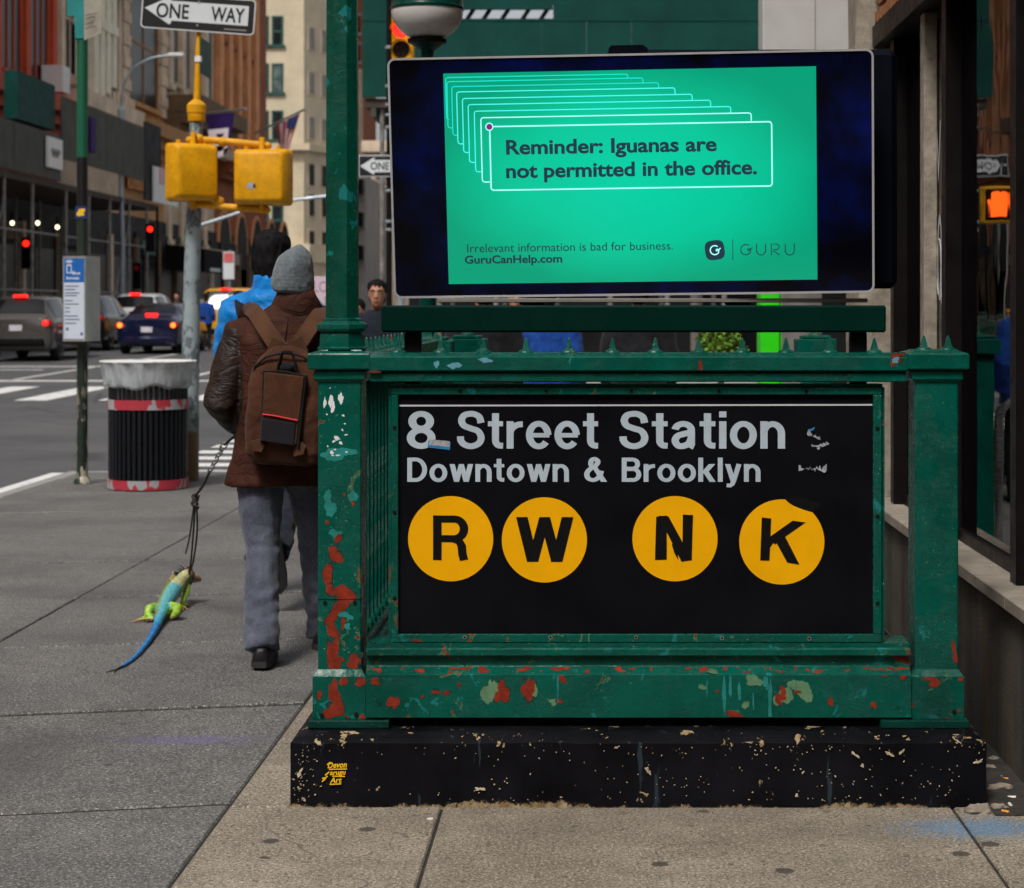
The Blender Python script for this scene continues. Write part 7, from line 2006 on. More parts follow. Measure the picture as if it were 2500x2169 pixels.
# ------------------------------------------------------------------ people
def ell(c, rx, ry, n=20, p=2.0):
    out = []
    for k in range(n):
        a = 2 * math.pi * k / n; ca, sa = math.cos(a), math.sin(a)
        out.append((c[0] + rx * math.copysign(abs(ca) ** (2 / p), ca), c[1] + ry * math.copysign(abs(sa) ** (2 / p), sa), c[2]))
    return out
def head_rings(mb, c, k=1.0, yaw=0.0, tilt=0.0):
    rows = [(-.118, .022, .026, .040), (-.108, .040, .044, .034), (-.085, .054, .064, .020), (-.055, .062, .080, .008), (-.02, .069, .090, .002), (.02, .074, .096, -.004), (.06, .075, .097, -.008), (.09, .065, .084, -.010), (.110, .042, .056, -.012), (.119, .016, .022, -.012)]
    rot = Matrix.Rotation(yaw, 3, 'Z') @ Matrix.Rotation(tilt, 3, 'X'); c = Vector(c)
    mb.loft([[c + rot @ (Vector(p) * k) for p in ell((0, yo, z), rx, ry, 18, 2.2)] for z, rx, ry, yo in rows])
    tr = lambda v: c + rot @ (Vector(v) * k)
    mb.tube([tr((0, .086, .022)), tr((0, .100, -.008)), tr((0, .108, -.026)), tr((0, .094, -.036))], [.008 * k, .011 * k, .016 * k, .012 * k], 8, round_ends=True)
    for s in (-1, 1):
        mb.tube([tr((s * .074, -.004, .022)), tr((s * .080, -.010, .0)), tr((s * .074, .0, -.030))], [.013 * k, .016 * k, .010 * k], 8, flat=.5, round_ends=True)
        mb.tube([tr((s * .014, .092, .034)), tr((s * .048, .080, .034))], .010 * k, 6, round_ends=True)
    mb.tube([tr((-.02, .086, -.066)), tr((0, .091, -.066)), tr((.02, .086, -.066))], .010 * k, 6, round_ends=True)
    mb.tube([tr((0, .070, -.103)), tr((0, .074, -.098))], .018 * k, 8, round_ends=True)
    return tr
def hand(mb, wrist, d, side, palm_n, curl=.6, k=1.0):
    """palm plus five bent fingers from the wrist along d; palm_n is where the palm looks"""
    d = Vector(d).normalized(); pn = Vector(palm_n); pn = (pn - d * pn.dot(d)).normalized(); sd = d.cross(pn).normalized() * side
    w = Vector(wrist)
    mb.tube([w - d * .02, w + d * .02, w + d * .06, w + d * .088], [.027 * k, .030 * k, .038 * k, .034 * k], 10, flat=.45, round_ends=True)
    for i, (off, ln) in enumerate(((-.030, .068), (-.010, .078), (.011, .074), (.030, .058))):
        p = w + d * .080 + sd * off * k; dd = d.copy(); pts = [p - d * .02]
        for sgm in range(3):
            pts.append(p.copy()); dd = (dd + pn * curl * .75).normalized(); p = p + dd * ln * (.42, .32, .26)[sgm] * k
        pts.append(p); mb.tube(pts, [.0095 * k, .0095 * k, .009 * k, .0085 * k, .007 * k], 7, round_ends=True)
    p = w + d * .025 - sd * .028 * k; mb.tube([p, p + d * .03 - sd * .018 + pn * .012, p + d * .058 - sd * .016 + pn * .030, p + d * .075 + pn * .042], [.014 * k, .012 * k, .010 * k, .008 * k], 7, round_ends=True)

DEF = dict(head=(0, .02, 1.642), neck=(0, 0, 1.46), shl=(-.185, 0, 1.40), shr=(.185, 0, 1.40), ell=(-.245, -.03, 1.12), elr=(.245, -.03, 1.12), wrl=(-.25, .07, .90), wrr=(.25, .07, .90),
           hpl=(-.09, 0, .90), hpr=(.09, 0, .90), knl=(-.10, .05, .49), knr=(.10, .05, .49), anl=(-.10, 0, .085), anr=(.10, 0, .085), fdl=(0, 1, 0), fdr=(0, 1, 0))
def make_person(label, loc, yaw=0.0, scale=1.0, J=None, coat=None, trousers=None, hair=True, skin='skin', shoes='shoe', voxel=.012, coat_hem=.78, bulk=1.0, puff=False, hat=None, group=None, face=True, hands=True, coat_fn=None, leg_r=(.098, .078, .066, .066), coat_voxel=None):
    j = {k: Vector(v) for k, v in DEF.items()}
    for k, v in (J or {}).items(): j[k] = Vector(v)
    T = Matrix.Translation(Vector(loc)) @ Matrix.Rotation(yaw, 4, 'Z') @ Matrix.Scale(scale, 4)
    def world(mb): mb.v = [tuple(T @ Vector(v)) for v in mb.v]; return mb
    # body
    mb = MB(); pel = (j['hpl'] + j['hpr']) / 2; nk = j['neck']
    tors = [(0.0, .13, .09), (.10, .145, .10), (.22, .135, .095), (.36, .15, .105), (.46, .16, .10), (.53, .13, .085), (.58, .06, .06)]
    mb.loft([ell((lerp(pel.x, nk.x, h / .56), lerp(pel.y, nk.y, h / .56), pel.z - .06 + h * (nk.z - pel.z + .06) / .56), rx, ry, 16) for h, rx, ry in tors])
    mb.tube([nk - Vector((0, 0, .05)), nk + Vector((0, .005, .04)), j['head'] + Vector((0, -.012, -.06))], [.062, .056, .056], 12)
    tr = head_rings(mb, j['head'])
    for s, S in (('l', -1), ('r', 1)):
        sh, el, wr, hp, kn, an = (j[a + s] for a in ('sh', 'el', 'wr', 'hp', 'kn', 'an'))
        mb.tube([Vector((sh.x * .6, sh.y, sh.z)), sh, sh.lerp(el, .5), el, el.lerp(wr, .4), wr], [.055, .052, .046, .038, .038, .027], 10, round_ends=True)
        mb.tube([hp + Vector((0, 0, .04)), hp, hp.lerp(kn, .5), kn, kn.lerp(an, .35), an], [.078, .078, .068, .052, .050, .034], 10, round_ends=True)
        fd = j['fd' + s]; mb.tube([an + Vector((0, 0, -.02)), an + fd * .05 + Vector((0, 0, -.045)), an + fd * .13 + Vector((0, 0, -.055))], [.032, .032, .024], 8, round_ends=True)
        if hands: hand(mb, wr + (wr - el).normalized() * .015, (wr - el), S, (0 if abs((wr - el).normalized().x) > .8 else -S, .15, -.1), .55)
    body = world(remesh(mb, voxel, 2)).build('person', M[skin], None, smooth='all', origin=loc)
    tag(body, label, 'person', group)
    def child(mb, nm, mat, vx=None, sm=2, disp=None):
        if vx: mb = remesh(mb, vx, sm, disp)
        return world(mb).build(nm, M[mat], body, smooth='all')
    # face
    if face:
        for s in (-1, 1):
            q = MB(); q.sphere(tr((s * .031, .079, .012)), .0125, 10, 8); e = child(q, 'eye', 'eye')
            q = MB(); q.sphere(tr((s * .031, .0885, .012)), .0058, 8, 6); child(q, 'iris', 'iris')
            q = MB(); q.tube([tr((s * .014, .098, .034)), tr((s * .034, .096, .039)), tr((s * .052, .084, .033))], [.004, .005, .003], 6, round_ends=True); child(q, 'eyebrow', 'hair')
        q = MB(); q.tube([tr((-.022, .090, -.066)), tr((0, .0985, -.065)), tr((.022, .090, -.066))], [.003, .006, .003], 6, round_ends=True); child(q, 'mouth', 'lip')
    if hair:
        q = MB(); c = j['head']
        rows = [(-.100, .052, .045, -.060), (-.055, .072, .070, -.042), (-.01, .084, .084, -.034), (.03, .088, .090, -.026), (.07, .090, .100, -.014), (.105, .080, .090, -.010), (.13, .050, .058, -.014), (.143, .018, .02, -.016)]
        q.loft([[c + Vector(p) for p in ell((0, yo, z), rx, ry, 18)] for z, rx, ry, yo in rows])
        def hd(co, nn): 
            v = Vector((co.x * 55, co.y * 55, co.z * 16)); return .012 * mnoise.noise(v) + .008 * mnoise.noise(Vector((co.x * 18, co.y * 18, co.z * 9)) + Vector((3, 1, 2)))
        child(q, 'hair', 'hair', .008 if voxel < .013 else .014, 1, hd)
    # trousers
    if trousers:
        q = MB(); r0, r1, r2, r3 = leg_r
        q.loft([ell((pel.x, pel.y, pel.z + z), rx, ry, 16) for z, rx, ry in ((-.13, .10, .09), (-.08, .165, .115), (.0, .175, .125), (.10, .160, .118), (.14, .155, .115))])
        for s in 'lr':
            hp, kn, an = j['hp' + s], j['kn' + s], j['an' + s]
            q.tube([hp + Vector((0, 0, .05)), hp, hp.lerp(kn, .33), hp.lerp(kn, .66), kn, kn.lerp(an, .3), kn.lerp(an, .65), kn.lerp(an, .9), an + (an - kn).normalized() * .03], [r0 * .95, r0, r0 * .98, (r0 + r1) / 2, r1, r1 * .97, r2, r3 * 1.02, r3 * 1.06], 16)
        def fold(co, nn):
            return .012 * mnoise.noise(Vector((co.x * 9, co.y * 9, co.z * 7 + 3))) + .0085 * mnoise.noise(Vector((co.x * 20, co.y * 20, co.z * 26))) * (1.3 if co.z < .32 else .7)
        child(q, 'trousers', trousers, voxel * 1.0, 3, fold)
    # shoes
    for s in 'lr':
        an, kn, fd = j['an' + s], j['kn' + s], j['fd' + s].normalized()
        sdv = fd.cross(Vector((0, 0, 1))).normalized() if abs(fd.z) < .95 else Vector((1, 0, 0)); upv = sdv.cross(fd)
        q = MB(); b = an - upv * .085
        rows = [(-.085, .020, .02, .05), (-.078, .034, .008, .075), (-.04, .041, .004, .095), (.02, .043, .004, .092), (.09, .047, .004, .066), (.15, .046, .006, .050), (.185, .034, .012, .040), (.198, .014, .018, .030)]
        q.loft([[b + fd * f + sdv * (w * x_) + upv * z_ for x_, z_ in ((-.8, lo), (.8, lo), (1, lo + .018), (.92, hi * .62), (.5, hi), (-.5, hi), (-.92, hi * .62), (-1, lo + .018))] for f, w, lo, hi in rows])
        q = remesh(q, .009, 2); sh_ = world(q).build('shoe', M[shoes], body, smooth='all')
        q = MB(); q.loft([[b + fd * f + sdv * (w * x_) + upv * z_ for x_, z_ in ((-1.06, 0), (1.06, 0), (1.06, .026), (-1.06, .026))] for f, w in ((-.086, .022), (-.06, .038), (.02, .043), (.10, .048), (.16, .045), (.196, .020))]); world(q).build('sole', M['sole'], sh_, smooth=True)
    # coat
    if coat:
        q = MB()
        if coat_fn: coat_fn(q, j)
        else:
            top = nk.z + .03
            prof = [(coat_hem, .205, .145), (coat_hem + .12, .195, .14), (1.0, .185, .135), (1.12, .19, .135), (1.26, .205, .138), (1.36, .205, .125), (1.43, .165, .11), (1.47, .105, .095), (top + .005, .074, .078)]
            rr = []
            for z, rx, ry in prof:
                b_ = bulk * (1 + 0); f = (z - pel.z) / (nk.z - pel.z)
                rr.append(ell((lerp(pel.x, nk.x, max(0, f)), lerp(pel.y, nk.y, max(0, f)), z), rx * (b_ if z < 1.45 else 1.05), ry * b_, 20, 2.3))
            q.loft(rr)
            for s in 'lr':
                sh, el, wr = j['sh' + s], j['el' + s], j['wr' + s]
                pts = [Vector((sh.x * .7, sh.y, sh.z - .01)), sh + Vector((0, 0, -.02)), sh.lerp(el, .33), sh.lerp(el, .66), el, el.lerp(wr, .33), el.lerp(wr, .66), wr]
                rad = [.075, .080, .074, .070, .066, .062, .056, .050]
                rad = [r_ * (bulk * 1.08) for r_ in rad]
                q.tube(pts, rad, 14, round_ends=False)
        def cf(co, nn):
            a = .008 * mnoise.noise(Vector((co.x * 8, co.y * 8, co.z * 10))) + .005 * mnoise.noise(Vector((co.x * 22, co.y * 22, co.z * 20)))
            if puff: a += .009 * abs(math.sin(co.z * 33 + 1.5 * mnoise.noise(co * 4))) - .0045
            return a
        child(q, 'jacket', coat, coat_voxel or voxel, 2, cf)
    return body, j, T, child

def brown_man():
    Y0 = 8.35; x0 = X(697, Y0)
    s = Y0 / FPX
    lx = lambda px, Y=Y0: X(px, Y) - x0
    J = dict(head=(lx(715), .03, 1.598), neck=(lx(708), .015, 1.455), shl=(-.19, 0, 1.385), shr=(.20, 0, 1.385), ell=(lx(547), -.055, 1.085), elr=(.255, -.05, 1.09), wrl=(lx(570), .135, .985), wrr=(.215, .13, .98),
             hpl=(lx(636), -.01, .87), hpr=(lx(745), .02, .87), knl=(lx(632, 8.24), -.05, .475), knr=(lx(768, 8.5), .17, .48), anl=(lx(643, 8.13), -.235, .10), anr=(lx(793, 8.64), .25, .09), fdl=(-.06, 1, 0), fdr=(.05, 1, 0))
    def coat(q, j):
        prof = [(.738, lx(676), .222, .160), (.745, lx(676), .224, .161), (.82, lx(683), .214, .155), (.92, lx(690), .203, .150), (1.02, lx(693), .198, .148), (1.14, lx(696), .205, .148), (1.26, lx(700), .218, .148), (1.34, lx(701), .222, .138), (1.395, lx(702), .205, .125), (1.44, lx(705), .160, .108), (1.475, lx(708), .108, .095), (1.50, lx(709), .082, .082)]
        q.loft([ell((cx, 0, z), rx, ry, 24, 2.35) for z, cx, rx, ry in prof])
        for sd in 'lr':
            sh, el, wr = j['sh' + sd], j['el' + sd], j['wr' + sd]
            pts = [Vector((sh.x * .75, 0, sh.z - .01)), sh + Vector((0, 0, -.025)), sh.lerp(el, .25), sh.lerp(el, .5), sh.lerp(el, .75), el + Vector((-.004 if sd == 'l' else .004, -.008, 0)), el.lerp(wr, .25), el.lerp(wr, .5), el.lerp(wr, .75), wr]
            rad = [.075, .086, .082, .079, .077, .076, .070, .066, .060, .055]
            rad = [r_ * (1 + .035 * math.sin(i * 2.3)) for i, r_ in enumerate(rad)]
            q.tube(pts, rad, 16)
    body, j, T, child = make_person('man in brown leather jacket, grey knit hat and jeans, walking away with a leash', (x0, Y0, 0), 0, 1.0, J, 'leather', 'denim', False, 'skin_pale', 'shoe', .0085, face=True, coat_fn=coat, leg_r=(.105, .074, .070, .072))
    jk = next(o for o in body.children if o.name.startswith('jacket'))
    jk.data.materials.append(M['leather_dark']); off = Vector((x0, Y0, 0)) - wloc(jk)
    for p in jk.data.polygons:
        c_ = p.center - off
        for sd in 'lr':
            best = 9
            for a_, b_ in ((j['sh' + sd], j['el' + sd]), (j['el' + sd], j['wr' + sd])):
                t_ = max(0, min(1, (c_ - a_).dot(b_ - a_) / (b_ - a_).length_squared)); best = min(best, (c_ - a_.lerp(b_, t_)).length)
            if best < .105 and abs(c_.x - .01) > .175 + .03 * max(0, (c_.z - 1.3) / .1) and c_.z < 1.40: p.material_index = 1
    # collar
    q = MB(); c = Vector((lx(722), .01, 0)); n = 28
    def cr(z, rx, ry, dz=0): return [(c.x + rx * math.cos(a), c.y + ry * math.sin(a), z + dz * math.sin(a)) for a in (2 * math.pi * k / n for k in range(n))]
    q.loft([cr(1.455, .118, .105, .01), cr(1.470, .124, .112, .01), cr(1.535, .088, .088, .0), cr(1.572, .072, .074, -.004), cr(1.570, .066, .068), cr(1.50, .07, .07)]); child(q, 'collar', 'leather')
    q = MB(); q.loft([cr(1.56, .064, .066), cr(1.588, .062, .064), cr(1.588, .055, .057), cr(1.56, .055, .057)]); child(q, 'scarf', 'blackcloth')
    # seams
    q = MB(); q.tube([(lx(712), -.106, 1.452), (lx(709), -.134, 1.38), (lx(706), -.150, 1.30), (lx(704), -.154, 1.22)], .003, 6); child(q, 'back_seam', 'leather')
    # knitted hat
    q = MB(); rows = [(717, 667, 760, .098, .00), (711, 663, 763, .116, .005), (700, 661, 765, .122, .008), (682, 662, 765, .124, .008), (660, 667, 763, .124, .008), (642, 671, 762, .118, .008), (626, 679, 758, .106, .006), (612, 698, 750, .078, .004), (603, 716, 740, .038, 0), (598, 725, 734, .010, 0)]
    rr = []
    for py, a, b, ry, yo in rows:
        z = Z(py, Y0); rr.append([(p[0], p[1], p[2] + (p[0] - lx(712)) * (-.12 if py > 690 else 0)) for p in ell(((lx(a) + lx(b)) / 2, .02 + yo, z), (lx(b) - lx(a)) / 2, ry, 28)])
    q.loft(rr)
    def kn(co, nn): return .0025 * mnoise.noise(co * 40) + .004 * mnoise.noise(co * 11)
    child(q, 'knit_hat', 'knit', .006, 1, kn)
    # turn-up of the jeans and stitching
    # backpack: a thing of its own
    W = lambda px, py, dy: Vector((X(px, Y0 + dy), Y0 + dy, Z(py, Y0 + dy)))
    b0 = W(700, 1135, -.2); bp = thing('backpack', 'brown canvas backpack with a dark front pocket and red zip on the man', 'backpack', b0)
    def rrect(cx, cy, z, wx, wy, r=.05, n=5):
        out = []
        for sx, sy, a0 in ((1, 1, 0), (-1, 1, 90), (-1, -1, 180), (1, -1, 270)):
            for i in range(n): a = R(a0 + 90 * i / (n - 1)); out.append((cx + sx * (wx - r) + r * math.cos(a), cy + sy * (wy - r) + r * math.sin(a), z))
        return out
    q = MB(); rows = [(1136, 698, 60, .045), (1130, 698, 80, .066), (1105, 697, 92, .082), (1060, 697, 94, .090), (1000, 698, 92, .090), (940, 699, 88, .084), (900, 700, 80, .074), (872, 701, 64, .060), (856, 702, 44, .045), (846, 702, 26, .030)]
    dy = -.225
    q.loft([rrect(X(cx, Y0 + dy), Y0 + dy + .02, Z(py, Y0 + dy), w * s, ry, min(.045, ry * .7)) for py, cx, w, ry in rows])
    def pf(co, nn): return .007 * mnoise.noise(Vector((co.x * 12, co.y * 12, co.z * 9))) + .003 * mnoise.noise(co * 36)
    remesh(q, .008, 2, pf).build('main_bag', M['pack'], bp, smooth='all')
    F = Y0 + dy + .02 - .092                   # front face depth
    O = Vector((0, F, 0)); sf = F / FPX
    def panel(pts, d0, d1, mat, nm, par, soft=True):
        q = MB(); poly = [(X(a, F), Z(b, F)) for a, b in pts]; n_ = len(poly); cx = sum(p[0] for p in poly) / n_; cz = sum(p[1] for p in poly) / n_
        g_ = lambda k, d: [(cx + (p[0] - cx) * k, F - d, cz + (p[1] - cz) * k) for p in poly]
        q.loft([g_(1.0, d0), g_(1.0, d0 + (d1 - d0) * .45), g_(.975, d0 + (d1 - d0) * .8), g_(.92, d1)]); return q.build(nm, M[mat], par, smooth=True)
    edge = lambda a, b, k=6: [(lerp(a[0], b[0], i / k), lerp(a[1], b[1], i / k)) for i in range(k)]
    full = edge((646, 903), (748, 916)) + edge((748, 916), (728, 1090)) + edge((728, 1090), (637, 1076)) + edge((637, 1076), (646, 903))
    pk = panel(full, -.02, .028, 'pack', 'front_pocket', bp)
    panel([(640, 1020), (727, 1033), (722, 1088), (638, 1076)], .010, .034, 'packdark', 'dark_lower_panel', pk)
    q = MB(); q.tube([Vector((X(a, F), F - .033, Z(b, F))) for a, b in ((644, 1011), (670, 1014), (700, 1020), (729, 1026))], .0065, 8, flat=.6); q.build('red_zip', M['redzip'], pk, smooth=True)
    q = MB(); q.tube([Vector((X(a, F), F - .020, Z(b, F))) for a, b in ((640, 1080), (643, 1000), (646, 906), (700, 908), (749, 918), (738, 1010), (729, 1092))], .0055, 6); q.build('piping', M['piping'], pk, smooth=True)
    q = MB(); q.tube([Vector((X(a, F + .03), F + .028, Z(b, F))) for a, b in ((634, 1080), (637, 1010), (643, 910))], .012, 6); q.build('side_gusset', M['packdark'], bp, smooth=True)
    q = MB(); q.tube([Vector((X(a, F + .02), F + dd, Z(b, F))) for a, b, dd in ((612, 930, .05), (622, 895, .03), (650, 872, .015), (690, 862, .012), (730, 868, .015), (765, 885, .03))], .005, 6); q.build('top_zip', M['piping'], bp, smooth=True)
    q = MB(); q.tube(catmull([Vector((X(a, F), F - dd, Z(b, F))) for a, b, dd in ((678, 905, .0), (686, 880, .012), (692, 862, .016), (712, 861, .016), (720, 882, .012), (728, 912, .0))], 5), .009, 8, flat=.5); q.build('handle', M['piping'], bp, smooth=True)
    q = MB(); q.obox((X(702, F), F - .018, Z(860, F)), (.045, .012, .012), None, .003); q.build('handle_grip', M['packdark'], bp)
    q = MB(); q.sphere((X(700, F), F + .0, Z(896, F)), (.034, .014, .020), 10, 6); q.build('pouch', M['packdark'], bp, smooth='all')
    for pts in ([(612, 1078), (638, 1070), (650, 1085), (640, 1105), (618, 1102)], [(718, 1092), (738, 1078), (748, 1092), (742, 1110), (716, 1116)]):
        panel(pts, -.03, .014, 'strap', 'corner_patch', bp)
    panel([(600, 1050), (622, 1046), (626, 1088), (612, 1092), (598, 1078)], -.06, -.02, 'pack', 'side_pocket', bp)
    # shoulder straps meeting in a yoke
    def strap(pts, w0, w1, nm):
        q = MB(); P_ = [W(a, b, d) for a, b, d in pts]; P_ = [Vector(p) for p in catmull(P_, 6)]; rr = []
        for i, p in enumerate(P_):
            t = P_[min(len(P_) - 1, i + 1)] - P_[max(0, i - 1)]; sd = t.cross(Vector((0, -1, .25))).normalized(); n_ = sd.cross(t).normalized(); w = lerp(w0, w1, i / (len(P_) - 1))
            rr.append([p - sd * w - n_ * .006, p + sd * w - n_ * .006, p + sd * w * .94 + n_ * .008, p - sd * w * .94 + n_ * .008])
        q.loft(rr); q.build(nm, M['strap'], bp, smooth=True)
    strap([(596, 800, .13), (606, 758, .05), (624, 766, -.085), (646, 800, -.165), (672, 838, -.20), (690, 868, -.205)], .034, .036, 'shoulder_strap')
    strap([(808, 800, .13), (798, 758, .05), (782, 766, -.085), (758, 800, -.165), (732, 838, -.20), (712, 868, -.205)], .034, .036, 'shoulder_strap')
    panel_pts = [(654, 806), (702, 838), (750, 806), (770, 862), (735, 880), (668, 880), (634, 862)]
    q = MB(); Fy = Y0 - .205; poly = [(X(a, Fy), Z(b, Fy)) for a, b in [(668, 822), (702, 840), (738, 822), (752, 858), (742, 876), (662, 876), (650, 858)]]
    q.extrude(poly, (0, Fy, 0), U3, V3, N3, -.03, .012); q.build('yoke', M['strap'], bp)
brown_man()

def others():
    # person in a bright blue puffer ahead of him
    Y0 = 9.95; x0 = X(662, Y0); k = 1.062
    J = dict(anr=(.06, -.36, .30), knr=(.085, -.02, .48), fdr=(.05, .45, -1.0), anl=(-.08, .30, .09), knl=(-.09, .16, .49), head=(.0, .03, 1.632), shl=(-.17, 0, 1.395), shr=(.17, 0, 1.395), ell=(-.195, -.03, 1.12), elr=(.195, -.03, 1.12), wrl=(-.19, .10, .93), wrr=(.19, .10, .93))
    body, j, T, child = make_person('dark haired person in a bright blue puffer jacket ahead of the man', (x0, Y0, 0), R(4), k, J, 'puffer', 'navycoat', True, 'skin', 'shoegrey', .011, .84, 1.03, True)
    q = MB(); q.loft([ell((0, .01, z), rx, ry, 22) for z, rx, ry in ((1.445, .105, .1), (1.47, .098, .095), (1.53, .086, .088), (1.555, .083, .085), (1.55, .072, .074), (1.46, .07, .07))]); child(q, 'collar', 'puffer')
    # strap of a bag over the left shoulder
    q = MB(); q.tube([T @ Vector(p) for p in ((-.17, .10, 1.40), (-.155, .0, 1.475), (-.135, -.11, 1.40), (-.10, -.165, 1.25), (-.06, -.17, 1.10))], .024, 8, flat=.3); st = q.build('shoulder_strap', M['packdark'], body, smooth=True)
    # man facing the camera in a navy coat
    Y0 = 18.0
    body, j, T, child = make_person('man in a navy coat walking towards the camera left of the screen', (X(922, Y0), Y0, 0), R(180), .985, dict(head=(0, .04, 1.63)), 'navycoat', 'blackcloth', True, 'skin', 'shoe', .012)
    make_person('dark haired person in black half hidden behind the green column', (X(872, 20.5), 20.5, -.15), R(170), .97, None, 'blackcloth', 'blackcloth', True, 'skin', 'shoe', .016, face=True, hands=False)
    make_person('person in a black coat seen between the beam and the rail', (X(1180, 14.0), 14.0, 0), R(20), .98, None, 'blackcloth', 'blackcloth', True, 'skin', 'shoe', .016, face=False, hands=False, bulk=1.15)
    make_person('person in a royal blue coat right of the black coat, under the beam', (X(1335, 15.0), 15.0, 0), R(-15), .96, None, 'bluecoat', 'blackcloth', True, 'skin', 'shoe', .016, face=False, hands=False, bulk=1.1)
    make_person('person in a cream and brown top behind the blue coat', (X(1262, 16.5), 16.5, 0), R(180), .95, None, 'stripe', 'blackcloth', True, 'skin', 'shoe', .016, face=True, hands=False)
    make_person('person in black right of the dark shrub, under the beam', (X(1560, 15.5), 15.5, 0), R(0), .98, None, 'blackcloth', 'blackcloth', True, 'skin', 'shoe', .016, face=False, hands=False, bulk=1.15)
    make_person('distant pedestrian in dark clothes left of the signal pole', (X(432, 58.0), 58.0, road_z(58)), R(180), .98, None, 'navycoat', 'blackcloth', True, 'skin', 'shoe', .022, face=False, hands=False)
    make_person('distant pedestrian in blue right of the signal pole', (X(503, 60.0), 60.0, road_z(60)), R(0), .95, None, 'bluecoat', 'blackcloth', True, 'skin', 'shoe', .022, face=False, hands=False)
others()

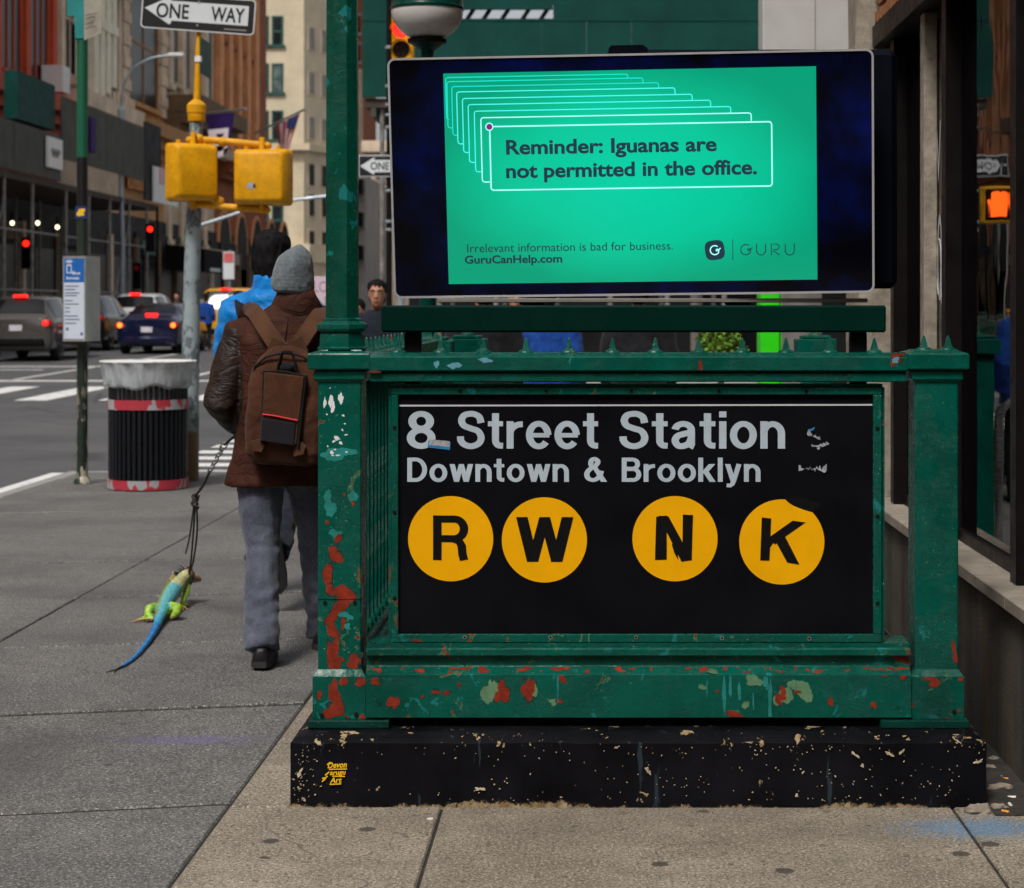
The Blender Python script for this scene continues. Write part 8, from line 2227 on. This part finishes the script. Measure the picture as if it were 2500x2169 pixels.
# ------------------------------------------------------------------ iguana on a leash
def GP(px, py, z):
    Y = FPX * (EYE - z) / (py - CY); return Vector((X(px, Y), Y, z))
def iguana():
    sp = [(283, 1635, .006, .004), (300, 1626, .009, .0065), (322, 1611, .010, .0085), (343, 1590, .012, .0105), (362, 1565, .014, .0125), (377, 1540, .018, .0155), (387, 1516, .027, .0205), (394, 1497, .042, .027), (401, 1480, .056, .034), (410, 1463, .070, .039), (420, 1447, .084, .041), (432, 1431, .106, .039), (444, 1416, .124, .035), (453, 1406, .138, .030), (461, 1402, .146, .027), (467, 1406, .118, .024), (475, 1409, .114, .021), (482, 1412, .109, .015), (488, 1414, .104, .009)]
    pts = [GP(a, b, z) for a, b, z, r in sp]; rad = [r for *_, r in sp]
    # neck and head: keep the depth of the shoulder, the head is carried forward and to the right
    Yh = pts[12].y
    for i in range(13, len(sp)):
        a, b, z, r = sp[i]; Yh += .012; pts[i] = Vector((X(a, Yh), Yh, Z(b, Yh)))
    fine = catmull([(*p, r) for p, r in zip(pts, rad)], 10)
    mb = MB(); P_ = [Vector(p[:3]) for p in fine]; Rd = [p[3] for p in fine]
    acc = 0; R2 = []
    for i, p in enumerate(P_):
        if i: acc += (p - P_[i - 1]).length
        R2.append(Rd[i] * (1 + (.085 * math.sin(acc * 2 * math.pi / .028) if i < 66 else 0)))
    mb.tube(P_, R2, 14, round_ends=True)
    # forked tail end
    tip = P_[0]; d = (P_[0] - P_[8]).normalized(); sdv = d.cross(Vector((0, 0, 1)))
    for sg in (-1, 1): mb.tube([P_[4], tip + d * .015 + sdv * sg * .006, tip + d * .055 + sdv * sg * .018], [.005, .004, .003], 6, round_ends=True)
    # jaw, brow, dewlap
    hd = pts[16]; fw = (pts[18] - pts[14]).normalized()
    mb.tube([pts[15] + Vector((0, 0, -.016)), hd + Vector((0, 0, -.018)), pts[18] + Vector((0, 0, -.006))], [.016, .014, .008], 8, round_ends=True)
    mb.tube([pts[14] + Vector((0, 0, -.02)), pts[14] + Vector((.004, 0, -.05)), pts[13] + Vector((.004, 0, -.055))], [.018, .012, .012], 8, flat=.6, round_ends=True)
    def leg(ps, rs, toes, spread):
        q = [GP(*p) for p in ps]; mb.tube(q, rs, 10, round_ends=True)
        foot = q[-1]
        for t in toes:
            e = GP(*t); m = foot.lerp(e, .5) + Vector((0, 0, .008)); mb.tube([foot, m, e], [.0085, .006, .0036], 6, round_ends=True)
    leg([(392, 1491, .045), (378, 1484, .055), (365, 1487, .058), (361, 1500, .035), (371, 1512, .016)], [.026, .026, .024, .020, .012], [(318, 1520, .005), (332, 1519, .006), (328, 1514, .006), (350, 1518, .005)], .1)
    leg([(402, 1491, .045), (420, 1482, .055), (433, 1484, .058), (430, 1498, .035), (420, 1508, .016)], [.026, .027, .025, .020, .012], [(441, 1496, .005), (437, 1502, .005), (445, 1491, .006), (430, 1507, .005)], .1)
    leg([(446, 1424, .095), (456, 1433, .090), (455, 1446, .070), (448, 1465, .040), (442, 1481, .014)], [.022, .020, .016, .013, .010], [(470, 1480, .004), (458, 1489, .004), (465, 1476, .005), (448, 1491, .004)], .1)
    leg([(430, 1420, .088), (422, 1421, .075), (419, 1412, .060), (424, 1404, .03)], [.018, .014, .011, .008], [(420, 1400, .02), (428, 1402, .01)], .1)
    m = remesh(mb, .0036, 1)
    # colours by region
    C = dict(tail=(.012, .30, .80), tail2=(.03, .42, .74), body=(.14, .56, .62), flank=(.42, .66, .12), neck=(.58, .58, .28), head=(.70, .42, .24), lime=(.40, .66, .05), toe=(.40, .22, .09), black=(.03, .03, .03), face=(.52, .30, .20))
    Pn = np.array([tuple(p) for p in P_]); feet = [np.array(GP(*p)) for p in ((371, 1512, .016), (415, 1506, .016), (438, 1481, .014))]
    V = np.array(m.v); tint = np.zeros((len(V), 4), np.float32); tint[:, 3] = 1
    nS = len(P_)
    for i, v in enumerate(V):
        dd = ((Pn - v) ** 2).sum(1); k = int(dd.argmin()); d = math.sqrt(dd[k]); t = k / (nS - 1) * (len(sp) - 1)
        rr = Rd[k]
        if d > rr * 1.22 and t > 6.0 and t < 14.5:
            fd_ = min(np.linalg.norm(v - f) for f in feet)
            c = C['toe'] if v[2] < .020 and fd_ < .13 and fd_ > .006 else C['lime']
        elif t < .9: c = C['black']
        elif t < 5.5: c = tuple(np.array(C['tail']) * (.75 + .35 * (.5 + .5 * math.sin(sum((P_[a + 1] - P_[a]).length for a in range(max(0, k - 1), k)) * 0 + k * 1.15))))
        elif t < 7.2: c = tuple(lerp(np.array(C['tail2']), np.array(C['body']), (t - 5.5) / 1.7))
        elif t < 10.4: c = C['body'] if v[2] > Pn[k][2] + rr * .05 else C['flank']
        elif t < 13.4: c = C['neck'] if v[2] > Pn[k][2] - rr * .2 else C['flank']
        elif t < 14.6: c = (.50, .30, .16) if v[2] > Pn[k][2] - rr * .5 else (.14, .46, .60)
        else:
            c = (.20, .16, .13) if v[2] > Pn[k][2] + rr * .86 else (C['head'] if v[2] > Pn[k][2] - rr * .1 else (.62, .40, .30))
            if abs(v[2] - (Pn[k][2] - rr * .45)) < .0028: c = (.20, .07, .05)
        tint[i, :3] = c
    o = m.build('iguana', M['iguana'], None, smooth='all')
    at = o.data.attributes.new('tint', 'FLOAT_COLOR', 'POINT'); at.data.foreach_set('color', tint.ravel())
    tag(o, 'blue and lime green iguana on a leash, crossing the grey paving', 'iguana')
    q = MB(); qd = MB(); rnd = random.Random(2)
    for k in range(62, nS - 42, 3):
        p = P_[k]; r = Rd[k]; t = (P_[k + 1] - P_[k - 1]).normalized(); up = Vector((0, 0, 1)); up = (up - t * up.dot(t)).normalized(); lf = up.cross(t); 
        up = (up * .9 - U3 * .42).normalized(); b = p + up * r * .9; h = .020 + .010 * rnd.random() + (.006 if k > 110 else 0)
        (q if k < 116 else qd).tube([b, b + up * h * .6 - t * .003, b + up * h - t * .008], [.0045, .003, .0006], 5)
    q.build('back_crest', M['spine'], o, kind='stuff'); qd.build('nape_crest', M['spinedark'], o, kind='stuff')
    for sg in (1, -1):
        e = pts[16] + Vector((.0, -.0185 * sg, .008)); q = MB(); q.sphere(e, .0075, 10, 8); ey = q.build('eye', M['orangebit'], o, smooth='all')
        q = MB(); q.sphere(e + Vector((.001, -.005 * sg, .001)), .0042, 8, 6); q.build('pupil', M['iris'], o, smooth='all')
    return pts, P_
IG, IGP = iguana()

def leash():
    a = P(577, 1062, 8.42)
    A = [P(577, 1062, 8.42), P(548, 1086, 8.5)]
    ch0, ch1 = P(548, 1086, 8.5), P(512, 1152, 8.78)
    kn = P(476, 1212, 9.10); ig = IG[14] + Vector((.0, -.03, -.004))
    t = thing('leash', 'dark cord leash with a short steel chain between the man and the iguana', 'leash', ig)
    cord = lambda ps, r, nm='cord': (lambda q: (q.tube(catmull([tuple(p) for p in ps], 6), r, 7), q.build(nm, M['cord'], t, smooth='all')))(MB())
    cord([P(592, 1052, 8.45), A[0], ch0], .006)
    n = 7
    for k in range(n):
        c = ch0.lerp(ch1, (k + .5) / n); d = (ch1 - ch0).normalized(); L = (ch1 - ch0).length / n * .70
        sd = d.cross(Vector((0, -1, 0))).normalized(); sd = Matrix.Rotation(R(35 if k % 2 else -55), 3, d) @ sd
        if k == 0: L *= 1.5
        pts = [c + d * L * math.cos(x_) + sd * .011 * math.sin(x_) * (1.4 if k == 0 else 1) for x_ in (2 * math.pi * i / 16 for i in range(17))]
        q = MB(); q.tube(pts, .0034, 6); q.build('chain_link', M['chain'], t, smooth='all')
    cord([ch1, ch1.lerp(kn, .5) + Vector((.004, 0, -.006)), kn], .0062)
    q = MB()
    for i in range(5):
        c = kn + Vector((.003 * math.sin(i * 2), 0, -.012 * i)); q.tube([c + Vector((.013 * math.cos(x_), .010 * math.sin(x_), .008 * math.sin(x_ + i))) for x_ in (2 * math.pi * k / 12 for k in range(13))], .0055, 6)
    q.build('knot', M['cord'], t, smooth='all')
    q = MB(); q.tube([kn + Vector((.016, -.01, .02)), kn + Vector((.024, -.01, .0)), kn + Vector((.014, -.01, -.03))], .003, 6); q.build('clip', M['chain'], t, smooth='all')
    k0 = kn + Vector((0, 0, -.05))
    m1 = P(472, 1300, 9.4); m2 = P(466, 1370, 9.62)
    cord([k0, m1, m2, ig + Vector((.006, 0, .02))], .0046); cord([k0 + Vector((.008, 0, 0)), m1 + Vector((.016, .01, 0)), m2 + Vector((.012, 0, 0)), ig + Vector((.010, -.01, .01))], .0046)
    cord([k0 + Vector((-.006, 0, 0)), P(463, 1310, 9.4), P(453, 1352, 9.5)], .004)
    d = (IG[15] - IG[13]).normalized(); u = d.cross(Vector((0, 0, 1))).normalized(); w = u.cross(d)
    q = MB(); q.tube([IG[14] + Vector((0, 0, -.01)) + u * .036 * math.cos(x_) + w * .044 * math.sin(x_) for x_ in (2 * math.pi * k / 24 for k in range(25))], .0055, 6); q.build('neck_loop', M['cord'], t, smooth='all')
leash()
